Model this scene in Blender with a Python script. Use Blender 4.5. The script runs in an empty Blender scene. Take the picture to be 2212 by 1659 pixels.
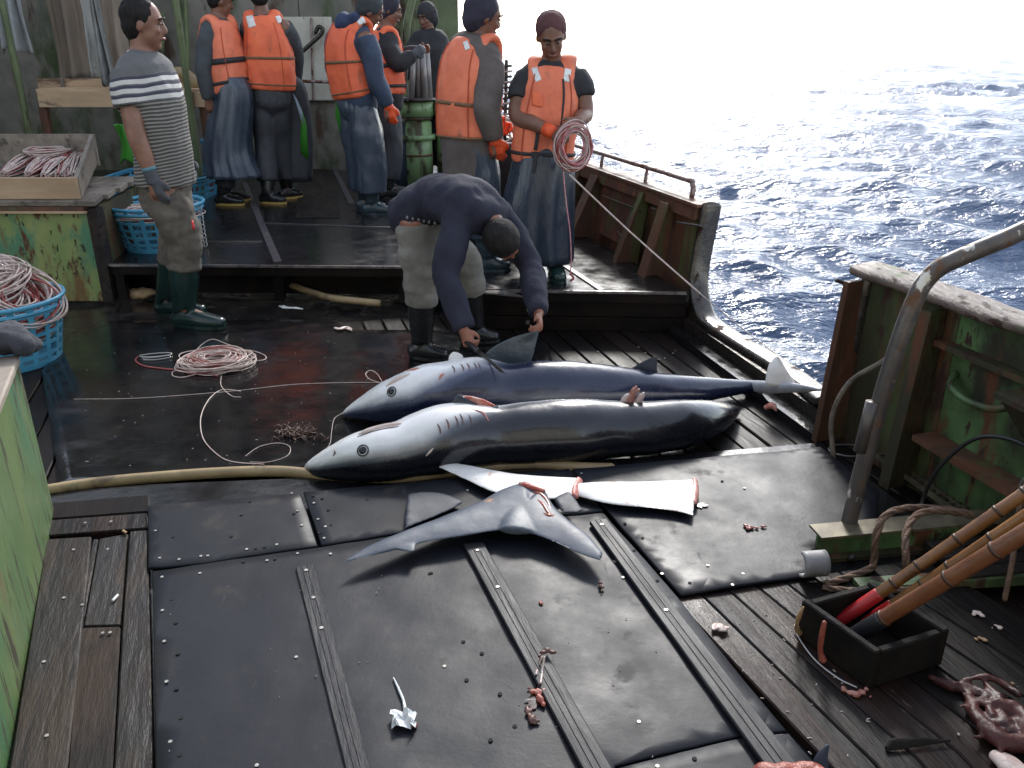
import bpy, bmesh, math, random
import numpy as np
from mathutils import Vector, Matrix, noise
from mathutils.bvhtree import BVHTree
R = math.radians
V = Vector
rnd = random.Random(7)
SC = bpy.context.scene
COL = SC.collection

# ------------------------------------------------------------------ camera
FPX, PITCH, CAM_H = 1800.0, R(22.2), 1.55          # focal length in units of a 2212 x 1659 frame
cam_d = bpy.data.cameras.new('camera')
cam = bpy.data.objects.new('camera', cam_d)
COL.objects.link(cam)
cam.location = (0, 0, CAM_H)
cam.rotation_euler = (math.pi / 2 - PITCH, 0, 0)
cam_d.sensor_width = 36.0
cam_d.lens = 36.0 * FPX / 2212.0
cam_d.clip_start = 0.05
cam_d.clip_end = 9000
SC.camera = cam

# ------------------------------------------------------------------ sky, sun, exposure
SUN_EL, SUN_AZ = R(34), R(9)                      # azimuth from +Y towards +X
world = bpy.data.worlds.new('World')
SC.world = world
world.use_nodes = True
nt = world.node_tree
nt.nodes.clear()
sky = nt.nodes.new('ShaderNodeTexSky')
sky.sky_type = 'NISHITA'
sky.sun_disc = False
sky.sun_elevation = SUN_EL
sky.sun_rotation = SUN_AZ
sky.air_density = 1.0
sky.dust_density = 0.6
sky.ozone_density = 1.0
hs = nt.nodes.new('ShaderNodeHueSaturation')
hs.inputs['Saturation'].default_value = 0.5
bgn = nt.nodes.new('ShaderNodeBackground')
bgn.inputs['Strength'].default_value = 0.15
outn = nt.nodes.new('ShaderNodeOutputWorld')
nt.links.new(sky.outputs[0], hs.inputs['Color'])
nt.links.new(hs.outputs[0], bgn.inputs['Color'])
nt.links.new(bgn.outputs[0], outn.inputs['Surface'])

sun_d = bpy.data.lights.new('sun', 'SUN')
sun_d.energy = 1.4
sun_d.angle = R(10)
sun_d.color = (1.0, 0.97, 0.92)
sun = bpy.data.objects.new('sun', sun_d)
COL.objects.link(sun)
sdir = V((math.sin(SUN_AZ) * math.cos(SUN_EL), math.cos(SUN_AZ) * math.cos(SUN_EL), math.sin(SUN_EL)))
sun.rotation_euler = sdir.to_track_quat('Z', 'Y').to_euler()
sun.location = (3, 12, 9)

SC.view_settings.view_transform = 'Standard'
SC.view_settings.look = 'None'
SC.view_settings.gamma = 1.0
SC.view_settings.use_curve_mapping = False
SC.view_settings.exposure = 1.45
SC.cycles.max_bounces = 6
SC.cycles.use_denoising = True

# ------------------------------------------------------------------ measuring helpers: a point of the photograph on a plane
def ray(u, v):
    x, y = (u - 1106) / FPX, -(v - 829.5) / FPX
    return V((x, math.cos(PITCH) + y * math.sin(PITCH), -math.sin(PITCH) + y * math.cos(PITCH)))
def PZ(u, v, z=0.0):
    r = ray(u, v); t = (z - CAM_H) / r.z
    return V((r.x * t, r.y * t, z))
def PY(u, v, Y):
    r = ray(u, v); t = Y / r.y
    return V((r.x * t, Y, CAM_H + r.z * t))
def depth(p):
    return p.y * math.cos(PITCH) + (CAM_H - p.z) * math.sin(PITCH)
def mpp(p):
    return depth(p) / FPX

# ------------------------------------------------------------------ materials
MATS = {}
def col4(c):
    return (c[0], c[1], c[2], 1.0)
def mk(name, c1, c2=None, scale=6.0, rough=0.6, rvar=0.0, bump=0.0, bscale=40.0, metal=0.0, stretch=(1, 1, 1),
       layers=(), spec=0.5, rand=0.0, coat=0.0, bdist=0.01, detail=6.0, lo=0.35, hi=0.65, trans=0.0, bstretch=None, rotz=0.0):
    """procedural material: two-tone noise, then layers of (colour, scale, lo, hi, stretch, roughness or None)"""
    m = bpy.data.materials.new(name); m.use_nodes = True
    n, l = m.node_tree.nodes, m.node_tree.links
    b = n['Principled BSDF']
    b.inputs['Metallic'].default_value = metal
    b.inputs['Specular IOR Level'].default_value = spec
    b.inputs['Coat Weight'].default_value = coat
    b.inputs['Coat Roughness'].default_value = 0.12
    b.inputs['Transmission Weight'].default_value = trans
    tc = n.new('ShaderNodeTexCoord')
    oi = n.new('ShaderNodeObjectInfo')
    sh = n.new('ShaderNodeVectorMath'); sh.operation = 'MULTIPLY_ADD'
    l.new(oi.outputs['Random'], sh.inputs[0]); sh.inputs[1].default_value = (7.3, 3.1, 5.7)
    l.new(tc.outputs['Object'], sh.inputs[2])
    if rotz:                                   # grain along the ship
        vr = n.new('ShaderNodeVectorRotate'); vr.rotation_type = 'Z_AXIS'; vr.inputs['Angle'].default_value = R(rotz)
        l.new(sh.outputs[0], vr.inputs['Vector']); sh = vr
    def nz(sc, st, det=detail):
        mp = n.new('ShaderNodeMapping'); mp.inputs['Scale'].default_value = st
        l.new(sh.outputs[0], mp.inputs['Vector'])
        t = n.new('ShaderNodeTexNoise'); t.inputs['Scale'].default_value = sc
        t.inputs['Detail'].default_value = det; t.inputs['Roughness'].default_value = 0.62
        l.new(mp.outputs[0], t.inputs['Vector'])
        return t.outputs['Fac']
    def ramp(fac, a, bb):
        r = n.new('ShaderNodeMapRange'); r.inputs['From Min'].default_value = a; r.inputs['From Max'].default_value = bb
        r.interpolation_type = 'SMOOTHSTEP'
        l.new(fac, r.inputs['Value'])
        return r.outputs['Result']
    def mix(f, a, bb):
        x = n.new('ShaderNodeMix'); x.data_type = 'RGBA'
        l.new(f, x.inputs['Factor'])
        for s, q in ((6, a), (7, bb)):
            if isinstance(q, tuple): x.inputs[s].default_value = col4(q)
            else: l.new(q, x.inputs[s])
        return x.outputs[2]
    c = c1
    f0 = nz(scale, stretch)
    if c2 is not None:
        c = mix(ramp(f0, lo, hi), c1, c2)
    rsock = None
    if rvar:
        mr = n.new('ShaderNodeMapRange'); mr.inputs['To Min'].default_value = max(0.02, rough - rvar); mr.inputs['To Max'].default_value = rough + rvar
        mr.inputs['From Min'].default_value = 0.3; mr.inputs['From Max'].default_value = 0.7
        l.new(nz(scale * 1.7, stretch), mr.inputs['Value'])
        rsock = mr.outputs['Result']
    for lay in layers:
        lc, ls, a, bb, st, lr = lay
        f = ramp(nz(ls, st), a - 0.05, bb - 0.05)
        c = mix(f, c, lc)
        if lr is not None:
            x = n.new('ShaderNodeMix'); x.data_type = 'FLOAT'
            l.new(f, x.inputs[0])
            if rsock is None: x.inputs[2].default_value = rough
            else: l.new(rsock, x.inputs[2])
            x.inputs[3].default_value = lr
            rsock = x.outputs[0]
    if rand:
        hv = n.new('ShaderNodeHueSaturation')
        mr = n.new('ShaderNodeMapRange'); mr.inputs['To Min'].default_value = 1 - rand; mr.inputs['To Max'].default_value = 1 + rand
        l.new(oi.outputs['Random'], mr.inputs['Value']); l.new(mr.outputs['Result'], hv.inputs['Value'])
        if isinstance(c, tuple): hv.inputs['Color'].default_value = col4(c)
        else: l.new(c, hv.inputs['Color'])
        c = hv.outputs['Color']
    if isinstance(c, tuple): b.inputs['Base Color'].default_value = col4(c)
    else: l.new(c, b.inputs['Base Color'])
    if rsock is None: b.inputs['Roughness'].default_value = rough
    else: l.new(rsock, b.inputs['Roughness'])
    if bump:
        bn = n.new('ShaderNodeBump'); bn.inputs['Strength'].default_value = bump; bn.inputs['Distance'].default_value = bdist
        l.new(nz(bscale, bstretch or stretch), bn.inputs['Height']); l.new(bn.outputs[0], b.inputs['Normal'])
    MATS[name] = m
    return m
def M(n): return MATS[n]

# ------------------------------------------------------------------ object helpers
def tag(o, label=None, cat=None, group=None, kind=None):
    if label: o['label'] = label
    if cat: o['category'] = cat
    if group: o['group'] = group
    if kind: o['kind'] = kind
    return o
def thing(name, label, cat, loc=(0, 0, 0), group=None, kind=None):
    o = bpy.data.objects.new(name, None); COL.objects.link(o); o.location = loc
    o.empty_display_size = 0.05
    return tag(o, label, cat, group, kind)
def wloc(o):
    p = V(o.location)
    while o.parent: o = o.parent; p += V(o.location)
    return p
def obj(name, verts, faces, mat, parent=None, smooth=False, loc=None):
    """one mesh object; verts are world points, stored relative to the parent (or to loc)"""
    base = wloc(parent) if parent else V(loc or (0, 0, 0))
    me = bpy.data.meshes.new(name)
    me.from_pydata([tuple(V(p) - base) for p in verts], [], faces)
    bm = bmesh.new(); bm.from_mesh(me)
    bmesh.ops.recalc_face_normals(bm, faces=bm.faces[:]); bm.to_mesh(me); bm.free()
    me.update()
    if mat: me.materials.append(M(mat) if isinstance(mat, str) else mat)
    if smooth: me.polygons.foreach_set('use_smooth', [True] * len(me.polygons))
    o = bpy.data.objects.new(name, me); COL.objects.link(o)
    if parent: o.parent = parent
    else: o.location = base
    return o
def solidify(o, t, offset=-1):
    md = o.modifiers.new('thick', 'SOLIDIFY'); md.thickness = t; md.offset = offset
    return o
class Geo:
    def __init__(s): s.v = []; s.f = []
    def add(s, v, f):
        k = len(s.v); s.v += [V(p) for p in v]; s.f += [tuple(i + k for i in q) for q in f]; return s
    def build(s, name, mat, parent=None, smooth=False, loc=None):
        return obj(name, s.v, s.f, mat, parent, smooth, loc)
def prism(poly, z0, z1):
    n = len(poly)
    v = [V((p[0], p[1], z0)) for p in poly] + [V((p[0], p[1], z1)) for p in poly]
    f = [tuple(range(n))[::-1], tuple(range(n, 2 * n))] + [(i, (i + 1) % n, n + (i + 1) % n, n + i) for i in range(n)]
    return v, f
def bevel_obj(name, v, f, mat, parent=None, w=0.004, seg=1, loc=None, smooth=False):
    o = obj(name, v, f, mat, parent, loc=loc)
    bm = bmesh.new(); bm.from_mesh(o.data)
    bmesh.ops.bevel(bm, geom=bm.edges[:], offset=w, segments=seg, affect='EDGES', clamp_overlap=True)
    bm.to_mesh(o.data); bm.free()
    if smooth: o.data.polygons.foreach_set('use_smooth', [True] * len(o.data.polygons))
    return o
def box8(c, ax, ay, az):
    """box from centre and three half-axis vectors"""
    c, ax, ay, az = V(c), V(ax), V(ay), V(az)
    v = [c + sx * ax + sy * ay + sz * az for sz in (-1, 1) for sy in (-1, 1) for sx in (-1, 1)]
    f = [(0, 2, 3, 1), (4, 5, 7, 6), (0, 1, 5, 4), (2, 6, 7, 3), (0, 4, 6, 2), (1, 3, 7, 5)]
    return v, f
def bar(a, b, w, h, up=(0, 0, 1)):
    a, b = V(a), V(b); d = b - a; t = d.normalized(); s = t.cross(V(up)).normalized(); u = s.cross(t)
    return box8((a + b) / 2, d / 2, s * w / 2, u * h / 2)
def cr(pts, k=4):
    """Catmull-Rom through tuples of numbers"""
    P = [np.array(p, float) for p in pts]
    if len(P) < 3 or k < 2: return P
    Q = [2 * P[0] - P[1]] + P + [2 * P[-1] - P[-2]]
    out = []
    for i in range(1, len(Q) - 2):
        for j in range(k):
            t = j / k
            out.append(0.5 * (2 * Q[i] + (Q[i + 1] - Q[i - 1]) * t + (2 * Q[i - 1] - 5 * Q[i] + 4 * Q[i + 1] - Q[i + 2]) * t * t
                              + (-Q[i - 1] + 3 * Q[i] - 3 * Q[i + 1] + Q[i + 2]) * t ** 3))
    out.append(P[-1])
    return out
def tube(pts, rad, side=None, n=12, k=4, round_caps=True, power=2.0, closed=False):
    """swept tube; rad is a number, a list of numbers or a list of (a, b); a lies along side"""
    m = len(pts)
    if not isinstance(rad, (list, tuple)): rad = [rad] * m
    rad = [(r, r) if not isinstance(r, (list, tuple)) else r for r in rad]
    S = cr([tuple(p) + tuple(r) for p, r in zip(pts, rad)], k) if not closed else [np.array(tuple(p) + tuple(r)) for p, r in zip(pts, rad)]
    C = [V(s[:3]) for s in S]; RR = [(max(1e-4, s[3]), max(1e-4, s[4])) for s in S]
    N = len(C)
    T = []
    for i in range(N):
        a = C[(i - 1) % N] if closed else C[max(0, i - 1)]
        b = C[(i + 1) % N] if closed else C[min(N - 1, i + 1)]
        d = b - a
        T.append(d.normalized() if d.length > 1e-9 else V((0, 0, 1)))
    frames = []
    prev = V(side) if side is not None else None
    if prev is None or prev.cross(T[0]).length < 1e-3:
        prev = T[0].orthogonal()
    for t in T:
        base = V(side) if side is not None and V(side).cross(t).length > 0.15 else prev
        a = (base - t * base.dot(t)).normalized(); b = t.cross(a)
        frames.append((a, b)); prev = a
    rings = []
    def ring(c, a, b, ra, rb):
        o = []
        for j in range(n):
            th = 2 * math.pi * j / n; cs, sn = math.cos(th), math.sin(th)
            e = 2.0 / power
            x = math.copysign(abs(cs) ** e, cs); y = math.copysign(abs(sn) ** e, sn)
            o.append(c + a * (ra * x) + b * (rb * y))
        return o
    if round_caps and not closed:
        for q in (0.15, 0.5, 0.85):
            an = q * math.pi / 2; rr = min(RR[0]) * 0.9
            rings.append(ring(C[0] - T[0] * rr * math.cos(an), *frames[0], RR[0][0] * math.sin(an), RR[0][1] * math.sin(an)))
    for i in range(N): rings.append(ring(C[i], *frames[i], *RR[i]))
    if round_caps and not closed:
        for q in (0.85, 0.5, 0.15):
            an = q * math.pi / 2; rr = min(RR[-1]) * 0.9
            rings.append(ring(C[-1] + T[-1] * rr * math.cos(an), *frames[-1], RR[-1][0] * math.sin(an), RR[-1][1] * math.sin(an)))
    v = [p for r in rings for p in r]; f = []
    L = len(rings)
    for i in range(L if closed else L - 1):
        i2 = (i + 1) % L
        for j in range(n):
            f.append((i * n + j, i * n + (j + 1) % n, i2 * n + (j + 1) % n, i2 * n + j))
    if not closed:
        f.append(tuple(range(n))[::-1]); f.append(tuple(range((L - 1) * n, L * n)))
    return v, f
def ellipsoid(c, ax, ay, az, nu=16, nv=10):
    c, ax, ay, az = V(c), V(ax), V(ay), V(az)
    v = [c - az]; f = []
    for i in range(1, nv):
        ph = -math.pi / 2 + math.pi * i / nv
        for j in range(nu):
            th = 2 * math.pi * j / nu
            v.append(c + ax * (math.cos(ph) * math.cos(th)) + ay * (math.cos(ph) * math.sin(th)) + az * math.sin(ph))
    v.append(c + az); top = len(v) - 1
    for j in range(nu):
        f.append((0, 1 + (j + 1) % nu, 1 + j))
        f.append((top, top - nu + j, top - nu + (j + 1) % nu))
    for i in range(nv - 2):
        for j in range(nu):
            a = 1 + i * nu
            f.append((a + j, a + (j + 1) % nu, a + nu + (j + 1) % nu, a + nu + j))
    return v, f
BVH = {}
def world_bvh(o):
    if o.name not in BVH:
        b = wloc(o) if o.parent or True else V()
        BVH[o.name] = BVHTree.FromPolygons([v.co + b for v in o.data.vertices], [tuple(p.vertices) for p in o.data.polygons])
    return BVH[o.name]
def hit(o, u, v):
    h = world_bvh(o).ray_cast(V((0, 0, CAM_H)), ray(u, v).normalized())
    return h[0], h[1]
def surf_tube(name, o, path, r, mat, parent, lift=0.3, n=6, k=5):
    pts = []
    for u, v in path:
        p, nn = hit(o, u, v)
        if p is not None: pts.append(p + nn * r * lift)
    if len(pts) < 2: return None
    rr = [r * 0.4] + [r] * (len(pts) - 2) + [r * 0.4] if len(pts) > 2 else r
    return obj(name, *tube(pts, rr, n=n, k=k), mat, parent, True)
def surf_patch(name, o, quad, mat, parent, lift=0.004, n=7):
    """thin patch lying on the surface of o inside a quad"""
    q = [V((p[0], p[1], 0)) for p in quad]
    vs = []
    for i in range(n):
        for j in range(n):
            s, t = i / (n - 1), j / (n - 1)
            p = (q[0] * (1 - s) + q[1] * s) * (1 - t) + (q[3] * (1 - s) + q[2] * s) * t
            h, nn = hit(o, p.x, p.y)
            vs.append(None if h is None else h + nn * lift)
    f = [(i * n + j, (i + 1) * n + j, (i + 1) * n + j + 1, i * n + j + 1) for i in range(n - 1) for j in range(n - 1)]
    f = [q for q in f if all(vs[i] is not None for i in q)]
    used = sorted({i for q in f for i in q}); ix = {a: b for b, a in enumerate(used)}
    if not f: return None
    x = obj(name, [vs[i] for i in used], [tuple(ix[i] for i in q) for q in f], mat, parent, True)
    return solidify(x, 0.003)
def remesh(name, geo, voxel, mat, parent, smooth=4, wrinkle=0.0, wscale=9.0, wstretch=(1, 1, 1), factor=0.5):
    """fuse overlapping closed pieces into one continuous surface"""
    base = wloc(parent) if parent else V()
    me = bpy.data.meshes.new('tmp'); me.from_pydata([tuple(p - base) for p in geo.v], [], geo.f)
    bm = bmesh.new(); bm.from_mesh(me); bmesh.ops.recalc_face_normals(bm, faces=bm.faces[:]); bm.to_mesh(me); bm.free()
    t = bpy.data.objects.new('tmp', me); COL.objects.link(t)
    md = t.modifiers.new('r', 'REMESH'); md.mode = 'VOXEL'; md.voxel_size = voxel
    if smooth:
        ms = t.modifiers.new('s', 'SMOOTH'); ms.iterations = smooth; ms.factor = factor
    dg = bpy.context.evaluated_depsgraph_get()
    me2 = bpy.data.meshes.new_from_object(t.evaluated_get(dg))
    bpy.data.objects.remove(t); bpy.data.meshes.remove(me)
    me2.name = name
    if wrinkle:
        N = len(me2.vertices)
        co = np.empty(N * 3, np.float32); me2.vertices.foreach_get('co', co); co = co.reshape(-1, 3)
        no = np.empty(N * 3, np.float32); me2.vertices.foreach_get('normal', no); no = no.reshape(-1, 3)
        off = V((base.x * 3.1, base.y * 1.7, 0))
        st = V(wstretch)
        w = np.empty(N, np.float32)
        for i in range(N):
            p = V((co[i][0] * st.x, co[i][1] * st.y, co[i][2] * st.z)) * wscale + off
            w[i] = noise.noise(p) + 0.5 * noise.noise(p * 2.3)
        co += no * (w * wrinkle)[:, None]
        me2.vertices.foreach_set('co', co.ravel())
    me2.materials.clear(); me2.materials.append(M(mat))
    me2.polygons.foreach_set('use_smooth', [True] * len(me2.polygons))
    me2.update()
    o = bpy.data.objects.new(name, me2); COL.objects.link(o)
    if parent: o.parent = parent
    return o
# ------------------------------------------------------------------ materials of the place
RUST, DKRUST, GRIME = (0.10, 0.036, 0.015), (0.035, 0.014, 0.008), (0.012, 0.011, 0.008)
mk('wet_rubber', (0.006, 0.006, 0.007), (0.012, 0.011, 0.011), 5, rough=0.13, rvar=0.08, bump=0.22, bscale=9, bdist=0.01,
   layers=[((0.026, 0.022, 0.021), 2.2, 0.60, 0.84, (1, 1.6, 1), 0.30)])
mk('wet_plank', rotz=-18, c1=(0.007, 0.006, 0.006), c2=(0.015, 0.010, 0.008), scale=5, rough=0.42, rvar=0.14, spec=0.10, bump=0.3, bscale=30, stretch=(1, .2, 1), rand=0.3)
mk('black_sheet', (0.008, 0.008, 0.009), (0.014, 0.013, 0.013), 4, rough=0.22, rvar=0.10, bump=0.15, bscale=14)
mk('rubber_mat', (0.010, 0.0115, 0.016), (0.006, 0.007, 0.011), 2.5, rough=0.47, rvar=0.09, bump=0.11, spec=0.20, bscale=5, bdist=0.018,
   layers=[((0.015, 0.015, 0.019), 1.6, 0.5, 0.7, (1, 1, 1), 0.36), ((0.024, 0.021, 0.020), 7, 0.63, 0.77, (1, 1, 1), 0.6),
           ((0.045, 0.043, 0.042), 42, 0.72, 0.78, (1, .12, 1), 0.6)])
mk('rubber_strip', rotz=-18, c1=(0.013, 0.013, 0.016), c2=(0.020, 0.020, 0.023), scale=8, rough=0.5, rvar=0.08, spec=0.25, bump=0.3, bscale=22, stretch=(2, .3, 1),
   layers=[((0.075, 0.072, 0.07), 38, 0.68, 0.76, (1.2, .03, 1), 0.6)])
mk('old_plank', rotz=-18, c1=(0.014, 0.010, 0.009), c2=(0.034, 0.023, 0.016), scale=9, rough=0.55, rvar=0.12, spec=0.25, bump=0.6, bscale=36, stretch=(1, .16, 1), rand=0.45,
   layers=[((0.016, 0.013, 0.012), 5, 0.48, 0.66, (1, .5, 1), 0.4), ((0.010, 0.009, 0.009), 26, 0.56, 0.68, (1, .05, 1), None)])
mk('brown_plank', rotz=-18, c1=(0.022, 0.011, 0.008), c2=(0.011, 0.007, 0.006), scale=7, rough=0.42, rvar=0.15, bump=0.6, bscale=30, stretch=(1.3, .15, 1), rand=0.35, spec=0.18,
   layers=[((0.009, 0.008, 0.008), 24, 0.55, 0.68, (1, .05, 1), None), ((0.075, 0.055, 0.045), 60, 0.68, 0.74, (1, .2, 1), 0.6)])
mk('worn_plank', rotz=-18, c1=(0.060, 0.036, 0.022), c2=(0.030, 0.019, 0.013), scale=8, rough=0.6, rvar=0.1, bump=0.5, bscale=36, stretch=(1, .16, 1), spec=0.2, layers=[((0.014, 0.010, 0.009), 5, 0.52, 0.68, (1, .5, 1), None), ((0.010, 0.009, 0.009), 26, 0.58, 0.70, (1, .05, 1), None)])
mk('shaded_plank', rotz=-18, c1=(0.008, 0.006, 0.0055), c2=(0.005, 0.0045, 0.0042), scale=7, rough=0.45, rvar=0.15, bump=0.5, bscale=30, stretch=(1.3, .15, 1), spec=0.12, layers=[((0.03, 0.022, 0.018), 60, 0.70, 0.76, (1, .2, 1), 0.6)])  # brown plank darkened: the bulwark's shade is put into the colour
mk('nail', (0.42, 0.40, 0.37), (0.22, 0.21, 0.19), 60, rough=0.4, metal=0.3)
mk('nail_hole', (0.006, 0.006, 0.006), rough=0.9)
mk('green_paint', (0.20, 0.27, 0.085), (0.26, 0.30, 0.10), 6, rough=0.5, rvar=0.1, bump=0.3, bscale=25, stretch=(1, 1, .35),
   layers=[((0.075, 0.21, 0.11), 4, 0.55, 0.66, (1, 1, .5), None), ((0.17, 0.10, 0.035), 5, 0.56, 0.70, (1, 1, .3), 0.8),
           (RUST, 13, 0.58, 0.68, (1, 1, .35), 0.85), ((0.03, 0.024, 0.012), 24, 0.64, 0.70, (1, 1, .5), 0.85)])
mk('bin_green', (0.070, 0.128, 0.042), (0.100, 0.150, 0.048), 5, rough=0.5, rvar=0.1, bump=0.35, bscale=30, stretch=(1, 1, .3),
   layers=[((0.045, 0.13, 0.06), 2.0, 0.58, 0.74, (1, 1, .4), None), ((0.11, 0.10, 0.04), 6, 0.62, 0.74, (1, 1, .16), 0.8),
           ((0.035, 0.028, 0.014), 26, 0.60, 0.68, (1, 1, .14), 0.85)])
mk('rusty_green', (0.040, 0.046, 0.016), (0.07, 0.085, 0.03), 5, rough=0.55, rvar=0.12, bump=0.5, bscale=24, stretch=(1, 1, .4),
   layers=[((0.03, 0.026, 0.012), 3.2, 0.45, 0.62, (1, 1, .5), 0.6), (RUST, 6, 0.55, 0.68, (1, 1, .25), 0.85), (DKRUST, 14, 0.60, 0.70, (1, 1, .35), 0.85)])
mk('bright_green', (0.085, 0.165, 0.06), (0.045, 0.075, 0.026), 4, rough=0.5, rvar=0.1, bump=0.4, bscale=30,
   layers=[((0.022, 0.022, 0.010), 4, 0.50, 0.66, (1, 1, .5), 0.6), (RUST, 7, 0.60, 0.70, (1, 1, .3), 0.8), (DKRUST, 20, 0.62, 0.68, (1, 1, .4), 0.85)])
mk('rust_plate', (0.135, 0.050, 0.026), (0.060, 0.032, 0.019), 6, rough=0.6, rvar=0.15, bump=0.5, bscale=30, stretch=(1, 1, .3),
   layers=[((0.075, 0.085, 0.03), 4, 0.60, 0.70, (1, 1, .16), 0.5), ((0.17, 0.085, 0.04), 9, 0.60, 0.74, (1, 1, .10), 0.8)])
mk('dark_steel', (0.026, 0.024, 0.021), (0.045, 0.034, 0.026), 12, rough=0.3, rvar=0.12, bump=0.3, bscale=40, metal=0.4)
mk('edge_steel', (0.07, 0.066, 0.062), (0.11, 0.095, 0.08), 14, rough=0.24, rvar=0.1, bump=0.2, bscale=50, metal=0.7,
   layers=[(DKRUST, 9, 0.6, 0.7, (1, 1, .4), 0.8)])
mk('cap_wood', (0.14, 0.10, 0.08), (0.07, 0.048, 0.036), 11, rough=0.6, rvar=0.1, bump=0.8, bscale=30, stretch=(3, .6, 1),
   layers=[((0.08, 0.11, 0.035), 5, 0.60, 0.7, (1, 1, 1), 0.7), (DKRUST, 26, 0.60, 0.68, (1, .5, 1), 0.8)])
mk('pipe_steel', (0.085, 0.075, 0.070), (0.13, 0.115, 0.105), 8, rough=0.38, rvar=0.1, bump=0.25, bscale=40, metal=0.35,
   layers=[((0.15, 0.07, 0.03), 14, 0.56, 0.66, (1, 1, .5), 0.8), ((0.70, 0.66, 0.58), 11, 0.66, 0.70, (1, 1, .6), 0.55)])
mk('rail_steel', (0.20, 0.14, 0.12), (0.32, 0.25, 0.22), 20, rough=0.4, metal=0.4, layers=[(RUST, 14, 0.58, 0.68, (1, 1, 1), 0.8)])
mk('trim_metal', (0.22, 0.20, 0.19), (0.11, 0.10, 0.10), 12, rough=0.32, rvar=0.1, metal=0.6, bump=0.2, bscale=40)
mk('wall_dark', (0.20, 0.18, 0.15), (0.13, 0.125, 0.10), 3, rough=0.7, rvar=0.1, bump=0.2, bscale=10,
   layers=[((0.045, 0.065, 0.02), 2, 0.52, 0.66, (1, 1, .4), None), ((0.07, 0.04, 0.025), 4, 0.6, 0.72, (1, 1, .3), 0.8)])
mk('wall_green', (0.13, 0.16, 0.07), (0.09, 0.11, 0.05), 3, rough=0.6, layers=[(DKRUST, 5, 0.56, 0.68, (1, 1, .3), 0.8)])
mk('cream_paint', (0.50, 0.48, 0.40), (0.42, 0.39, 0.31), 3, rough=0.55, layers=[((0.20, 0.13, 0.08), 3, 0.62, 0.75, (2, 1, .2), 0.8), (GRIME, 6, 0.68, 0.74, (1, 1, .4), 0.8)])
mk('pale_wood', (0.40, 0.27, 0.16), (0.52, 0.36, 0.22), 7, rough=0.65, bump=0.3, bscale=30, stretch=(.2, 1, 1), rand=0.15,
   layers=[((0.16, 0.10, 0.06), 9, 0.6, 0.72, (.3, 1, 1), None)])
mk('grey_wood', (0.15, 0.125, 0.10), (0.24, 0.20, 0.155), 8, rough=0.7, bump=0.4, bscale=30, stretch=(1, .25, 1), rand=0.2,
   layers=[((0.07, 0.06, 0.045), 10, 0.58, 0.7, (1, .3, 1), None)])
mk('tarp', (0.27, 0.21, 0.155), (0.19, 0.15, 0.115), 3, rough=0.75, bump=0.5, bscale=5, bdist=0.03, stretch=(2, 2, .5))
mk('oilskin_grey', (0.46, 0.46, 0.43), (0.30, 0.30, 0.28), 6, rough=0.45, bump=0.7, bscale=10, bdist=0.02, stretch=(1, 1, .5))
mk('oilskin_dark', (0.22, 0.22, 0.21), (0.14, 0.14, 0.13), 6, rough=0.5, bump=0.6, bscale=9, bdist=0.02)
mk('lilac_cloth', (0.36, 0.36, 0.38), (0.26, 0.27, 0.26), 4, rough=0.7, bump=0.4, bscale=7, bdist=0.02)

# sea water
m = bpy.data.materials.new('sea_water'); m.use_nodes = True
n_, l_ = m.node_tree.nodes, m.node_tree.links
b_ = n_['Principled BSDF']
b_.inputs['Base Color'].default_value = (0.080, 0.115, 0.185, 1)
b_.inputs['Roughness'].default_value = 0.10
b_.inputs['IOR'].default_value = 1.34
tc_ = n_.new('ShaderNodeTexCoord')
hs_ = []
for sc_, st_, w_ in ((2.0, (1.0, 2.4, 1), 1.0), (6.0, (1.0, 2.2, 1), 0.40), (17, (1, 1.6, 1), 0.13)):
    mp_ = n_.new('ShaderNodeMapping'); mp_.inputs['Scale'].default_value = st_; mp_.inputs['Rotation'].default_value = (0, 0, 0.35)
    l_.new(tc_.outputs['Object'], mp_.inputs['Vector'])
    t_ = n_.new('ShaderNodeTexNoise'); t_.inputs['Scale'].default_value = sc_; t_.inputs['Detail'].default_value = 3; t_.inputs['Distortion'].default_value = 0.5
    l_.new(mp_.outputs[0], t_.inputs['Vector'])
    mm_ = n_.new('ShaderNodeMath'); mm_.operation = 'MULTIPLY'; mm_.inputs[1].default_value = w_; l_.new(t_.outputs['Fac'], mm_.inputs[0]); hs_.append(mm_)
a1_ = n_.new('ShaderNodeMath'); a2_ = n_.new('ShaderNodeMath')
l_.new(hs_[0].outputs[0], a1_.inputs[0]); l_.new(hs_[1].outputs[0], a1_.inputs[1]); l_.new(a1_.outputs[0], a2_.inputs[0]); l_.new(hs_[2].outputs[0], a2_.inputs[1])
bp_ = n_.new('ShaderNodeBump'); bp_.inputs['Strength'].default_value = 0.8; bp_.inputs['Distance'].default_value = 0.15
l_.new(a2_.outputs[0], bp_.inputs['Height']); l_.new(bp_.outputs[0], b_.inputs['Normal'])
MATS['sea_water'] = m

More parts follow.
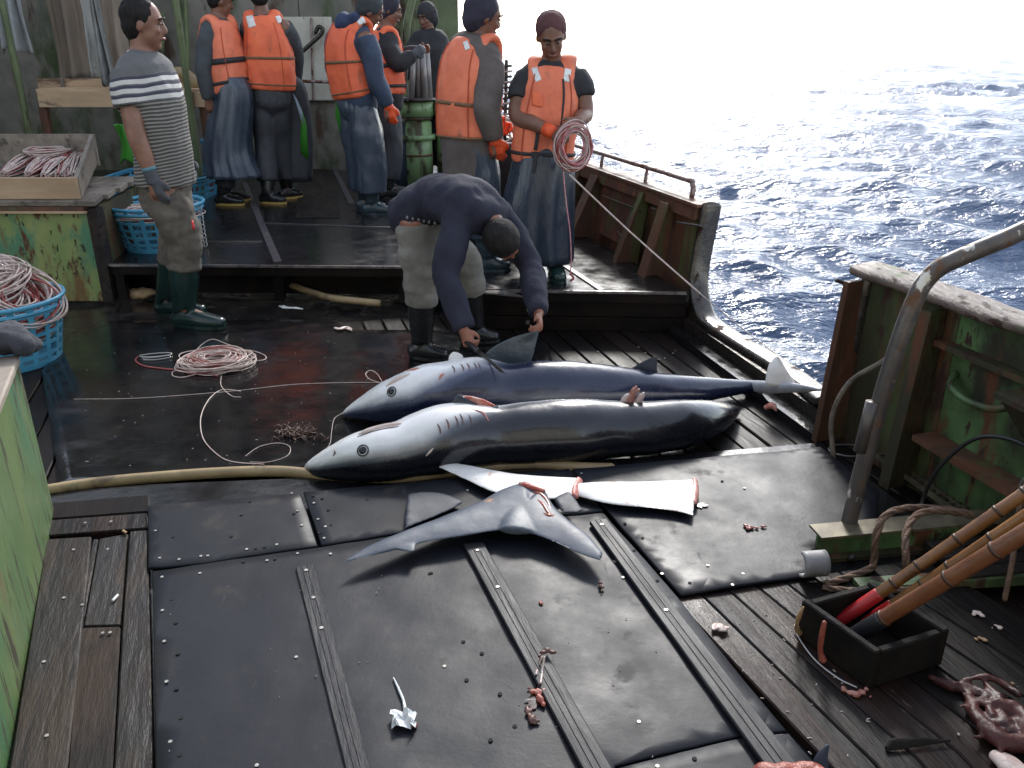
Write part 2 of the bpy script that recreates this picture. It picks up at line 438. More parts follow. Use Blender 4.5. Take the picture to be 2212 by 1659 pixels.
# ------------------------------------------------------------------ sea: one sheet to the horizon, wave heights summed from many trains
SEA_Z = -1.05
def build_sea():
    hgt = CAM_H - SEA_Z
    dep = np.concatenate([np.linspace(62, 32, 30, endpoint=False), np.linspace(32, 3, 500, endpoint=False), np.linspace(3, 0.35, 170, endpoint=False), np.linspace(0.35, 0.03, 14)])
    r = hgt / np.tan(np.radians(dep))
    az = np.concatenate([np.linspace(-180, -14, 90, endpoint=False), np.linspace(-14, 46, 560, endpoint=False), np.linspace(46, 180, 80, endpoint=False)])
    RR, AA = np.meshgrid(r, np.radians(az), indexing='ij')
    X = RR * np.sin(AA); Y = RR * np.cos(AA)
    dr = np.gradient(r)[:, None] * np.ones_like(X)
    Z = np.zeros_like(X); DX = np.zeros_like(X); DY = np.zeros_like(X)
    g = np.random.RandomState(11)
    for i in range(110):
        lam = 0.45 * (18 / 0.45) ** g.rand()
        th = R(200) + g.normal(0, 0.42)
        k = 2 * math.pi / lam
        amp = 0.0078 * lam ** 0.70 * (0.5 + g.rand())
        ph = g.rand() * 6.283
        fade = np.clip((lam / (1.15 * dr) - 0.5) / 0.8, 0, 1)
        arg = k * (X * math.sin(th) + Y * math.cos(th)) + ph
        c = np.cos(arg); s = np.sin(arg)
        Z += amp * fade * c
        DX -= 0.8 * amp * fade * s * math.sin(th); DY -= 0.8 * amp * fade * s * math.cos(th)
    X = X + DX; Y = Y + DY
    nr, na = X.shape
    co = np.stack([X, Y, Z + SEA_Z], -1).reshape(-1, 3)
    i = np.arange(nr - 1)[:, None] * na; j = np.arange(na)[None, :]
    j2 = (j + 1) % na
    q = np.stack([i + j, i + j2, i + na + j2, i + na + j], -1).reshape(-1, 4)
    me = bpy.data.meshes.new('sea')
    me.vertices.add(len(co)); me.vertices.foreach_set('co', co.ravel())
    me.loops.add(q.size); me.loops.foreach_set('vertex_index', q.ravel())
    me.polygons.add(len(q)); me.polygons.foreach_set('loop_start', np.arange(0, q.size, 4)); me.polygons.foreach_set('loop_total', np.full(len(q), 4))
    me.polygons.foreach_set('use_smooth', [True] * len(q))
    me.update(); me.validate()
    me.flip_normals()
    if me.polygons[len(q) // 2].normal.z < 0: me.flip_normals()
    me.materials.append(M('sea_water'))
    o = bpy.data.objects.new('sea', me); COL.objects.link(o)
    tag(o, 'choppy dark blue sea with bright glare beyond the bulwark', kind='structure')
build_sea()

# ------------------------------------------------------------------ frame of the ship's side
L = V((-0.287, 0.958, 0)).normalized()     # along the ship, away from the camera
T = V((L.y, -L.x, 0))                      # outboard
W0 = V((1.0, 4.66, 0))                     # far post of the gap in the bulwark
FLARE = 0.13
def WP(s, o, z):
    fl = FLARE * min(1.0, max(0.0, (s + 1.3) / 1.1))       # the near part stands upright, the far part leans out
    near = 0.06 * min(1.0, max(0.0, (-1.1 - s) / 0.3))
    return W0 + L * s + T * (o - near + fl * max(z, -0.2)) + V((0, 0, z))
RZ = 0.235                                 # height of the raised deck

# deck: base slab
dk = bpy.data.objects.new('deck', None); COL.objects.link(dk); tag(dk, 'dark wet working deck of the boat', kind='structure')
edge_far, edge_near = W0 + L * 9 + T * 0.03, W0 - L * 7 + T * 0.03
poly = [edge_near, edge_far, V((-6.5, 13.0, 0)), V((-6.5, -2.2, 0))]
obj('slab', *prism(poly, -0.16, -0.03), 'black_sheet', dk)
def unproj(quad, z): return [PZ(u, v, z) for u, v in quad]
def plank(quad, z, h, mat, parent, w=0.004, name='plank'):
    return bevel_obj(name, *prism(unproj(quad, z), z - h, z), mat, parent, w)
# boards of the lower deck run along the ship: from the front hatch to the step
def deck_boards():
    o0 = PZ(1230, 760, 0); o0 = W0 - L * 0.9
    y_near, y_far = -2.35, 1.6
    for i in range(34):
        a = -0.02 - i * 0.118; b = a - 0.110
        c = [o0 + T * a + L * y_near, o0 + T * b + L * y_near, o0 + T * b + L * y_far, o0 + T * a + L * y_far]
        dz = rnd.uniform(-0.003, 0.002)
        bevel_obj('plank', *prism(c, -0.03, -0.002 + dz), 'wet_plank', dk, 0.005)
deck_boards()

# the hatch in front: sub-base, boards on its left and right
plank([(-60, 1075), (330, 1045), (700, 1030), (1235, 1000), (1775, 955), (1990, 1120), (2300, 1500), (2400, 2300), (-300, 2300)], 0.028, 0.055, 'black_sheet', dk, 0.003, 'hatch_base')
for q in ([(60, 1090), (322, 1068), (322, 1104), (60, 1124)], [(60, 1126), (317, 1107), (317, 1140), (60, 1160)]):
    plank(q, 0.055, 0.04, 'brown_plank' if q[0][1] > 1100 else 'wet_plank', dk)
for q, z in (([(100, 1164), (197, 1158), (145, 1659), (-60, 1659), (-150, 2200), (90, 2200)], 0.060),):
    plank([(100, 1164), (197, 1158), (145, 1659), (85, 2250), (-220, 2250), (20, 1659)], 0.060, 0.04, 'old_plank', dk)
plank([(200, 1164), (212, 1163), (178, 1352), (163, 1352)], 0.048, 0.03, 'old_plank', dk)
plank([(214, 1163), (277, 1152), (262, 1350), (180, 1352)], 0.045, 0.03, 'old_plank', dk)
plank([(168, 1355), (260, 1352), (243, 1659), (205, 2250), (90, 2250), (146, 1659)], 0.056, 0.04, 'worn_plank', dk)
plank([(280, 1147), (318, 1144), (331, 1659), (345, 2250), (208, 2250), (246, 1659), (264, 1352)], 0.060, 0.04, 'old_plank', dk)
for i in range(9):      # brown boards right of the mats; the outer ones have shade painted in
    a0, a1 = i / 9, (i + 0.965) / 9
    def lerp(p, q, t): return (p[0] + (q[0] - p[0]) * t, p[1] + (q[1] - p[1]) * t)
    t0, t1 = (1455, 1292), (1990, 1205); b0, b1 = (1800, 1659), (2620, 1560); c0, c1 = (2220, 2250), (3500, 2150)
    plank([lerp(t0, t1, a0), lerp(t0, t1, a1), lerp(b0, b1, a1), lerp(c0, c1, a1), lerp(c0, c1, a0), lerp(b0, b1, a0)], 0.056, 0.03, 'brown_plank' if i < 4 else 'shaded_plank', dk, 0.004)

# ------------------------------------------------------------------ rubber mats
MZ = 0.070
nail_me = None
def nail(parent, u, v, z, r=0.0048, mat='nail'):
    p = PZ(u, v, z)
    a = [p + V((r * math.cos(t * math.pi / 4), r * math.sin(t * math.pi / 4), 0)) for t in range(8)]
    vv = a + [q + V((0, 0, 0.0025)) for q in a]
    f = [tuple(range(8, 16))] + [(i, (i + 1) % 8, 8 + (i + 1) % 8, 8 + i) for i in range(8)]
    o = obj('nail', vv, f, mat, parent)
def mat_obj(name, label, quad, z=MZ, h=0.012, sub=26, mat='rubber_mat', wav=0.004, group=None):
    """a rubber sheet with a lifted, slightly wavy edge"""
    pts = unproj(quad, z)
    n = len(pts); c = sum(pts, V()) / n
    v, f = prism(pts, z - h, z)
    o = obj(name, v, f, mat, None, loc=c)
    bm = bmesh.new(); bm.from_mesh(o.data)
    bmesh.ops.bevel(bm, geom=bm.edges[:], offset=0.003, segments=1, affect='EDGES')
    bmesh.ops.triangulate(bm, faces=[q for q in bm.faces if len(q.verts) > 4])
    for _ in range(5):
        es = [e for e in bm.edges if e.calc_length() > 0.07]
        if es: bmesh.ops.subdivide_edges(bm, edges=es, cuts=1)
        bmesh.ops.triangulate(bm, faces=[q for q in bm.faces if len(q.verts) > 4])
    for q in bm.verts:
        p = q.co + c
        q.co.z += wav * (noise.noise(V((p.x * 4.2, p.y * 4.2, 3))) + 0.7 * noise.noise(V((p.x * 11, p.y * 9, 8))))
    bm.to_mesh(o.data); bm.free()
    o.data.polygons.foreach_set('use_smooth', [True] * len(o.data.polygons))
    return tag(o, label, 'rubber mat', group)
def rub_nails(o, pts, holes=(), z=MZ):
    for u, v in pts: nail(o, u, v, z + 0.0005)
    for u, v in holes: nail(o, u, v, z - 0.0004, 0.0056, 'nail_hole')
G_M = 'black rubber mats nailed over the hatch'
m1 = mat_obj('rubber_mat', 'small black rubber mat with studs beside the wooden planks, front left corner of hatch', [(319, 1093), (648, 1064), (664, 1108), (686, 1178), (560, 1196), (440, 1216), (320, 1227)], group=G_M)
m2 = mat_obj('rubber_mat', 'black rubber mat under the grey tail fin and long white fin', [(655, 1062), (1229, 1012), (1304, 1103), (900, 1143), (694, 1177), (672, 1112)], group=G_M)
m3 = mat_obj('rubber_mat', 'pale shining rubber mat with curled corner near the rusty bulwark', [(1236, 1012), (1500, 990), (1772, 964), (1900, 1060), (1890, 1160), (1768, 1180), (1762, 1240), (1640, 1258), (1471, 1284), (1388, 1190)], group=G_M)
m4 = mat_obj('rubber_mat', 'largest black rubber mat with three raised strips, filling the foreground', [(329, 1234), (500, 1208), (692, 1181), (900, 1147), (1304, 1107), (1464, 1288), (1634, 1500), (1700, 1578), (1598, 1588), (1329, 1652), (1240, 2250), (345, 2250)], group=G_M)
m5 = mat_obj('rubber_mat', 'black rubber mat offcut at the bottom edge of the picture', [(1332, 1657), (1600, 1592), (1704, 1583), (1790, 1680), (2140, 2250), (1260, 2250)], group=G_M)
rub_nails(m1, [(345, 1206), (434, 1180 + 22), (387, 1209), (449, 1201), (533, 1187), (598, 1177), (643, 1104), (652, 1135), (336, 1147), (630, 1066)],
          [(348, 1110), (374, 1160), (521, 1113), (500, 1159), (635, 1110), (447, 1095), (540, 1084), (552, 1185), (572, 1182)])
rub_nails(m2, [(678, 1087), (687, 1122), (700, 1163), (703, 1138), (1256, 1023), (1010, 1060)], [(676, 1072), (696, 1077), (709, 1102), (715, 1135), (793, 1081), (690, 1152), (1040, 1045), (880, 1130)])
rub_nails(m3, [(1345, 1090), (1361, 1214), (1346, 1248), (1430, 1240), (1529, 1222), (1605, 1240), (1582, 1264), (1608, 1055)], [(1350, 1131), (1388, 1163), (1370, 1190), (1490, 1260), (1420, 1255), (1560, 1040)])
rub_nails(m4, [(350, 1247), (351, 1319), (355, 1386), (360, 1473), (368, 1603), (432, 1239), (577, 1211), (643, 1196), (714, 1197), (1328, 1214), (1558, 1472), (1584, 1502), (555, 1654), (1100, 1290), (1510, 1395), (640, 1420), (960, 1440), (1380, 1560)],
          [(371, 1296), (380, 1346), (384, 1413), (381, 1489), (391, 1552), (388, 1632), (526, 1214), (594, 1208), (932, 1239), (964, 1306), (1001, 1387), (1041, 1412), (928, 1240), (1080, 1500), (1008, 1470), (1112, 1570), (1180, 1330), (1060, 1600)])
rub_nails(m5, [(1420, 1656)], [(1500, 1640)])
def strip(q, h, z=MZ, mat='rubber_strip', name='strip', nails=()):
    pts = unproj(q, z + h)
    n = len(q) // 2
    o = bevel_obj(name, *prism(pts, z + 0.0035, z + h), mat, m4, 0.003)
    # three fine ribs pressed along the strip
    for t in (0.36, 0.62):
        a, b = pts[0].lerp(pts[1], t), pts[3].lerp(pts[2], t)
        obj('groove', *bar(a + V((0, 0, 0.001)), b + V((0, 0, 0.001)), 0.0025, 0.0022), 'rubber_strip', o)
    for t in nails:
        p = pts[0].lerp(pts[1], 0.5).lerp(pts[3].lerp(pts[2], 0.5), t)
        c = [p + V((0.006 * math.cos(a * math.pi / 4), 0.006 * math.sin(a * math.pi / 4), 0.0022)) for a in range(8)]
        obj('nail', c + [p], [tuple(range(8))] + [(i, (i + 1) % 8, 8) for i in range(8)], 'nail', o)
strip([(638, 1224), (679, 1218), (980, 2300), (905, 2300)], 0.009, nails=(0.02, 0.12, 0.22))
strip([(1000, 1174), (1044, 1170), (1690, 2300), (1600, 2300)], 0.016, nails=(0.03, 0.16))
strip([(1273, 1125), (1310, 1119), (2230, 2300), (2120, 2300)], 0.018, nails=(0.02, 0.30))
# nails in the old boards
for u, v in ((233, 1187), (178, 1307), (159, 1188), (138, 1292), (101, 1590), (222, 1368), (238, 1367), (184, 1130), (240, 1127), (95, 1430)):
    nail(dk, u, v, 0.0605)

# black rubber sheet on the lower deck
sh = mat_obj('rubber_sheet', 'large wet black rubber sheet on the lower deck under the line coil', [(130, 1048), (90, 800), (150, 720), (236, 692), (735, 690), (760, 712), (930, 712), (1180, 735), (1225, 880), (1240, 992), (700, 1024)], z=0.0125, h=0.006, mat='wet_rubber', wav=0.0025)
sh['category'] = 'rubber sheet'

# ------------------------------------------------------------------ raised deck
rd = bpy.data.objects.new('raised_deck', None); COL.objects.link(rd); tag(rd, 'raised black deck the crew stands on', kind='structure')
eA, eB, eC, eD = PZ(222, 573, RZ), PZ(890, 578, RZ), PZ(1040, 628, RZ), PZ(1385, 634, RZ)
far_r = W0 + L * 9 - T * 0.0
def on_wall(y):
    s = (y - W0.y) / L.y; return W0 + L * s
wr = on_wall(eD.y)
poly = [eA, eB, PZ(1000, 600, RZ), eC, V((wr.x - 0.012, wr.y, 0)), V((far_r.x - 0.012, far_r.y, 0)), V((-6.5, 13, 0)), V((-6.5, eA.y, 0))]
obj('slab', *prism(poly, RZ - 0.05, RZ), 'black_sheet', rd)
obj('front_beam', *prism([eA + V((0, .20, 0)), eB + V((0, .20, 0)), eB + V((0, .30, 0)), eA + V((0, .30, 0))], 0.0, RZ - 0.052), 'wet_plank', rd)
obj('front_beam', *prism([eC + V((.02, .02, 0)), V((wr.x - .02, eD.y + .02, 0)), V((wr.x - .04, eD.y + .1, 0)), eC + V((.0, .1, 0))], 0.085, RZ - 0.051), 'wet_plank', rd)
obj('front_beam', *prism([eC + V((.02, .012, 0)), V((wr.x - .02, eD.y + .012, 0)), V((wr.x - .04, eD.y + .1, 0)), eC + V((.0, .1, 0))], 0.0, 0.081), 'wet_plank', rd)
for a, b in ((eA, eB), (eC, V((wr.x - 0.03, eD.y, RZ)))):
    obj('edge_trim', *bar(a + V((0, -.004, .003)), b + V((0, -.004, .003)), 0.022, 0.014), 'trim_metal', rd)
    obj('fascia', *bar(a + V((0, .006, -.035)), b + V((0, .006, -.035)), 0.02, 0.05), 'wet_plank', rd)
for u in (248, 800 / 2.212 + 232, 870):
    p = PZ(u, 575, RZ); obj('post', *prism([(p.x - .03, p.y + .03), (p.x + .03, p.y + .03), (p.x + .03, p.y + .08), (p.x - .03, p.y + .08)], 0, RZ - 0.051), 'wet_plank', rd)
for p in ((1142, 668), (1140, 695), (1330, 655), (1325, 690)):
    q = PY(p[0], p[1], eC.y + 0.006)
    obj('bolt', *tube([q + V((0, .012, 0)), q + V((0, -.012, 0))], 0.014, n=8, k=1, round_caps=False), 'trim_metal', rd)
# metal plate on the corner of the step, floor battens
obj('corner_plate', *prism(unproj([(1035, 605), (1100, 628), (1130, 640), (1045, 632)], RZ + 0.01), RZ + 0.002, RZ + 0.01), 'trim_metal', rd)
def batten(a, b, w, mat='trim_metal', h=0.008):
    obj('batten', *bar(PZ(*a, RZ + h / 2 + .001), PZ(*b, RZ + h / 2 + .001), w, h), mat, rd)
mk('batten_grey', (0.09, 0.082, 0.085), (0.05, 0.048, 0.05), 20, rough=0.4, rvar=0.1)
batten((528, 395), (600, 566), 0.05, 'batten_grey'); batten((565, 482), (862, 492), 0.02, 'batten_grey'); batten((440, 522), (566, 522), 0.014, 'trim_metal')
batten((846, 468), (905, 530), 0.05, 'batten_grey'); batten((1222, 575), (1300, 627), 0.035, 'batten_grey'); batten((690, 300), (760, 440), 0.05, 'batten_grey')
for q in ([(650, 300), (720, 300), (735, 470), (640, 470)],):
    obj('floor_board', *prism(unproj(q, RZ + .006), RZ + .001, RZ + .006), 'old_plank', rd)

# ------------------------------------------------------------------ far bulwark: plate, frames, cap, rail
BT = 0.705
def wall_panel(name, s0, s1, z0, z1, o0, o1, mat, parent, top0=None):
    v = [WP(s0, o0, z0), WP(s1, o0, z0), WP(s1, o1, z0), WP(s0, o1, z0), WP(s0, o0, z1 if top0 is None else top0), WP(s1, o0, z1), WP(s1, o1, z1), WP(s0, o1, z1 if top0 is None else top0)]
    f = [(0, 3, 2, 1), (4, 5, 6, 7), (0, 1, 5, 4), (1, 2, 6, 5), (2, 3, 7, 6), (3, 0, 4, 7)]
    return obj(name, v, f, mat, parent)
bw = thing('bulwark', 'rusty brown steel bulwark with upright ribs and a hand rail, beyond the gap', 'bulwark', WP(1.5, 0, 0))
ss = [0.0, 0.62, 1.25, 1.9, 2.6, 3.4, 4.4, 5.6, 8.5]
for a, b in zip(ss[:-1], ss[1:]):
    wall_panel('plate', a + 0.002, b - 0.002, -1.4, BT, 0.0, 0.015, 'rust_plate', bw)
def rib(s, d_top, d_bot, z0, mat, parent, zt=None, w=0.06):
    zt = zt or BT - 0.03
    hw = 0.008
    g = Geo()
    v = [WP(s - hw, -0.002, z0), WP(s + hw, -0.002, z0), WP(s + hw, -d_bot, z0), WP(s - hw, -d_bot, z0), WP(s - hw, -0.002, zt), WP(s + hw, -0.002, zt), WP(s + hw, -d_top, zt), WP(s - hw, -d_top, zt)]
    f = [(0, 3, 2, 1), (4, 5, 6, 7), (0, 1, 5, 4), (1, 2, 6, 5), (2, 3, 7, 6), (3, 0, 4, 7)]
    g.add(v, f)
    v = [WP(s - w / 2, -d_bot, z0), WP(s + w / 2, -d_bot, z0), WP(s + w / 2, -d_bot - 0.01, z0), WP(s - w / 2, -d_bot - 0.01, z0), WP(s - w / 2, -d_top, zt), WP(s + w / 2, -d_top, zt), WP(s + w / 2, -d_top - 0.01, zt), WP(s - w / 2, -d_top - 0.01, zt)]
    g.add(v, f)
    return g.build('rib', mat, parent)
rib(0.36, 0.07, 0.17, 0.002, 'rust_plate', bw, w=0.10); rib(0.72, 0.05, 0.20, 0.05, 'rust_plate', bw, w=0.05)
rib(0.80, 0.03, 0.16, 0.02, 'rusty_green', bw, w=0.09, zt=0.6)
rib(1.5, 0.06, 0.20, RZ + .002, 'rust_plate', bw, w=0.12); rib(1.85, 0.04, 0.14, RZ + .002, 'rusty_green', bw, w=0.05)
rib(2.35, 0.05, 0.12, RZ + .002, 'rusty_green', bw); rib(3.2, 0.05, 0.12, RZ + .002, 'rusty_green', bw); rib(4.3, 0.05, 0.12, RZ + .002, 'rusty_green', bw)
wall_panel('plate', 0.82, 1.45, RZ + .05, 0.62, -0.012, -0.004, 'rust_plate', bw); wall_panel('plate', 1.9, 2.3, RZ + .05, 0.70, -0.012, -0.004, 'wall_green', bw)
wall_panel('top_channel', 0.03, 8.5, BT - 0.075, BT - 0.002, -0.045, -0.002, 'rust_plate', bw)
wall_panel('cap_rail', 0.0, 8.5, BT, BT + 0.016, -0.06, 0.075, 'rust_plate', bw)
# gap: low sill and the rounded edge bar that frames it
SG = -1.52                                   # near post of the gap along the wall
wall_panel('sill', SG, 0.0, -1.4, 0.085, -0.03, 0.07, 'dark_steel', bw)
wall_panel('sill_step', SG, 0.0, -0.02, 0.035, -0.12, -0.032, 'wet_rubber', bw)
def arc_path():
    pts = []
    for z in (BT + .01, 0.6, 0.5): pts.append((0.0, z))
    for i in range(1, 6):
        a = i / 6 * math.pi / 2; pts.append((-0.30 * (1 - math.cos(a)), 0.42 - 0.32 * math.sin(a)))
    for s in (-0.42, -0.7, -0.95, -1.2): pts.append((s, 0.10))
    for i in range(1, 6):
        a = i / 6 * math.pi / 2; pts.append((SG + 0.22 - 0.22 * math.sin(a) + 0.0, 0.10 + 0.25 * (1 - math.cos(a))))
    for z in (0.42, 0.55, 0.7): pts.append((SG - 0.02 - 0.05 * (z - .4), z))
    return pts
ap = arc_path()
obj('edge_bar', *tube([WP(s, 0.03, z) for s, z in ap], (0.055, 0.02) if False else [(0.060, 0.024)] * len(ap), side=T, n=12, k=2, power=3.0), 'edge_steel', bw, True)
# corner gussets that fill the rounded corners of the gap
def gusset(s0, sg, zt, mat='dark_steel', t0=0.0, t1=0.05):
    pr = [(0, 0.06)]
    for i in range(7):
        a = i / 6 * math.pi / 2; pr.append((sg * (0.30 if sg < 0 else 0.22) * (1 - math.cos(a)), zt - (zt - 0.09) * math.sin(a)))
    vs = [WP(s0 + s, t0, z) for s, z in pr] + [WP(s0 + s, t1, z) for s, z in pr]; n = len(pr)
    obj('gusset', vs, [tuple(range(n)), tuple(range(n, 2 * n))[::-1]] + [(i, (i + 1) % n, n + (i + 1) % n, n + i) for i in range(n)], mat, bw)
gusset(0.0, -1, 0.43); gusset(SG, 1, 0.34)
# hand rail on the far bulwark
hr = thing('hand_rail', 'thin rusty pipe rail standing on top of the far bulwark', 'rail', WP(0.4, 0.02, BT + 0.016))
hz = BT + 0.105
obj('rail_pipe', *tube([WP(0.22, 0.02, BT + .016), WP(0.22, 0.02, hz - .04), WP(0.25, 0.02, hz - .008), WP(0.32, 0.02, hz), WP(1.2, 0.02, hz), WP(3.2, 0.02, hz)], 0.015, k=3), 'rail_steel', hr, True)
for s in (0.85, 1.6, 2.4): obj('post', *tube([WP(s, 0.02, BT + .016), WP(s, 0.02, hz)], 0.012, k=1), 'rail_steel', hr, True)
# little bright rods on the plate
for a, b in (((1301, 423), (1384, 455)), ((1408, 450), (1440, 462)), ((1461, 480), (1514, 488)), ((1335, 500), (1364, 548))):
    h1 = PY(a[0], a[1], on_wall(4.9).y); 
    def wallpt(u, v):
        r = ray(u, v); o = V((0, 0, CAM_H)); p0 = WP(0.5, -0.05, 0.3); nrm = T - V((0, 0, FLARE)); t = (p0 - o).dot(nrm) / r.dot(nrm); return o + r * t
    obj('rod', *tube([wallpt(*a), wallpt(*b)], 0.007, n=6, k=1), 'trim_metal' if a[0] > 1440 else 'rusty_green', bw, True)

# ------------------------------------------------------------------ near bulwark on the right
nb = thing('bulwark', 'mossy green rusted bulwark with a worn wide wooden cap, right of the gap', 'bulwark', WP(-2.4, 0, 0))
def cap_z(s): return 0.74 + 0.03 * ((SG - s) / 1.0) - 0.02 * math.exp(-((s - SG + 0.75) / 0.35) ** 2)
wall_panel('plate', -2.02, SG - 0.02, -1.4, 0.735, 0.0, 0.015, 'rusty_green', nb)
wall_panel('plate', -2.9, -2.024, -1.4, 0.745, 0.0, 0.015, 'bright_green', nb)
wall_panel('plate', -4.2, -2.904, -1.4, 0.76, 0.0, 0.015, 'rusty_green', nb)
wall_panel('plate', -6.5, -4.204, -1.4, 0.76, 0.0, 0.015, 'rusty_green', nb)
def capmesh():
    prof = [(-0.085, -0.008), (-0.078, -0.018), (0.08, -0.018), (0.09, -0.008), (0.085, 0.010), (0.06, 0.018), (-0.06, 0.018), (-0.085, 0.010)]
    rings = []
    for i in range(26):
        s = SG + 0.02 - i * 0.13
        w = 1.0 if i else 0.75
        rings.append([WP(s, o * w + 0.01, cap_z(s)) + V((0, 0, z + 0.010 * noise.noise(V((s * 9, o * 20, 1))))) for o, z in prof])
    n = len(prof); v = [p for r in rings for p in r]
    f = [tuple(range(n))] + [tuple(range(len(v) - n, len(v)))[::-1]] + [(i * n + j, i * n + (j + 1) % n, (i + 1) * n + (j + 1) % n, (i + 1) * n + j) for i in range(25) for j in range(n)]
    obj('cap', v, f, 'cap_wood', nb, True)
capmesh()
rib(SG - 0.03, 0.09, 0.13, 0.02, 'rust_plate', nb, zt=0.70, w=0.03)
rib(SG - 0.44, 0.08, 0.12, 0.02, 'rusty_green', nb, zt=0.70, w=0.05)
rib(SG - 1.25, 0.08, 0.12, 0.02, 'rusty_green', nb, zt=0.70, w=0.05)
wall_panel('stringer', -4.0, SG - 0.5, 0.24, 0.262, -0.10, -0.002, 'rust_plate', nb)
wall_panel('stringer', -4.0, SG - 0.46, 0.58, 0.60, -0.05, -0.002, 'rusty_green', nb)
obj('handle', *tube([WP(-2.06, -0.01, 0.50), WP(-2.1, -0.06, 0.475), WP(-2.2, -0.075, 0.46), WP(-2.3, -0.06, 0.475), WP(-2.34, -0.01, 0.52)], 0.012), 'bright_green', nb, True)
# bracket shelf bolted to the plate
vs = [WP(-2.34, -0.002, 0.56), WP(-2.9, -0.002, 0.56), WP(-2.9, -0.16, 0.56), WP(-2.34, -0.14, 0.56)]
vs += [p - V((0, 0, 0.018)) for p in vs]
obj('bracket', vs, [(0, 1, 2, 3), (7, 6, 5, 4), (0, 3, 7, 4), (3, 2, 6, 7), (2, 1, 5, 6), (1, 0, 4, 5)], 'rusty_green', nb)
g = Geo(); v = [WP(-2.36, -0.13, 0.54), WP(-2.9, -0.15, 0.54), WP(-2.9, -0.06, 0.30), WP(-2.6, -0.03, 0.29), WP(-2.46, -0.03, 0.34), WP(-2.4, -0.05, 0.42)]
v2 = [p + T * 0.012 for p in v]; n = len(v)
obj('bracket', v + v2, [tuple(range(n)), tuple(range(n, 2 * n))[::-1]] + [(i, (i + 1) % n, n + (i + 1) % n, n + i) for i in range(n)], 'rusty_green', nb)
obj('rod', *tube([PY(1808, 606, 3.27), PY(1852, 622, 3.27)], 0.009, n=6, k=1), 'dark_steel', nb, True)

# ------------------------------------------------------------------ superstructure at the back and its roof
bh = thing('deckhouse_wall', 'dim deckhouse wall behind the crew with a shelter roof over it', 'wall', (-3, 9.6, RZ))
XR = -0.62
obj('wall', *prism([(-6.4, 9.6), (-2.25, 9.6), (-2.25, 9.75), (-6.4, 9.75)], RZ, 3.4), 'wall_dark', bh)
obj('wall', *prism([(-2.244, 9.62), (-1.55, 9.62), (-1.55, 9.77), (-2.244, 9.77)], RZ, 3.4), 'wall_dark', bh)
obj('wall', *prism([(-1.546, 10.4), (XR, 10.4), (XR, 10.55), (-1.546, 10.55)], 0.9, 3.4), 'wall_green', bh)
obj('wall', *prism([(-6.6, 2.0), (-6.42, 2.0), (-6.42, 9.75), (-6.6, 9.75)], -0.02, 3.4), 'wall_dark', bh)
obj('roof', *prism([(-6.7, 9.3), (-1.25, 9.3), (XR, 10.6), (-6.7, 10.6)], 2.42, 2.55), 'wall_dark', bh)
obj('upper_wall', *prism([(-6.7, 9.6), (-1.2, 9.6), (-1.2, 9.9), (-6.7, 9.9)], 2.56, 4.6), 'wall_dark', bh)
for x, y in ((-2.9, 7.9), (-4.4, 7.9)):
    obj('post', *tube([(x, y, RZ), (x, y, 2.42)], 0.03, n=10, k=1), 'wall_green', bh, True)
obj('post', *tube([PY(905, -60, 9.2), PY(880, 45, 9.2), PY(868, 190, 9.2)], 0.04, n=8, k=1), 'wall_green', bh, True)
obj('pipe', *tube([PY(350, 30, 9.4), PY(345, 260, 9.4)], 0.03, n=8, k=1), 'wall_green', bh, True)
obj('pipe', *tube([PY(400, 0, 9.4), PY(412, 260, 9.4)], 0.025, n=8, k=1), 'wall_green', bh, True)
dr = thing('cabin_door', 'cream painted cabin door with rust streaks behind the orange vests', 'door', (-2.0, 9.58, RZ))
a, b = PY(616, 218, 9.5), PY(714, 36, 9.5)
bevel_obj('door_leaf', *box8(((a.x + b.x) / 2, 9.55, (a.z + b.z) / 2), ((b.x - a.x) / 2, 0, 0), (0, 0.03, 0), (0, 0, (b.z - a.z) / 2)), 'cream_paint', dr, 0.01)
obj('door_edge', *tube([PY(672, 40, 9.5), PY(676, 215, 9.5)], 0.012, n=6, k=1), 'rail_steel', dr, True)
obj('brace', *tube([PY(622, 140, 9.4), PY(660, 105, 9.4), PY(690, 78, 9.4), PY(697, 64, 9.4), PY(688, 58, 9.4), PY(682, 70, 9.4)], 0.022, n=8), 'dark_steel', dr, True)
obj('bar', *tube([PY(610, 174, 9.35), PY(730, 178, 9.35)], 0.016, n=8, k=1), 'rail_steel', dr, True)
# rails and tackle beyond the hauler, against the light
fr = thing('far_rail', 'thin pale horizontal rails behind the line hauler', 'rail', PZ(860, 380, RZ))
for v in (158, 212):
    obj('rail_pipe', *tube([PY(720, v - 4, 9.0), PY(1010, v, 9.0)], 0.012, n=6, k=1), 'trim_metal', fr, True)
for u in (735, 985): obj('post', *tube([PY(u, 150, 9.0), V((PY(u, 150, 9.0).x, 9.0, RZ))], 0.018, n=6, k=1), 'rail_steel', fr, True)

# unseen wall added behind the camera to keep skylight off the working deck
blk = bpy.data.objects.new('sky_blocker', None); COL.objects.link(blk); blk.location = (0, -1.6, 0); tag(blk, 'unseen wall added behind the camera to block the sky', kind='structure')
obj('blocker_wall', *prism([(-6.4, -1.75), (2.6, -1.75), (2.6, -1.6), (-6.4, -1.6)], -0.03, 3.1), 'cream_paint', blk)
for x in (-4.6, -2.6, -0.6, 1.2): obj('blocker_panel', *box8((x, -1.59, 2.3), (.5, 0, 0), (0, .02, 0), (0, 0, .35)), 'dark_steel', blk)
obj('roof', *prism([(-6.4, -4.5), (2.6, -4.5), (2.6, -1.2), (-6.4, -1.2)], 3.12, 3.24), 'cream_paint', blk)  # overhang of the added sky-blocking wall
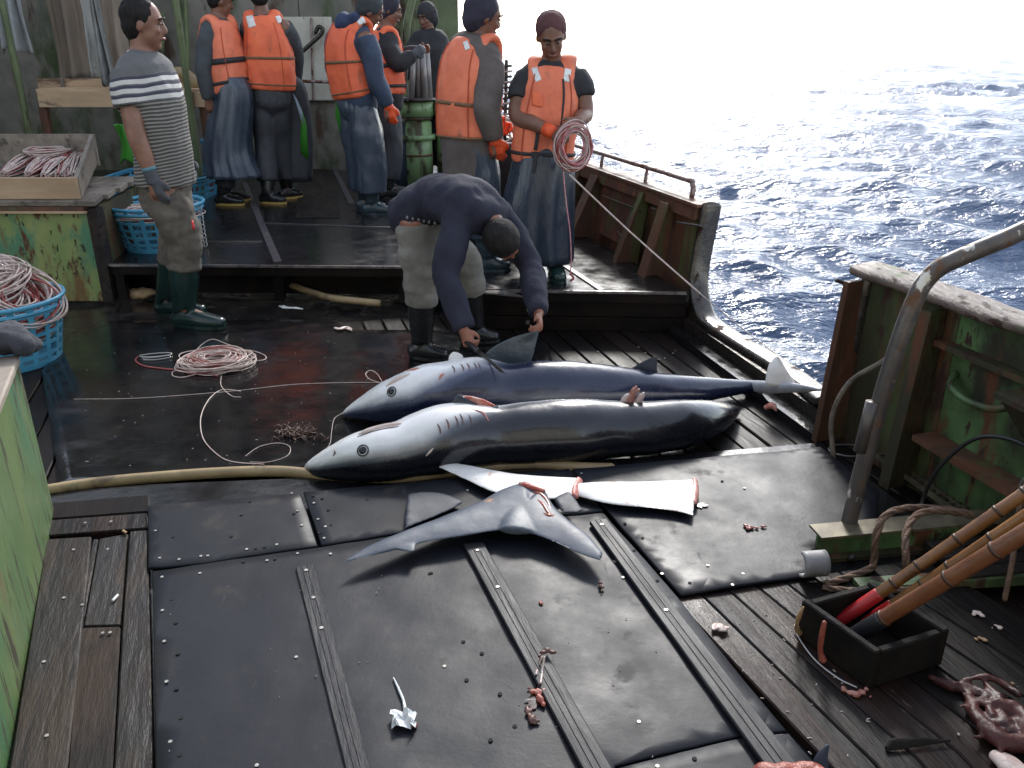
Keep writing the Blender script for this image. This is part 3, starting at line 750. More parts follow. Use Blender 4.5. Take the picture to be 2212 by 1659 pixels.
# ------------------------------------------------------------------ left side: platform, trays, baskets, coils
mk('green_vinyl', (0.045, 0.23, 0.025), (0.035, 0.17, 0.02), 5, rough=0.3)
mk('reflector', (0.78, 0.78, 0.74), (0.62, 0.62, 0.58), 30, rough=0.4)
mk('dark_oilskin', (0.034, 0.044, 0.062), (0.020, 0.027, 0.040), 4, rough=0.26, rvar=0.1, bump=0.5, bscale=9, bdist=0.015, stretch=(1.5, 1.5, .5))
mk('basket_blue', (0.085, 0.34, 0.50), (0.065, 0.27, 0.41), 8, rough=0.42, rvar=0.08, bump=0.15, bscale=40)
mk('line_white', (0.60, 0.49, 0.43), (0.44, 0.33, 0.29), 30, rough=0.45, spec=0.6)
mk('line_red', (0.26, 0.045, 0.04), (0.36, 0.09, 0.075), 30, rough=0.5)
mk('line_pink', (0.55, 0.16, 0.20), (0.60, 0.32, 0.33), 30, rough=0.45)
mk('hook_metal', (0.42, 0.40, 0.38), rough=0.3, metal=0.8)
mk('foam_tan', (0.40, 0.27, 0.14), (0.24, 0.15, 0.08), 12, rough=0.8)
mk('rope_brown', (0.16, 0.095, 0.06), (0.10, 0.058, 0.038), 50, rough=0.8, bump=0.6, bscale=120)
mk('black_hose', (0.012, 0.012, 0.012), rough=0.4)
mk('hose_tan', (0.36, 0.26, 0.13), (0.28, 0.20, 0.10), 9, rough=0.42, rvar=0.08, bump=0.2, bscale=30, layers=[((0.16, 0.11, 0.06), 7, 0.58, 0.7, (1, 1, 1), None)])
mk('capstan_green', (0.16, 0.26, 0.115), (0.20, 0.30, 0.14), 6, rough=0.4, rvar=0.1, bump=0.3, bscale=30,
   layers=[((0.05, 0.045, 0.02), 6, 0.56, 0.68, (1, 1, .4), 0.6), (DKRUST, 13, 0.63, 0.70, (1, 1, .4), 0.8)])
mk('roller_grey', (0.36, 0.33, 0.31), (0.22, 0.20, 0.19), 12, rough=0.35, rvar=0.1, metal=0.3, stretch=(1, 1, .2))
mk('bamboo', (0.23, 0.10, 0.026), (0.14, 0.056, 0.016), 10, rough=0.32, rvar=0.08, bump=0.2, bscale=40, stretch=(.4, .4, .4), layers=[((0.07, 0.03, 0.012), 9, 0.58, 0.70, (1, 1, 1), None)])
mk('bamboo_red', (0.13, 0.046, 0.020), (0.18, 0.07, 0.026), 10, rough=0.35, rvar=0.08, bump=0.2, bscale=40)
mk('bamboo_node', (0.055, 0.026, 0.012), rough=0.5)
mk('red_tape', (0.45, 0.020, 0.022), (0.33, 0.016, 0.018), 14, rough=0.35)
mk('black_tape', (0.012, 0.013, 0.016), rough=0.35)
mk('trough_black', (0.008, 0.007, 0.007), (0.014, 0.012, 0.010), 9, rough=0.7, rvar=0.1, bump=0.4, bscale=30, spec=0.12)
mk('grate_steel', (0.16, 0.14, 0.09), (0.09, 0.075, 0.05), 20, rough=0.5, metal=0.3)
mk('dark_wood_top', (0.30, 0.25, 0.20), (0.22, 0.18, 0.145), 9, rough=0.7, bump=0.4, bscale=30, stretch=(1, .2, 1))
mk('dark_cloth', (0.030, 0.032, 0.040), (0.045, 0.046, 0.055), 20, rough=0.9, bump=0.6, bscale=60)
mk('meat_red', (0.24, 0.045, 0.030), (0.36, 0.11, 0.075), 40, rough=0.28, bump=0.5, bscale=70)
mk('meat_brown', (0.085, 0.036, 0.026), (0.15, 0.07, 0.05), 40, rough=0.3, bump=0.5, bscale=60)
mk('flesh_pink', (0.42, 0.20, 0.16), (0.30, 0.12, 0.09), 30, rough=0.25, bump=0.4, bscale=40)
mk('pale_flesh', (0.62, 0.52, 0.46), (0.48, 0.36, 0.32), 30, rough=0.35, bump=0.4, bscale=40)
mk('squid_skin', (0.075, 0.024, 0.021), (0.036, 0.013, 0.013), 14, rough=0.42, rvar=0.08, bump=0.6, bscale=30, spec=0.3)
mk('clear_wrap', (0.72, 0.74, 0.74), (0.58, 0.60, 0.60), 30, rough=0.12, bump=0.8, bscale=60)
mk('weed_brown', (0.055, 0.022, 0.012), (0.085, 0.038, 0.018), 30, rough=0.5)
mk('fleck', (0.42, 0.38, 0.34), rough=0.5)

# platform with green painted front
pf = thing('platform', 'green painted peeling locker with board top at the left, below the wooden tray', 'locker', PZ(120, 650, 0))
yf = PZ(120, 650, 0).y; xr = PZ(232, 650, 0).x
obj('front_panel', *prism([(-5.4, yf), (xr - .02, yf), (xr - .02, yf + .05), (-5.4, yf + .05)], 0.0, 0.585), 'green_paint', pf)
obj('corner_post', *prism([(xr - .017, yf - .02), (xr + .05, yf - .02), (xr + .05, yf + .07), (xr - .017, yf + .07)], 0.0, 0.60), 'old_plank', pf)
obj('side_panel', *prism([(xr - .0, yf + .075), (xr + .03, yf + .075), (xr - .25, yf + 2.2), (xr - .28, yf + 2.2)], 0.0, 0.60), 'rusty_green', pf)
obj('rusty_lip', *bar((-5.4, yf - .01, .60), (xr - .02, yf - .01, .60), .06, .03), 'rust_plate', pf)
for i in range(4):
    a = i * 0.26
    bevel_obj('plank', *prism([(-5.4, yf - .03 + a), (xr + .05 - a * .12, yf - .03 + a), (xr + .02 - a * .12 - .03, yf + .225 + a), (-5.4, yf + .225 + a)], 0.616, 0.65), 'grey_wood', pf, .004)
ang = Geo()
obj('angle_iron', *bar((-5.4, yf - .045, .583), (xr + .0, yf - .045, .583), .012, .012), 'pale_wood', pf)

def coil(name, label, c, Rm, rb, turns, parts, parent=None, ax=(0, 0, 1), sq=0.45, wire=.0032, seed=1, jag=.06, cat='line coil', group=None, n=40, ell=1.0, e_dir=None, sides=5):
    """many loops of line around c"""
    ax = V(ax).normalized()
    a = V(e_dir) if e_dir is not None else ax.orthogonal()
    a = (a - ax * a.dot(ax)).normalized(); bb = ax.cross(a)
    root = parent or thing(name, label, cat, c, group)
    q = random.Random(seed)
    geos = {m_: Geo() for m_, _ in parts}
    names = [m_ for m_, w in parts for _ in range(w)]
    for t in range(turns):
        m_ = q.choice(names); r0 = Rm + q.uniform(-1, 1) * rb; h0 = q.uniform(-1, 1) * rb * sq
        ph = [q.uniform(0, 6.28) for _ in range(3)]; of = a * q.gauss(0, rb * .25) + bb * q.gauss(0, rb * .25)
        pts = []
        tx, ty = q.gauss(0, .10), q.gauss(0, .10)
        for i in range(n):
            th = 2 * math.pi * i / n
            r = r0 * (1 + jag * .5 * math.sin(2 * th + ph[0]) + jag * .35 * math.sin(3 * th + ph[1]))
            z = h0 + rb * .3 * math.sin(2 * th + ph[2]) * sq + r * (tx * math.cos(th) + ty * math.sin(th)) * sq
            pts.append(V(c) + of + a * (r * ell * math.cos(th)) + bb * (r * math.sin(th)) + ax * z)
        geos[m_].add(*tube(pts, wire, n=sides, closed=True))
    nm = {'line_white': 'white_line', 'line_red': 'red_line', 'line_pink': 'pink_line'}
    for m_, g in geos.items():
        if g.v: g.build(nm.get(m_, 'line'), m_, root, True)
    return root
# wooden tray on the platform
ty = thing('line_tray', 'shallow weathered wooden tray holding bundles of white line, on the green locker', 'tray', (-3.4, yf + .3, .65))
f0, f1 = PY(-200, 405, yf + .02), PY(167, 405, yf + .02)
zt0, zt1 = PY(80, 384, yf + .02).z, PY(80, 290, yf + 1.05).z
xb = PY(201, 290, yf + 1.05).x
bevel_obj('front_board', *prism([(-5.2, yf + .02), (f1.x, yf + .02), (f1.x, yf + .045), (-5.2, yf + .045)], .652, zt0), 'pale_wood', ty, .003)
def sl(x, y, zt, x2, y2, zt2, th, name, m_):
    d = V((x2 - x, y2 - y, 0)).normalized(); s = V((d.y, -d.x, 0)) * th
    v = [V((x, y, .652)), V((x2, y2, .652 + (zt2 - zt) * .6)), V((x2, y2, zt2)), V((x, y, zt))]; v += [p + s for p in v]
    obj(name, v, [(0, 1, 2, 3), (7, 6, 5, 4), (0, 4, 5, 1), (1, 5, 6, 2), (2, 6, 7, 3), (3, 7, 4, 0)], m_, ty)
sl(f1.x - .025, yf + .047, zt0, xb - .025, yf + 1.05, zt1, .025, 'side_board', 'grey_wood')
v = [V((-5.2, yf + 1.052, .72)), V((xb, yf + 1.052, .72)), V((xb, yf + 1.052, zt1)), V((-5.2, yf + 1.052, zt1))]; v += [p + V((0, .025, 0)) for p in v]
obj('back_board', v, [(0, 1, 2, 3), (7, 6, 5, 4), (0, 4, 5, 1), (1, 5, 6, 2), (2, 6, 7, 3), (3, 7, 4, 0)], 'grey_wood', ty)
v = [V((-5.2, yf + .046, .66)), V((f1.x - .03, yf + .046, .66)), V((xb - .03, yf + 1.05, .74)), V((-5.2, yf + 1.05, .74))]
obj('floor_board', v + [p - V((0, 0, .01)) for p in v], [(0, 1, 2, 3), (7, 6, 5, 4), (0, 4, 5, 1), (1, 5, 6, 2), (2, 6, 7, 3), (3, 7, 4, 0)], 'grey_wood', ty)
# bundles of line inside the tray
def bundle(label, a, b, r, seed):
    a, b = V(a), V(b); q = random.Random(seed); d = (b - a).normalized(); s = d.cross(V((0, 0, 1))).normalized()
    root = thing('line_bundle', label, 'line bundle', a.lerp(b, .5), 'bundles of line in the wooden tray')
    gw, gr = Geo(), Geo()
    for i in range(60):
        th, rr = q.uniform(0, 6.28), r * math.sqrt(q.random())
        o = s * rr * math.cos(th) + V((0, 0, rr * math.sin(th) * .8))
        pts = [a + o * .55, a.lerp(b, .25) + o * 1.0 + s * q.gauss(0, .006), a.lerp(b, .6) + o * 1.1 + V((0, 0, q.gauss(0, .006))), b + o * .5]
        (gr if i % 6 == 0 else gw).add(*tube(pts, .0045, n=5, k=4))
    for i in range(4):
        th = q.uniform(0, 6.28); c = b + s * q.gauss(0, .02)
        gr.add(*tube([c + V((0.02 * math.cos(w), .0, .02 * math.sin(w) + .01)) + d * .01 * w * .3 for w in np.linspace(0, 5, 8)], .0035, n=5, k=2))
    gw.build('white_line', 'line_white', root, True); gr.build('red_line', 'line_red', root, True)
for i, (a, b, lab) in enumerate((((10, 372), (75, 343), 'pale line bundle at the far left of the tray, nearest the picture edge'), ((62, 374), (112, 346), 'second pale line bundle from the left in the tray'),
                                 ((98, 376), (140, 348), 'thin middle line bundle lying in the tray'), ((130, 376), (165, 334), 'thick steep line bundle left of the last one in the tray'), ((158, 376), (182, 338), 'line bundle against the right board of the tray'))):
    bundle(lab, PZ(a[0], a[1] + 4, .73), PZ(b[0], b[1] - 4, .80), .058, 20 + i)
coil('line_coil', 'flat white and red coil at the back of the wooden tray', PY(108, 322, yf + .95) + V((0, -.05, -.0)), .12, .028, 18, (('line_white', 4), ('line_red', 1)), seed=5, ell=1.0)

# baskets
def basket(label, c, r0, r1, h, rows=6, N=60, sx=1.0, group='blue plastic baskets', rect=False, rim=.014):
    c = V(c)
    root = thing('basket', label, 'basket', c, group)
    def pt(th, t):
        r = r0 + (r1 - r0) * t
        cs, sn = math.cos(th), math.sin(th)
        if rect:
            p = 2 / 6.0; cs = math.copysign(abs(cs) ** p, cs); sn = math.copysign(abs(sn) ** p, sn)
        return c + V((r * sx * cs, r * sn, h * t))
    ts = [0]
    for i in range(rows):
        a, b = i / rows, (i + 1) / rows
        ts += [a + .30 / rows, b] if i else [a + .55 / rows, b]
    ts = sorted(set(ts)); v = []; f = []
    for t in ts:
        for j in range(N): v.append(pt(2 * math.pi * j / N, t))
    for i in range(len(ts) - 1):
        for j in range(N):
            if i % 2 == 1 and j % 3 != 0: continue
            f.append((i * N + j, i * N + (j + 1) % N, (i + 1) * N + (j + 1) % N, (i + 1) * N + j))
    o = obj('lattice', v, f, 'basket_blue', root); solidify(o, .007)
    obj('rim', *tube([pt(2 * math.pi * j / 48, 1.0) for j in range(48)], [(rim, rim * .8)] * 48, n=8, closed=True), 'basket_blue', root, True)
    obj('rim_band', *tube([pt(2 * math.pi * j / 48, .90) for j in range(48)], [(.007, .012)] * 48, n=6, closed=True), 'basket_blue', root, True)
    obj('base', [pt(2 * math.pi * j / N, 0.01) for j in range(N)], [tuple(range(N))], 'basket_blue', root)
    return root
cb = PZ(28, 778, 0.0)
basket('blue plastic basket heaped with pale line beside the green bin, front left', cb, .235, .30, .34)
coil('line_coil', 'large pale coil of line heaped on top in the front left basket', cb + V((-.10, .03, .42)), .155, .075, 70, (('line_white', 8), ('line_red', 1)), seed=2, ax=(.15, -.25, 1), sq=.7, wire=.0052)
coil('line_coil', 'red and white coil of line leaning in the front left basket', cb + V((.10, -.02, .33)), .135, .075, 70, (('line_white', 4), ('line_red', 3)), seed=3, ax=(.65, -.35, .8), sq=.8, wire=.005)
coil('line_coil', 'darker red coil of line low inside the front left basket', cb + V((-.02, -.06, .30)), .15, .07, 40, (('line_white', 2), ('line_red', 3)), seed=4, ax=(.2, -.5, 1), sq=.7, wire=.005)
cb2 = PZ(335, 540, RZ) + V((0, .12, 0))
basket('round blue basket full of line behind the striped man\'s legs', cb2, .235, .315, .30)
coil('line_coil', 'pale tangle of line filling the round blue basket on the raised deck', cb2 + V((0, 0, .235)), .17, .10, 70, (('line_white', 5), ('line_red', 1)), seed=8, sq=.25, wire=.0045)
gg = Geo(); q = random.Random(4)
hk = thing('hook_chain', 'chain of clips hanging from the rim of the round blue basket', 'chain', PY(440, 455, cb2.y))
for i in range(9):
    p0 = PY(432 + i * 1.5, 452 + i * 9.5, cb2.y - .05); gg.add(*tube([p0 + V((.012 * math.cos(w), .006 * math.sin(w), .016 * math.sin(w))) for w in np.linspace(0, 6.283, 9)[:-1]], .0035, n=5, closed=True))
gg.build('links', 'hook_metal', hk, True)
cb3 = PZ(348, 430, RZ) + V((0, .2, 0))
basket('shallow rectangular blue basket standing behind the round one', cb3, .36, .40, .20, rows=3, sx=1.15, rect=True)
cb4 = PZ(452, 352, RZ + .3) + V((0, .3, 0))
basket('small blue basket in the dark beneath the back table', V((cb4.x, cb4.y, RZ + .30)), .11, .15, .17, rows=4, N=42)

# back table with wooden trays
bt = thing('back_table', 'long back table made of pale wooden trays behind the striped man', 'table', PZ(300, 380, RZ))
Yt = 8.0
def yb(u0, v0, u1, v1, Y_, name, m_, th=.03):
    a, b = PY(u0, v0, Y_), PY(u1, v1, Y_)
    bevel_obj(name, *box8(((a.x + b.x) / 2, Y_ + th / 2, (a.z + b.z) / 2), ((b.x - a.x) / 2, 0, 0), (0, th / 2, 0), (0, 0, abs(b.z - a.z) / 2)), m_, bt, .004)
yb(78, 170, 445, 194, Yt + .35, 'back_board', 'pale_wood'); yb(78, 198, 445, 232, Yt - .05, 'front_board', 'pale_wood')
a, b = PY(78, 195, Yt), PY(445, 195, Yt)
bevel_obj('shelf_board', *box8(((a.x + b.x) / 2, Yt + .16, a.z), ((b.x - a.x) / 2, 0, 0), (0, .17, 0), (0, 0, .012)), 'pale_wood', bt, .003)
yb(127, 168, 139, 196, Yt + .30, 'divider', 'grey_wood')
for u in (90, 397, 438):
    a = PY(u, 232, Yt); obj('leg', *prism([(a.x - .035, Yt), (a.x + .035, Yt), (a.x + .035, Yt + .06), (a.x - .035, Yt + .06)], RZ, a.z), 'rust_plate', bt)
obj('coil_edge', *tube([PY(350, 178, Yt + .2), PY(375, 158, Yt + .2), PY(400, 160, Yt + .2), PY(425, 180, Yt + .2)], .05, n=10), 'hose_tan', bt, True)
# hanging oilskins and tarps at the back left
def drape(name, label, Y_, outline, mat, cat, folds=4, amp=.05, th=.008, seed=1):
    (x0, x1, y0, y1) = outline
    a, b = PY(x0, y0, Y_), PY(x1, y1, Y_); nx, nz = 40, 24; q = random.Random(seed); ph = q.uniform(0, 6)
    v = []
    for i in range(nz + 1):
        t = i / nz
        for j in range(nx + 1):
            s_ = j / nx
            w = math.sin(s_ * folds * 6.28 + ph + .6 * math.sin(t * 3 + ph)) * amp * (.5 + .5 * t) + amp * .5 * math.sin(s_ * folds * 13 + t * 2)
            edge = 0.04 * math.sin(t * 5 + seed) * (s_ - .5)
            v.append(V((a.x + (b.x - a.x) * s_ + edge + (s_ - .5) * -.12 * t * (b.x - a.x), Y_ + w, a.z + (b.z - a.z) * t - .03 * math.sin(s_ * 7 + seed) * t)))
    f = [(i * (nx + 1) + j, i * (nx + 1) + j + 1, (i + 1) * (nx + 1) + j + 1, (i + 1) * (nx + 1) + j) for i in range(nz) for j in range(nx)]
    o = obj(name, v, f, mat, None, True, loc=((a.x + b.x) / 2, Y_, b.z)); solidify(o, th, 0)
    return tag(o, label, cat)
drape('tarpaulin', 'brown weathered tarpaulin hanging behind the table at the top left', 8.75, (60, 300, -140, 172), 'tarp', 'tarpaulin', 3, .06, seed=2)
drape('oilskin_coat', 'pale grey crumpled oilskin hanging left of the striped man', 8.0, (158, 206, -140, 160), 'oilskin_grey', 'oilskin', 1.5, .07, seed=4)
drape('oilskin_coat', 'darker grey oilskin hanging just beside the pale one', 7.9, (190, 226, -140, 186), 'oilskin_dark', 'oilskin', 1.3, .07, seed=6)
drape('cloth', 'faded lilac cloth hanging in the far top left corner', 8.2, (-60, 75, -140, 110), 'lilac_cloth', 'cloth', 2.5, .06, seed=8)
drape('green_screen', 'bright green sheet standing behind the striped man\'s elbow', 7.0, (246, 312, 268, 352), 'green_vinyl', 'sheet', .8, .02, seed=9)

# green bin at the front left
bn = thing('bin', 'bright green wooden bin with bare pale top, front left corner', 'bin', PZ(123, 1130, 0))
c0 = PZ(123, 1130, 0.0); c1 = PZ(29, 1659, 0.0); d = (c1 - c0).normalized(); out = V((d.y, -d.x, 0))
if out.x > 0: out = -out
zt = 0.625
A_, B_ = c0, c0 + d * 2.6
obj('side_panel', *prism([A_, B_, B_ + out * .03, A_ + out * .03], 0.0, zt - .03), 'bin_green', bn)
obj('end_panel', *prism([A_ + out * .032, A_ + out * .9, A_ + out * .9 + d * .03, A_ + out * .032 + d * .03], 0.0, zt - .03), 'bin_green', bn)
bevel_obj('top_rim', *prism([A_ - out * .006 - d * .006, B_ - out * .006, B_ + out * .07, A_ + out * .07 - d * .006], zt - .028, zt), 'dark_wood_top', bn, .006)
for i in range(5):
    o1, o2 = .074 + i * .17, .24 + i * .17
    bevel_obj('plank', *prism([A_ + out * o1, B_ + out * o1, B_ + out * o2, A_ + out * o2], zt - .03, zt - .006), 'dark_wood_top', bn, .004)
obj('metal_strip', *bar(A_ + out * .085 + V((0, 0, zt + .02)), B_ + out * .085 + V((0, 0, zt + .02)), .010, .05), 'trim_metal', bn)
ga = Geo(); q0 = PZ(12, 745, zt + .03)
ga.add(*ellipsoid(q0 + V((-.03, 0, .02)), V((.10, .01, -.01)), V((0, .07, 0)), V((0, 0, .05)))); ga.add(*ellipsoid(q0 + V((.04, .02, .0)), V((.05, .03, -.02)), V((0, .045, 0)), V((0, 0, .035))))
ga.add(*tube([q0 + V((-.12, .05, .0)), q0 + V((0, .05, .03)), q0 + V((.07, -.02, 0))], .035, n=10))
gl = thing('work_glove', 'crumpled dark knitted glove lying on the corner of the green bin', 'glove', q0)
remesh('knit', ga, .010, 'dark_cloth', gl, 3, .006, 30)

# things under the step and on the lower deck
fo = remesh('foam_block', Geo().add(*ellipsoid(PY(300, 634, eA.y + .10), V((.13, 0, .01)), V((0, .06, 0)), V((0, 0, .035)))), .012, 'foam_tan', None, 2, .01, 20)
tag(fo, 'torn tan foam block tucked under the raised deck by the boots', 'foam')
hp = thing('pale_pipe', 'short pale plastic pipe sticking out from beneath the step', 'pipe', PZ(760, 650, 0))
pts = [PZ(590, 632, .05) + V((0, .25, 0)), PZ(700, 640, .05), PZ(770, 650, .04), PZ(822, 655, .035)]
obj('pipe', *tube(pts, .022, n=12, round_caps=False), 'hose_tan', hp, True)
hs_ = thing('hose', 'thick tan hose crossing the deck under the front shark', 'hose', PZ(600, 1020, 0.03))
hp_ = [(60, 1066), (200, 1044), (350, 1030), (480, 1021), (600, 1018), (690, 1026), (760, 1032), (850, 1034), (950, 1024), (1040, 1012), (1110, 1004), (1180, 1004), (1250, 1010), (1320, 1012)]
pts = [PZ(u, v, .034) for u, v in hp_]
obj('hose', *tube(pts, .0215, n=14, k=5), 'hose_tan', hs_, True)

# line coil on the deck, with hook and loops
cc = PZ(466, 786, .018) + V((0, 0, .022))
lc = coil('line_coil', 'flat coil of white and red longline lying on the wet lower deck', cc, .100, .050, 70, (('line_white', 6), ('line_red', 2)), seed=12, sq=.40, wire=.0027, jag=.20, ell=1.25, e_dir=(1, 0, 0))
def wire(name, pix, z, r, mat, parent, k=6, zs=None):
    pts = [PZ(u, v, z if zs is None else zs[i]) for i, (u, v) in enumerate(pix)]
    return obj(name, *tube(pts, r, n=6, k=k), mat, parent, True)
wire('loose_loop', [(410, 775), (432, 748), (458, 733), (490, 743), (530, 758), (548, 775)], .02, .0022, 'line_white', lc, zs=(.03, .05, .07, .06, .04, .03))
wire('loose_loop', [(450, 765), (490, 757), (540, 757), (572, 768), (568, 778), (520, 780)], .02, .0028, 'line_white', lc)
wire('loose_loop', [(400, 800), (375, 802), (374, 812), (395, 815), (425, 808)], .02, .0026, 'line_white', lc)
wire('red_leader', [(470, 812), (430, 808), (390, 800), (350, 796), (310, 790), (293, 779), (298, 770)], .018, .004, 'line_red', lc)
wire('loose_loop', [(478, 812), (478, 834), (500, 855), (520, 858)], .018, .002, 'line_white', lc)
hkk = thing('fish_hook', 'pair of pale steel snap clips at the end of the red leader', 'hook clip', PZ(335, 768, .014))
wire('clip', [(302, 768), (330, 764), (366, 762), (368, 766), (340, 770), (306, 771), (302, 768)], .019, .0035, 'hook_metal', hkk)
wire('clip', [(308, 774), (335, 772), (364, 768), (366, 772), (335, 777), (310, 777)], .019, .003, 'hook_metal', hkk)
ml = thing('fishing_line', 'loose loop of clear line curving over the wet deck to the front shark', 'fishing line', PZ(450, 900, .014))
wire('line', [(520, 845), (480, 842), (452, 862), (434, 900), (438, 945), (465, 978), (500, 997), (570, 1003)], .0165, .0022, 'line_white', ml)
wire('line', [(530, 985), (560, 965), (600, 957), (626, 965), (620, 985), (580, 998), (540, 998)], .0165, .0014, 'line_white', ml)
wire('line', [(160, 862), (300, 860), (500, 845), (640, 830), (790, 826), (828, 828)], .0165, .0016, 'line_white', ml)
wire('line', [(740, 892), (722, 905), (716, 935), (712, 960), (690, 985)], .03, .0016, 'line_white', ml)
wire('line', [(828, 828), (800, 820), (790, 808), (800, 800), (815, 808), (826, 826)], .03, .0018, 'line_white', ml)
# seaweed
wd = Geo(); q = random.Random(6)
for i in range(110):
    c = PZ(642 + q.gauss(0, 18), 936 + q.gauss(0, 6), .016); a = q.uniform(0, 6.28)
    wd.add(*tube([c, c + V((.02 * math.cos(a), .02 * math.sin(a), q.uniform(.0, .02))), c + V((.035 * math.cos(a + .5), .035 * math.sin(a + .5), q.uniform(0, .012)))], .002, n=4, k=2))
o = wd.build('seaweed', 'weed_brown', None, True, loc=PZ(642, 940, .014)); tag(o, 'small brown tuft of seaweed on the wet deck before the sharks', 'seaweed')

# ------------------------------------------------------------------ line hauler
ca = PZ(900, 408, RZ) + V((0, .17, 0))
hl = thing('line_hauler', 'green painted line hauler post with upright grey rollers on top', 'line hauler', ca)
k_ = mpp(ca) * 1.0
def zc(v): return PY(900, v, ca.y).z
rr = 33 * k_
obj('column', *tube([ca, V((ca.x, ca.y, zc(262)))], rr, n=28, k=1, round_caps=False), 'capstan_green', hl, True)
obj('collar', *tube([V((ca.x, ca.y, zc(300))), V((ca.x, ca.y, zc(290)))], rr * 1.22, n=28, k=1, round_caps=False), 'capstan_green', hl, True)
obj('collar', *tube([V((ca.x, ca.y, zc(335))), V((ca.x, ca.y, zc(331)))], rr * 1.05, n=28, k=1, round_caps=False), 'rust_plate', hl, True)
obj('upper_column', *tube([V((ca.x, ca.y, zc(262))), V((ca.x, ca.y, zc(222)))], rr * .9, n=28, k=1, round_caps=False), 'capstan_green', hl, True)
obj('collar', *tube([V((ca.x, ca.y, zc(258))), V((ca.x, ca.y, zc(250)))], rr * 1.08, n=28, k=1, round_caps=False), 'rusty_green', hl, True)
obj('head', *tube([V((ca.x, ca.y, zc(250))), V((ca.x, ca.y, zc(218)))], rr * 1.14, n=28, k=1, round_caps=False), 'capstan_green', hl, True)
obj('head_plate', *tube([V((ca.x, ca.y, zc(218))), V((ca.x, ca.y, zc(210)))], rr * 1.35, n=28, k=1, round_caps=False), 'dark_steel', hl, True)
for i, (ub, ut) in enumerate(((888, 896), (906, 904), (918, 913), (928, 922))):
    a, b = PY(ub, 212, ca.y - .05 + .04 * (i % 2)), PY(ut, 98 + (12 if i == 0 else 0), ca.y - .02 + .03 * (i % 2))
    r_ = obj('roller', *tube([a, b], [6.2 * k_ * 1.15, 5.2 * k_], n=12, k=1, round_caps=False), 'roller_grey', hl, True)
obj('motor_pipe', *tube([ca + V((.30, .1, 0)), ca + V((.30, .1, zc(240) - RZ))], rr * .75, n=18, k=1, round_caps=False), 'capstan_green', hl, True)
obj('motor_head', *tube([V((ca.x + .30, ca.y + .1, zc(250))), V((ca.x + .30, ca.y + .1, zc(222)))], rr * 1.05, n=18, k=1, round_caps=False), 'capstan_green', hl, True)
obj('side_box', *box8((ca.x - .26, ca.y + .05, zc(235)), (.12, 0, 0), (0, .1, 0), (0, 0, .07)), 'capstan_green', hl)
gv = Geo(); q = random.Random(3)
for i in range(7): gv.add(*ellipsoid(V((ca.x + .29 + q.gauss(0, .04), ca.y - .08, zc(365) + q.gauss(0, .09))), V((.05, 0, 0)), V((0, .05, 0)), V((0, 0, .05)), 10, 6))
remesh('valve_block', gv, .014, 'rusty_green', hl, 2, .008, 20)
# dark blue drum beside it
db = thing('dark_drum', 'dark blue barrel standing between the hooded man and the hauler', 'barrel', PZ(835, 400, RZ))
obj('drum', *tube([PZ(835, 402, RZ), PZ(835, 402, RZ) + V((0, 0, .62))], .26, n=24, k=1, round_caps=False), 'dark_oilskin', db, True)
obj('lid', *tube([PZ(835, 402, RZ) + V((0, 0, .62)), PZ(835, 402, RZ) + V((0, 0, .66))], .275, n=24, k=1, round_caps=False), 'trim_metal', db, True)
# rack of line by the rail and dark bin with white bundle
rk = thing('clip_rack', 'pale rack of snap clips standing against the light by the rail', 'rack', PY(1093, 280, 6.0))
obj('mast', *tube([PY(1094, 132, 6.0), PY(1090, 330, 6.0)], .012, n=6, k=1), 'dark_steel', rk, True)
for i in range(12):
    v = 142 + i * 11.5; obj('clip', *tube([PY(1085, v + 2, 5.97), PY(1104, v, 5.97)], .008, n=5, k=1), 'hook_metal' if i % 2 else 'dark_steel', rk, True)
db2 = thing('line_bin', 'tall dark bin holding a white line bundle behind the coil man', 'bin', PZ(1080, 520, RZ))
cx_ = PY(1092, 330, 5.9)
obj('bin', *tube([V((cx_.x, 5.9, RZ)), V((cx_.x, 5.9, PY(1092, 312, 5.9).z))], .15, n=18, k=1, round_caps=False), 'trough_black', db2, True)
coil('line_coil', 'white line bundle resting on the dark bin behind the coil man', PY(1094, 296, 5.88), .085, .045, 30, (('line_white', 6), ('line_red', 1)), seed=31, ax=(.2, -.8, .5), sq=.8, wire=.0055)
# coil and drop line held by the man in the black T-shirt
Yc = pg_Y = PZ(1180, 600, RZ).y - .24
coil('line_coil', 'coil of pink and white line held up in the man\'s hands', PY(1238, 318, Yc), .092, .026, 34, (('line_white', 3), ('line_pink', 3), ('line_red', 1)), seed=15, ax=(.35, -1, .05), sq=.9, wire=.0034, jag=.12, ell=1.12, e_dir=(0.2, 0, 1))
dl = thing('red_leader', 'thin red leader hanging from the held coil to the deck', 'fishing line', PZ(1236, 604, RZ))
obj('line', *tube([PY(1217, 372, Yc), PY(1222, 430, Yc), PY(1231, 500, Yc), PY(1234, 560, Yc), PY(1232, 592, Yc)], .0035, n=5), 'line_pink', dl, True)
obj('knot', *tube([PY(1232, 592, Yc), PY(1239, 600, Yc), PY(1233, 606, Yc)], .007, n=6), 'line_red', dl, True)
mn = thing('taut_line', 'taut white rope running from the held coil out through the gap', 'rope', PY(1500, 620, 4.5))
obj('rope', *tube([PY(1231, 378, Yc), PY(1360, 500, Yc - .08), PY(1512, 634, 4.45)], .0055, n=6, k=3), 'line_white', mn, True)
obj('thin_line', *tube([PY(1512, 634, 4.45), PY(1640, 738, 4.1), PY(1778, 834, 3.55)], .0026, n=5, k=3), 'line_white', mn, True)

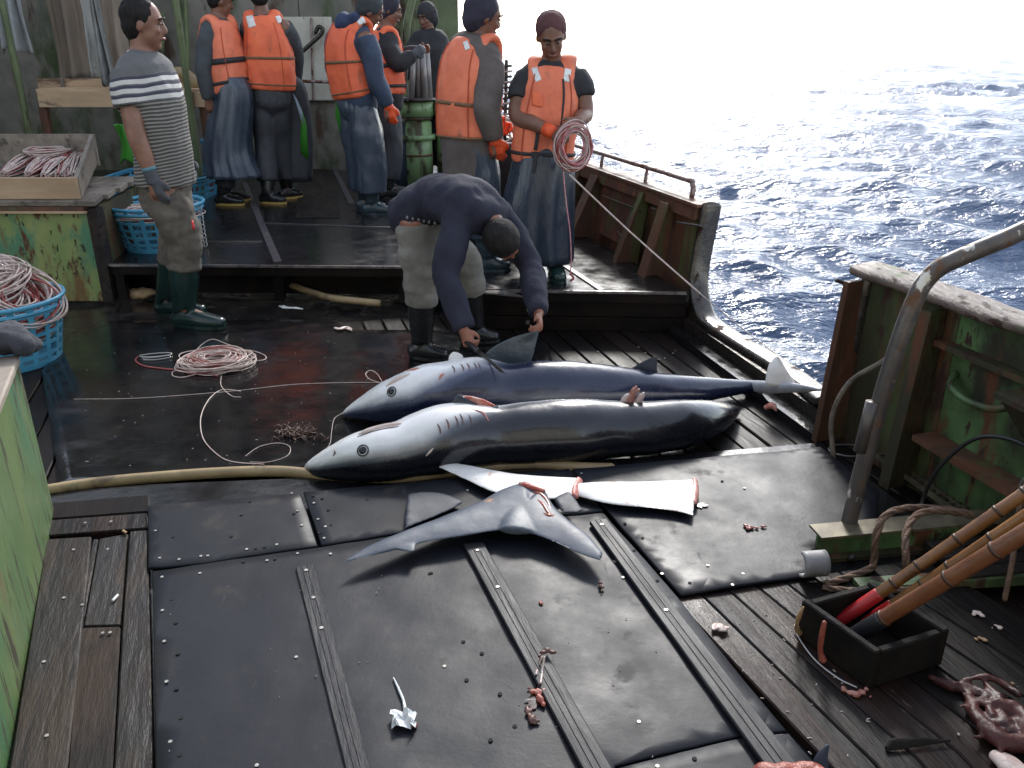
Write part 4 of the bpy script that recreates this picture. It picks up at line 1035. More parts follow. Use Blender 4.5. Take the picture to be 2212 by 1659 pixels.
# ------------------------------------------------------------------ right side: bent pipe, girder, grating, ropes, trough, poles
pp = thing('bent_pipe', 'thick bent steel pipe rail with flaking white paint, in front of the near bulwark', 'pipe', PZ(1825, 1148, .10))
Yp = 2.33
pts = [PY(1828, 1150, Yp), PY(1866, 1000, Yp), PY(1910, 840, Yp), PY(1952, 710, Yp), PY(1982, 636, Yp), PY(2000, 606, Yp), PY(2030, 578, Yp - .01), PY(2075, 556, Yp - .02), PY(2150, 525, Yp - .04), PY(2330, 455, Yp - .08), WP(-2.62, 0.0, 1.17), WP(-2.72, 0.01, 1.08), WP(-2.74, 0.01, 0.77)]
obj('pipe', *tube(pts, [.0255] * len(pts), n=20, k=5), 'pipe_steel', pp, True)
obj('sleeve', *tube([PY(1884, 868, Yp - .012), PY(1857, 975, Yp - .012)], .019, n=18, k=1, round_caps=False), 'pipe_steel', pp, True)
obj('flange', *tube([PY(1829, 1146, Yp), PY(1828, 1153, Yp)], .05, n=18, k=1, round_caps=False), 'rusty_green', pp, True)
gd = thing('girder', 'low mossy steel girder with a pale top edge below the bent pipe', 'girder', PZ(1800, 1250, .03))
ga_, gb_ = PZ(1768, 1158, .115), PZ(2420, 1098, .115); gdv = (gb_ - ga_).normalized(); gpn = V((gdv.y, -gdv.x, 0))
if gpn.y > 0: gpn = -gpn
obj('web', *prism([ga_ + gpn * .0, gb_ + gpn * .0, gb_ - gpn * .012, ga_ - gpn * .012], .03, .112), 'bright_green', gd)
obj('flange_top', *prism([ga_ + gpn * .02, gb_ + gpn * .02, gb_ - gpn * .06, ga_ - gpn * .06], .113, .121), 'grate_steel', gd)
obj('flange_foot', *prism([ga_ + gpn * .03, gb_ + gpn * .03, gb_ + gpn * .002, ga_ + gpn * .002], .03, .045), 'rusty_green', gd)
for u in (1785, 1840): obj('bolt', *tube([PY(u, 1205, ga_.y + .02), PY(u, 1205, ga_.y - .03)], .012, n=8, k=1, round_caps=False), 'dark_steel', gd, True)
for i in range(4):
    a0 = ga_ + gdv * .35 + gpn * (.035 + .05 * i); bevel_obj('plank', *prism([a0, a0 + gdv * 1.1, a0 + gdv * 1.1 + gpn * .046, a0 + gpn * .046], .06, .085), 'old_plank', gd, .003)
ga2 = PZ(1800, 1258, .06); obj('lower_angle', *bar(PZ(1850, 1268, .06), PZ(2500, 1225, .06), .05, .03), 'bright_green', gd)
# grating behind
gt = thing('grating', 'rusty square steel grating lying on deck beside the near bulwark', 'grating', PZ(1990, 1040, .05))
Q = [PZ(1893, 985, .06), PZ(1985, 975, .06), PZ(2180, 1105, .06), PZ(2070, 1110, .06)]
for i in range(15):
    t = i / 14; obj('bar', *bar(Q[0].lerp(Q[3], t), Q[1].lerp(Q[2], t), .005, .018), 'grate_steel', gt)
for i in range(6):
    t = i / 5; obj('bar', *bar(Q[0].lerp(Q[1], t), Q[3].lerp(Q[2], t), .006, .02), 'grate_steel', gt)
def ropeobj(name, label, pts, r, mat, cat='rope', strands=True):
    root = thing(name, label, cat, pts[0])
    P = [V(p) for p in cr([tuple(p) for p in pts], 14)]
    if strands:
        for s_ in range(3):
            Q_ = []; ln = 0
            for i, p in enumerate(P):
                t = (P[min(i + 1, len(P) - 1)] - P[max(0, i - 1)]).normalized(); a = t.orthogonal().normalized(); b = t.cross(a)
                if i: ln += (P[i] - P[i - 1]).length
                w = ln / (r * 7) * 6.283 / 2 + s_ * 2.094
                Q_.append(p + (a * math.cos(w) + b * math.sin(w)) * r * .5)
            obj('strand', *tube(Q_, r * .62, n=5, k=1), mat, root, True)
    else: obj('line', *tube(P, r, n=7, k=1), mat, root, True)
    return root
Yr = 2.2
ropeobj('rope', 'brown twisted rope looping over the mossy girder', [PZ(1785, 1262, .065), PZ(1830, 1248, .065), PZ(1880, 1228, .068), PY(1888, 1210, 2.16), PY(1892, 1160, 2.16), PY(1912, 1115, 2.2), PY(1960, 1098, 2.24), PY(2040, 1100, 2.27), PY(2100, 1112, 2.28)], .011, 'rope_brown')
ropeobj('rope', 'second brown rope loop nearer the bamboo poles', [PY(1960, 1245, 2.06), PY(1956, 1200, 2.06), PY(1958, 1150, 2.12), PY(1975, 1118, 2.18), PY(2010, 1104, 2.2), PY(2060, 1106, 2.22), PY(2100, 1114, 2.24)], .011, 'rope_brown')
ropeobj('rope', 'thin brown rope lying in front of the mossy girder', [PZ(1780, 1270, .062), PZ(1840, 1276, .062), PZ(1900, 1276, .062), PZ(1990, 1272, .07)], .009, 'rope_brown')
ropeobj('black_cable', 'black cable arching down the near bulwark', [WP(-2.55, -.10, .40), WP(-2.42, -.09, .42), WP(-2.30, -.12, .38), WP(-2.22, -.16, .24), WP(-2.2, -.18, .10), WP(-2.26, -.22, .06)], .007, 'black_hose', 'cable', False)
ropeobj('loose_wire', 'thin bent wire loop on the deck at the foot of the near bulwark', [PZ(1880, 985, .05), PZ(1830, 985, .05), PZ(1793, 975, .05), PZ(1800, 962, .05), PZ(1850, 962, .05), PZ(1920, 975, .06)], .004, 'trim_metal', 'wire', False)
ropeobj('hanging_rope', 'knotted grey rope hanging from the bracket with a shackle', [WP(-2.58, -.17, .50), WP(-2.56, -.18, .42), WP(-2.56, -.19, .36), WP(-2.57, -.2, .26), WP(-2.62, -.24, .16), WP(-2.66, -.28, .05)], .008, 'rope_brown', 'rope', False)
sk = thing('shackle', 'small steel shackle on the hanging rope at the right', 'shackle', WP(-2.56, -.19, .36))
obj('ring', *tube([WP(-2.56 + .014 * math.cos(w), -.19, .355 + .026 * math.sin(w)) for w in np.linspace(0, 6.283, 13)[:-1]], .005, n=6, closed=True), 'hook_metal', sk, True)
ropeobj('rib_hose', 'stiff grey hose standing behind the bent pipe', [WP(-1.72, -.17, .03), WP(-1.70, -.19, .2), WP(-1.74, -.17, .36), WP(-1.84, -.12, .48), WP(-1.9, -.1, .56)], .010, 'grey_wood', 'hose', False)
# curled corner of the mat
cu = thing('mat_curl', 'curled up pale corner of rubber mat by the trough', 'mat corner', PZ(1742, 1250, MZ))
v = []; ca_ = PZ(1748, 1240, MZ + .002); dy_ = V((.97, .1, 0)).normalized(); dx_ = V((.1, -.97, 0)).normalized()
for i in range(15):
    a = i / 14 * 3.6; rr_ = .030 + .006 * i / 14
    for j in range(6):
        v.append(ca_ + dy_ * (-.032 + .015 * j + .004 * (i / 14)) + dx_ * (rr_ * math.sin(a)) + V((0, 0, rr_ * (1 - math.cos(a)))))
mk('rubber_under', (0.26, 0.255, 0.25), (0.19, 0.185, 0.18), 10, rough=0.5)
o = obj('curl', v, [(i * 6 + j, i * 6 + j + 1, (i + 1) * 6 + j + 1, (i + 1) * 6 + j) for i in range(14) for j in range(5)], 'rubber_under', cu, True); solidify(o, .008, 0)
# black trough
tg = thing('trough', 'black open wooden trough holding the bamboo pole ends', 'trough', PZ(1800, 1450, .056))
tb = [PZ(1719, 1372, .057), PZ(1875, 1490, .057)]
td = (tb[1] - tb[0]).normalized(); tn = V((.93, .36, 0)).normalized()
tl = (tb[1] - tb[0]).length; th_ = .115
def tbox(a, b, w, z0, z1, nm): bevel_obj(nm, *prism([a, b, b + w, a + w], z0, z1), 'trough_black', tg, .004)
tbox(tb[0], tb[1], tn * .022, .058, .058 + th_, 'side_board'); tbox(tb[0] + tn * .22, tb[1] + tn * .22, tn * .022, .058, .058 + th_, 'side_board')
tbox(tb[0] + tn * .024, tb[0] + tn * .218, td * .022, .058, .058 + th_ * .96, 'end_board'); tbox(tb[1] + tn * .024 - td * .022, tb[1] + tn * .218 - td * .022, td * .022, .058, .058 + th_ * .96, 'end_board')
tbox(tb[0] + tn * .024 + td * .024, tb[1] + tn * .024 - td * .024, tn * .19, .058, .07, 'floor_board')
ropeobj('rim_wire', 'pale wire strung along the foot of the black trough', [PZ(1716, 1352, .07), PZ(1726, 1378, .062), PZ(1760, 1425, .06), PZ(1810, 1465, .06), PZ(1850, 1485, .06)], .003, 'hook_metal', 'wire', False)
# bamboo poles
def pole(label, a, b, r0, r1, wrap, mat, nodes, wl):
    a, b = V(a), V(b); b = a + (b - a) * 1.9; nodes = int(nodes * 1.9); root = thing('bamboo_pole', label, 'bamboo pole', a, 'bamboo poles leaning in the trough')
    d = (b - a).normalized(); ln = (b - a).length; pts = [a]; rad = [r0]
    for i in range(nodes):
        t = (i + .6 + .15 * math.sin(i * 2.1)) / nodes; c = a.lerp(b, t); r = r0 + (r1 - r0) * t
        pts += [c - d * .016, c, c + d * .016]; rad += [r, r * 1.08, r]
        obj('node', *tube([c - d * .004, c + d * .004], r * 1.12, n=16, k=1, round_caps=False), 'bamboo_node', root, True)
    pts.append(b); rad.append(r1)
    obj('cane', *tube(pts, rad, n=16, k=1), mat, root, True)
    if wrap:
        obj('grip', *tube([a - d * .005, a + d * wl * .5, a + d * wl], [r0 * 1.13, r0 * 1.2, r0 * 1.14], n=16, k=3, round_caps=True), wrap, root, True)
pole('upper bamboo pole with red taped end, nearest the rope loops', PZ(1812, 1342, .085), PY(2330, 985, 1.80), .0150, .0180, 'red_tape', 'bamboo', 7, .13)
pole('middle bamboo pole with a short strip of red tape, lying beneath the upper pole', PZ(1872, 1345, .09), PY(2340, 1030, 1.68), .0140, .0165, 'red_tape', 'bamboo', 6, .09)
pole('lowest thick reddish pole with black taped end', PZ(1842, 1376, .10), PY(2340, 1075, 1.56), .0190, .0225, 'black_tape', 'bamboo_red', 4, .10)
# ------------------------------------------------------------------ people
mk('skin_brown', (0.20, 0.095, 0.058), (0.15, 0.068, 0.042), 14, rough=0.5, rvar=0.06, bump=0.15, bscale=120)
mk('skin_tan', (0.26, 0.13, 0.085), (0.20, 0.095, 0.06), 14, rough=0.5, rvar=0.06, bump=0.15, bscale=120)
mk('skin_red', (0.30, 0.12, 0.075), (0.22, 0.085, 0.05), 16, rough=0.42, rvar=0.06, bump=0.2, bscale=110)
mk('hair_black', (0.009, 0.008, 0.008), (0.018, 0.015, 0.014), 60, rough=0.7, spec=0.2, bump=0.6, bscale=90, stretch=(1, 1, .3))
mk('eye_dark', (0.012, 0.009, 0.008), rough=0.15)
mk('eye_white', (0.20, 0.16, 0.14), rough=0.35)
mk('lip', (0.20, 0.075, 0.06), rough=0.45)
mk('vest_orange', (0.84, 0.165, 0.062), (0.72, 0.125, 0.050), 5, rough=0.62, rvar=0.08, bump=0.35, bscale=45,
   layers=[((0.42, 0.10, 0.05), 7, 0.60, 0.76, (1, 1, .5), None)])
mk('vest_orange_pale', (0.82, 0.215, 0.105), (0.70, 0.165, 0.080), 6, rough=0.62, rvar=0.08, bump=0.35, bscale=45, layers=[((0.40, 0.13, 0.08), 8, 0.60, 0.76, (1, 1, .5), None)])
mk('vest_seam', (0.52, 0.085, 0.03), (0.40, 0.07, 0.03), 20, rough=0.7)
mk('webbing_brown', (0.22, 0.12, 0.06), (0.15, 0.085, 0.045), 40, rough=0.8)
mk('webbing_black', (0.018, 0.018, 0.02), (0.03, 0.03, 0.032), 30, rough=0.7)
mk('navy_sleeve', (0.035, 0.055, 0.095), (0.022, 0.035, 0.062), 8, rough=0.75, bump=0.4, bscale=60)
mk('slate_sleeve', (0.060, 0.066, 0.072), (0.042, 0.046, 0.050), 8, rough=0.8, bump=0.4, bscale=60)
mk('brown_sleeve', (0.115, 0.095, 0.085), (0.085, 0.070, 0.062), 8, rough=0.85, bump=0.4, bscale=60)
mk('black_cloth', (0.014, 0.014, 0.016), (0.024, 0.023, 0.025), 9, rough=0.8, bump=0.4, bscale=60)
mk('navy_jumper', (0.011, 0.011, 0.024), (0.017, 0.017, 0.034), 7, rough=0.85, bump=0.4, bscale=90)
mk('blue_oilskin', (0.060, 0.078, 0.105), (0.034, 0.046, 0.066), 4, rough=0.30, rvar=0.1, bump=0.5, bscale=9, bdist=0.015, stretch=(1.5, 1.5, .5))
mk('black_trousers', (0.020, 0.022, 0.028), (0.032, 0.034, 0.040), 6, rough=0.6, bump=0.4, bscale=14)
mk('grey_trousers', (0.145, 0.127, 0.102), (0.095, 0.082, 0.064), 7, rough=0.85, bump=0.4, bscale=50, layers=[((0.075, 0.060, 0.045), 6, 0.55, 0.7, (1, 1, .6), None)])
mk('stone_trousers', (0.23, 0.215, 0.185), (0.165, 0.155, 0.135), 8, rough=0.85, bump=0.4, bscale=50)
mk('boot_green', (0.010, 0.026, 0.022), (0.016, 0.036, 0.032), 6, rough=0.22, rvar=0.06, bump=0.15, bscale=30)
mk('boot_black', (0.010, 0.011, 0.011), (0.018, 0.018, 0.018), 6, rough=0.25, rvar=0.06, bump=0.15, bscale=30)
mk('boot_blue', (0.030, 0.050, 0.062), (0.020, 0.034, 0.042), 6, rough=0.25, rvar=0.06)
mk('sole_yellow', (0.42, 0.28, 0.07), rough=0.6)
mk('glove_grey', (0.085, 0.088, 0.098), (0.060, 0.062, 0.070), 20, rough=0.85, bump=0.5, bscale=150)
mk('glove_cuff', (0.10, 0.22, 0.26), rough=0.8)
mk('glove_orange', (0.78, 0.095, 0.022), (0.62, 0.065, 0.018), 12, rough=0.55, bump=0.3, bscale=60)
mk('cap_slate', (0.045, 0.055, 0.058), (0.03, 0.037, 0.04), 10, rough=0.8)
mk('hood_plum', (0.030, 0.026, 0.045), (0.020, 0.018, 0.030), 10, rough=0.85, bump=0.3, bscale=70)
mk('hood_blue', (0.030, 0.045, 0.10), (0.020, 0.030, 0.07), 10, rough=0.85, bump=0.3, bscale=70)
mk('cap_maroon', (0.10, 0.035, 0.035), (0.07, 0.025, 0.026), 10, rough=0.8)
mk('grey_vinyl', (0.20, 0.24, 0.30), rough=0.3)
mk('white_trim', (0.66, 0.62, 0.58), rough=0.6)
mk('red_tab', (0.60, 0.02, 0.02), rough=0.6)
def stripe_mat():
    m = bpy.data.materials.new('striped_jersey'); m.use_nodes = True; n, l = m.node_tree.nodes, m.node_tree.links
    b = n['Principled BSDF']; b.inputs['Roughness'].default_value = 0.88
    tc = n.new('ShaderNodeTexCoord'); ns = n.new('ShaderNodeTexNoise'); ns.inputs['Scale'].default_value = 5; l.new(tc.outputs['Object'], ns.inputs['Vector'])
    sp = n.new('ShaderNodeSeparateXYZ'); l.new(tc.outputs['Object'], sp.inputs[0])
    def mth(op, a, bb=None):
        q = n.new('ShaderNodeMath'); q.operation = op
        for i, x in enumerate((a, bb)):
            if x is None: continue
            if isinstance(x, (int, float)): q.inputs[i].default_value = x
            else: l.new(x, q.inputs[i])
        return q.outputs[0]
    # height along the jersey; the hem rises to the front like the shirt does
    h = mth('ADD', sp.outputs['Z'], mth('MULTIPLY', mth('SUBTRACT', ns.outputs['Fac'], 0.5), 0.030))
    h = mth('SUBTRACT', h, mth('MULTIPLY', sp.outputs['X'], 0.10))
    w = mth('SINE', mth('MULTIPLY', h, 2 * math.pi / 0.0185))
    fine = n.new('ShaderNodeMapRange'); fine.inputs['From Min'].default_value = -0.25; fine.inputs['From Max'].default_value = 0.45; l.new(w, fine.inputs['Value'])
    def band(z0, z1):
        return mth('MULTIPLY', mth('GREATER_THAN', h, z0), mth('LESS_THAN', h, z1))
    def mix(f, a, bb):
        x = n.new('ShaderNodeMix'); x.data_type = 'RGBA'; l.new(f, x.inputs[0])
        for s, q in ((6, a), (7, bb)):
            if isinstance(q, tuple): x.inputs[s].default_value = col4(q)
            else: l.new(q, x.inputs[s])
        return x.outputs[2]
    c = mix(fine.outputs[0], (0.055, 0.052, 0.048), (0.24, 0.225, 0.195))
    c = mix(mth('GREATER_THAN', h, 1.255), c, (0.115, 0.115, 0.115))
    for a in (1.262, 1.305, 1.348):
        c = mix(band(a, a + 0.022), c, (0.54, 0.52, 0.48)); c = mix(band(a + 0.022, a + 0.036), c, (0.05, 0.045, 0.07))
    l.new(c, b.inputs['Base Color'])
    bn = n.new('ShaderNodeBump'); bn.inputs['Strength'].default_value = 0.3; bn.inputs['Distance'].default_value = 0.01; n2 = n.new('ShaderNodeTexNoise'); n2.inputs['Scale'].default_value = 90
    l.new(tc.outputs['Object'], n2.inputs['Vector']); l.new(n2.outputs['Fac'], bn.inputs['Height']); l.new(bn.outputs[0], b.inputs['Normal'])
    MATS['striped_jersey'] = m
stripe_mat()

class Person:
    """a figure from joints; local frame: x to the person's right, y forward, z up, scaled to the height"""
    DEF = dict(an=(.10, -.03, .085), toe=(.125, .145, .035), kn=(.095, .03, .47), hip=(.09, 0, .88), sh=(.185, -.015, 1.40), el=(.235, -.035, 1.12), wr=(.245, .05, .87), ha=(.245, .09, .77))
    MID = dict(pel=(0, 0, .92), waist=(0, .005, 1.07), chest=(0, .012, 1.27), neck=(0, -.012, 1.455), head=(0, .03, 1.595))
    def __init__(s, label, base, az, height, over, look=None, name='person', group='crew of the boat'):
        s.h = height / 1.7; s.base = V(base)
        a = R(az); s.f = V((math.sin(a), math.cos(a), 0)); s.r = V((math.cos(a), -math.sin(a), 0)); s.u = V((0, 0, 1))
        s.J = {}
        for k, p in s.DEF.items():
            s.J[k + 'R'] = s.loc(p); s.J[k + 'L'] = s.loc((-p[0], p[1], p[2]))
        for k, p in s.MID.items(): s.J[k] = s.loc(p)
        for k, p in over.items(): s.J[k] = V(p)
        s.look = (V(look) if look else s.f).normalized()
        s.root = thing(name, label, 'person', s.base, group)
    def loc(s, p): return s.base + (s.r * p[0] + s.f * p[1] + s.u * p[2]) * s.h
    def torso_geo(s, g, e=0.0, lo=-0.06, hi=None, neck=True, n=20, power=2.2, kx=1.0):
        J, h = s.J, s.h
        side = (J['shR'] - J['shL']).normalized()
        up0 = (J['waist'] - J['pel']).normalized()
        pts = [J['pel'] + up0 * lo * h, J['pel'], J['waist'], J['chest'], J['chest'].lerp(J['neck'], 0.62)]
        rad = [(.150, .105), (.165, .112), (.150, .102), (.172, .118), (.155, .090)]
        rad = [((a * h + e) * kx, (b * h + e)) for a, b in rad]
        if neck:
            pts += [J['chest'].lerp(J['neck'], 0.95)]; rad += [(.075 * h + e * .5, .068 * h + e * .5)]
        g.add(*tube(pts, rad, side=side, n=n, k=4, power=power))
    def limb(s, g, keys, rad, e=0.0, k=5, n=12, caps=True, ext=None):
        pts = [s.J[q] if isinstance(q, str) else q for q in keys]
        g.add(*tube(pts, [r * s.h + e for r in rad], n=n, k=k, round_caps=caps))
    def arm_geo(s, g, S, e=0.0, t=1.0, r=(.062, .050, .043, .036, .029), caps=True):
        J = s.J; a, b, c = J['sh' + S], J['el' + S], J['wr' + S]
        a2 = a.lerp(J['chest'], 0.18)
        pts = [a2, a.lerp(b, .45), b, b.lerp(c, .5), c]
        rr = [r[0] + .006, r[0] - .004, r[1], r[2] + .002, r[4]]
        if t < 1:       # short sleeve
            end = a.lerp(b, t); pts = [a2, a.lerp(b, t * .5), end]; rr = [r[0] + .01, r[0], r[0] - .002]
        g.add(*tube(pts, [q * s.h + e for q in rr], n=14, k=4, round_caps=caps))
    def leg_geo(s, g, S, e=0.0, upto=1.0, r=(.090, .078, .058, .056, .040), caps=True):
        J = s.J; a, b, c = J['hip' + S], J['kn' + S], J['an' + S]
        pts = [a, a.lerp(b, .5), b, b.lerp(c, .4), c]; rr = list(r)
        if upto < 1:
            end = b.lerp(c, upto); pts = [a, a.lerp(b, .5), b, end]; rr = [r[0], r[1], r[2] + .004, r[3]]
        g.add(*tube(pts, [q * s.h + e for q in rr], n=14, k=4, round_caps=caps))
    def hand_geo(s, g, S, e=0.0, curl=0.5, pn=None, spread=1.0, thumb_in=0.0):
        J, h = s.J, s.h
        w, d = J['wr' + S], (J['ha' + S] - J['wr' + S]).normalized()
        pn = V(pn) if pn is not None else (-s.r if S == 'R' else s.r)
        pn = (pn - d * pn.dot(d)).normalized()
        ac = d.cross(pn).normalized()
        th = ac if S == 'R' else -ac          # thumb side
        if th.dot(s.f) < 0 and abs(th.dot(s.f)) > .4: th = -th
        q = h * 0.98
        g.add(*tube([w - d * .02 * q, w + d * .03 * q, w + d * .085 * q], [(.027 * q + e, .021 * q + e), (.038 * q + e, .018 * q + e), (.042 * q + e, .015 * q + e)], side=ac, n=12, k=3))
        for i, ln in enumerate((.070, .080, .075, .058)):
            o = w + d * (.078 - .006 * abs(i - 1.2)) * q + th * (.030 - .021 * i) * q * spread
            pts = [o]; dd = d.copy()
            for sgm, kf in enumerate((.42, .33, .25)):
                ang = curl * (0.75 if sgm == 0 else 1.0)
                dd = (dd * math.cos(ang) + pn * math.sin(ang)).normalized() if sgm == 0 else (Matrix.Rotation(ang, 3, pts[0] * 0 + d.cross(pn)) @ dd).normalized()
                pts.append(pts[-1] + dd * ln * kf * q)
            g.add(*tube(pts, [.0102 * q + e, .0098 * q + e, .0092 * q + e, .0078 * q + e], n=8, k=2))
        t0 = w + d * .022 * q + th * .024 * q
        t1 = t0 + (d * .55 + th * (.62 - thumb_in) + pn * (.35 + thumb_in)).normalized() * .040 * q
        t2 = t1 + (d * .85 + th * (.12 - thumb_in) + pn * (.45 + thumb_in * .5)).normalized() * .032 * q
        g.add(*tube([t0, t1, t2], [.0135 * q + e, .0118 * q + e, .0092 * q + e], n=8, k=3))
    def head_geo(s, g):
        J, h = s.J, s.h; c = J['head']; f = s.look
        up = (c - J['neck']).normalized(); up = (up - f * up.dot(f)).normalized() if abs(up.dot(f)) < .95 else V((0, 0, 1))
        rt = f.cross(up).normalized()
        s.hup, s.hrt = up, rt
        g.add(*tube([J['chest'].lerp(J['neck'], .8), J['neck'], c - up * .05 * h - f * .015 * h], [.062 * h, .056 * h, .054 * h], n=14, k=3))
        g.add(*ellipsoid(c + up * .025 * h - f * .010 * h, rt * .077 * h, f * .096 * h, up * .098 * h))
        g.add(*ellipsoid(c - up * .040 * h + f * .018 * h, rt * .062 * h, f * .072 * h, up * .078 * h))
        g.add(*ellipsoid(c - up * .098 * h + f * .058 * h, rt * .030 * h, f * .026 * h, up * .022 * h, 10, 6))
        g.add(*tube([c + up * .022 * h + f * .080 * h, c - up * .012 * h + f * .100 * h, c - up * .026 * h + f * .098 * h], [.010 * h, .013 * h, .016 * h], n=8, k=3))
        g.add(*ellipsoid(c + up * .034 * h + f * .076 * h, rt * .052 * h, f * .016 * h, up * .010 * h, 12, 6))
        for q in (-1, 1):
            g.add(*ellipsoid(c + rt * q * .078 * h - up * .006 * h - f * .012 * h, rt * .010 * h, f * .019 * h + rt * q * .006 * h, up * .031 * h, 10, 6))
            g.add(*ellipsoid(c + rt * q * .040 * h - up * .018 * h + f * .066 * h, rt * .020 * h, f * .018 * h, up * .018 * h, 10, 6))
    def face(s, skin):
        c, f, up, rt, h = s.J['head'], s.look, s.hup, s.hrt, s.h
        for q in (-1, 1):
            e = obj('eye', *ellipsoid(c + rt * q * .031 * h + up * .014 * h + f * .082 * h, rt * .0115 * h, f * .008 * h, up * .0055 * h, 10, 6), 'eye_white', s.root, True)
            obj('iris', *ellipsoid(c + rt * q * .031 * h + up * .014 * h + f * .090 * h, rt * .0062 * h, f * .004 * h, up * .0062 * h, 8, 6), 'eye_dark', e, True)
            obj('eyebrow', *tube([c + rt * q * .014 * h + up * .036 * h + f * .096 * h, c + rt * q * .034 * h + up * .041 * h + f * .092 * h, c + rt * q * .052 * h + up * .034 * h + f * .078 * h], .0052 * h, n=6, k=3), 'hair_black', s.root, True)
        obj('mouth', *tube([c - rt * .025 * h - up * .060 * h + f * .078 * h, c - up * .058 * h + f * .094 * h, c + rt * .025 * h - up * .060 * h + f * .078 * h], [.005 * h, .0085 * h, .005 * h], n=8, k=3), 'lip', s.root, True)
    def hair(s, mat='hair_black', low=0.0, size=1.0, name='hair', back=0.0):
        c, f, up, rt, h = s.J['head'], s.look, s.hup, s.hrt, s.h
        g = Geo()
        g.add(*ellipsoid(c + up * (.040 - low * .3) * h - f * (.024 + back) * h, rt * .086 * h * size, f * .094 * h * size, up * (.094 + low * .3) * h * size, 18, 12))
        g.add(*ellipsoid(c + up * (.005 - low) * h - f * (.050 + back) * h, rt * .080 * h * size, f * .060 * h * size, up * .085 * h * size, 16, 10))
        return remesh(name, g, .010, mat, s.root, 3, 0.004, 30)
    def body(s, skin, voxel=.010, hands=None):
        g = Geo(); s.torso_geo(g)
        for S in 'RL':
            s.arm_geo(g, S); s.leg_geo(g, S)
            hd = (hands or {}).get(S, {})
            s.hand_geo(g, S, **hd)
            g.add(*tube([s.J['an' + S], s.J['toe' + S]], [.04 * s.h, .03 * s.h], n=10, k=1))
        s.head_geo(g)
        b = remesh('body', g, voxel, skin, s.root, 2)
        s.face(skin)
        return b
    def shirt(s, mat, e=.016, short=None, hem=-0.10, wr=.006, name='shirt', collar=True):
        g = Geo(); s.torso_geo(g, e, lo=hem, neck=False)
        J = s.J
        g.add(*tube([J['chest'].lerp(J['neck'], .45), J['chest'].lerp(J['neck'], .93)], [.088 * s.h, .064 * s.h], n=14, k=1, round_caps=False))
        for S in 'RL': s.arm_geo(g, S, e * 1.05, short or 1.0, caps=False)
        return remesh(name, g, .0115, mat, s.root, 4, wr, 11, (1, 1, .6))
    def trousers(s, mat, e=.022, upto=0.55, wr=.008, name='trousers', r=(.092, .082, .066, .066, .058)):
        g = Geo(); J, h = s.J, s.h
        side = (J['shR'] - J['shL']).normalized()
        ew = min(e, .010)
        g.add(*tube([J['pel'].lerp(J['waist'], .45), J['pel'], J['hipR'].lerp(J['hipL'], .5) - V((0, 0, .05 * h))], [(.145 * h + ew, .100 * h + ew), (.158 * h + ew, .108 * h + ew), (.125 * h + e, .095 * h + e)], side=side, n=18, k=3, power=2.2))
        r = (r[0] - e * .7 - .008,) + tuple(r[1:])
        for S in 'RL': s.leg_geo(g, S, e, upto, r=r, caps=False)
        return remesh(name, g, .0125, mat, s.root, 4, wr, 9, (1.3, 1.3, .5) if 'oilskin' in mat or 'black' in mat else (.8, .8, 1.5))
    def boot(s, S, mat, top=0.35, sole=None, e=.012, voxel=.0095):
        J, h = s.J, s.h
        a = J['an' + S].lerp(J['kn' + S], top + 0.45) if top < 0.5 else J['an' + S].lerp(J['kn' + S], top)
        an, toe = J['an' + S], J['toe' + S]
        d = (toe - an); d.z = 0; d.normalize(); z0 = toe.z - .035 * h
        sd = d.cross(V((0, 0, 1)))
        g = Geo()
        ank = V((an.x, an.y, z0 + .10 * h))
        g.add(*tube([a, a.lerp(ank, .55), ank + V((0, 0, .02 * h)), ank], [.066 * h + e, .058 * h + e, .045 * h + e, .048 * h + e], n=14, k=3, round_caps=False))
        heel = V((an.x, an.y, z0 + .045 * h)) - d * .055 * h
        tip = V((toe.x, toe.y, z0 + .036 * h)) + d * .03 * h
        g.add(*tube([heel, V((an.x, an.y, z0 + .055 * h)), heel.lerp(tip, .62) + V((0, 0, .006)), tip], [(.036 * h + e * .6, .043 * h), (.038 * h + e * .6, .052 * h), (.044 * h + e * .6, .044 * h), (.036 * h + e * .4, .030 * h)], side=sd, n=14, k=4, power=2.4))
        b = remesh('boot', g, voxel, mat, s.root, 3)
        lo = z0
        me = b.data; off = s.base.z
        for vt in me.vertices:
            if vt.co.z + off < lo + .004: vt.co.z = lo + .004 - off
        pts = []
        for i in range(20):
            t = i / 20 * 2 * math.pi
            c = heel.lerp(tip, .5); ln = (tip - heel).length / 2 + .030 * h
            w = (.044 + .008 * math.cos(t)) * h + e * .6
            pts.append(c + d * math.cos(t) * ln + sd * math.sin(t) * w)
        obj('sole', *prism(pts, lo + .001, lo + .020), sole or mat, b)
        ta = (a - ank).normalized()
        obj('cuff', *tube([a - ta * .022, a + ta * .002], .069 * h + e, n=16, k=1, round_caps=False), mat, b, True)
        return b
    def glove(s, S, mat, e=.004, curl=.5, pn=None, cuff='glove_cuff', cl=.05):
        g = Geo(); s.hand_geo(g, S, e, curl, pn)
        J = s.J; d = (J['wr' + S] - J['el' + S]).normalized()
        g.add(*tube([J['wr' + S] - d * cl, J['wr' + S] + d * .03], .031 * s.h + e, n=12, k=1, round_caps=False))
        b = remesh('glove', g, .007, mat, s.root, 2)
        if cuff: obj('cuff', *tube([J['wr' + S] - d * (cl + .006), J['wr' + S] - d * (cl - .012)], .033 * s.h + e, n=14, k=1, round_caps=False), cuff, b, True)
        return b
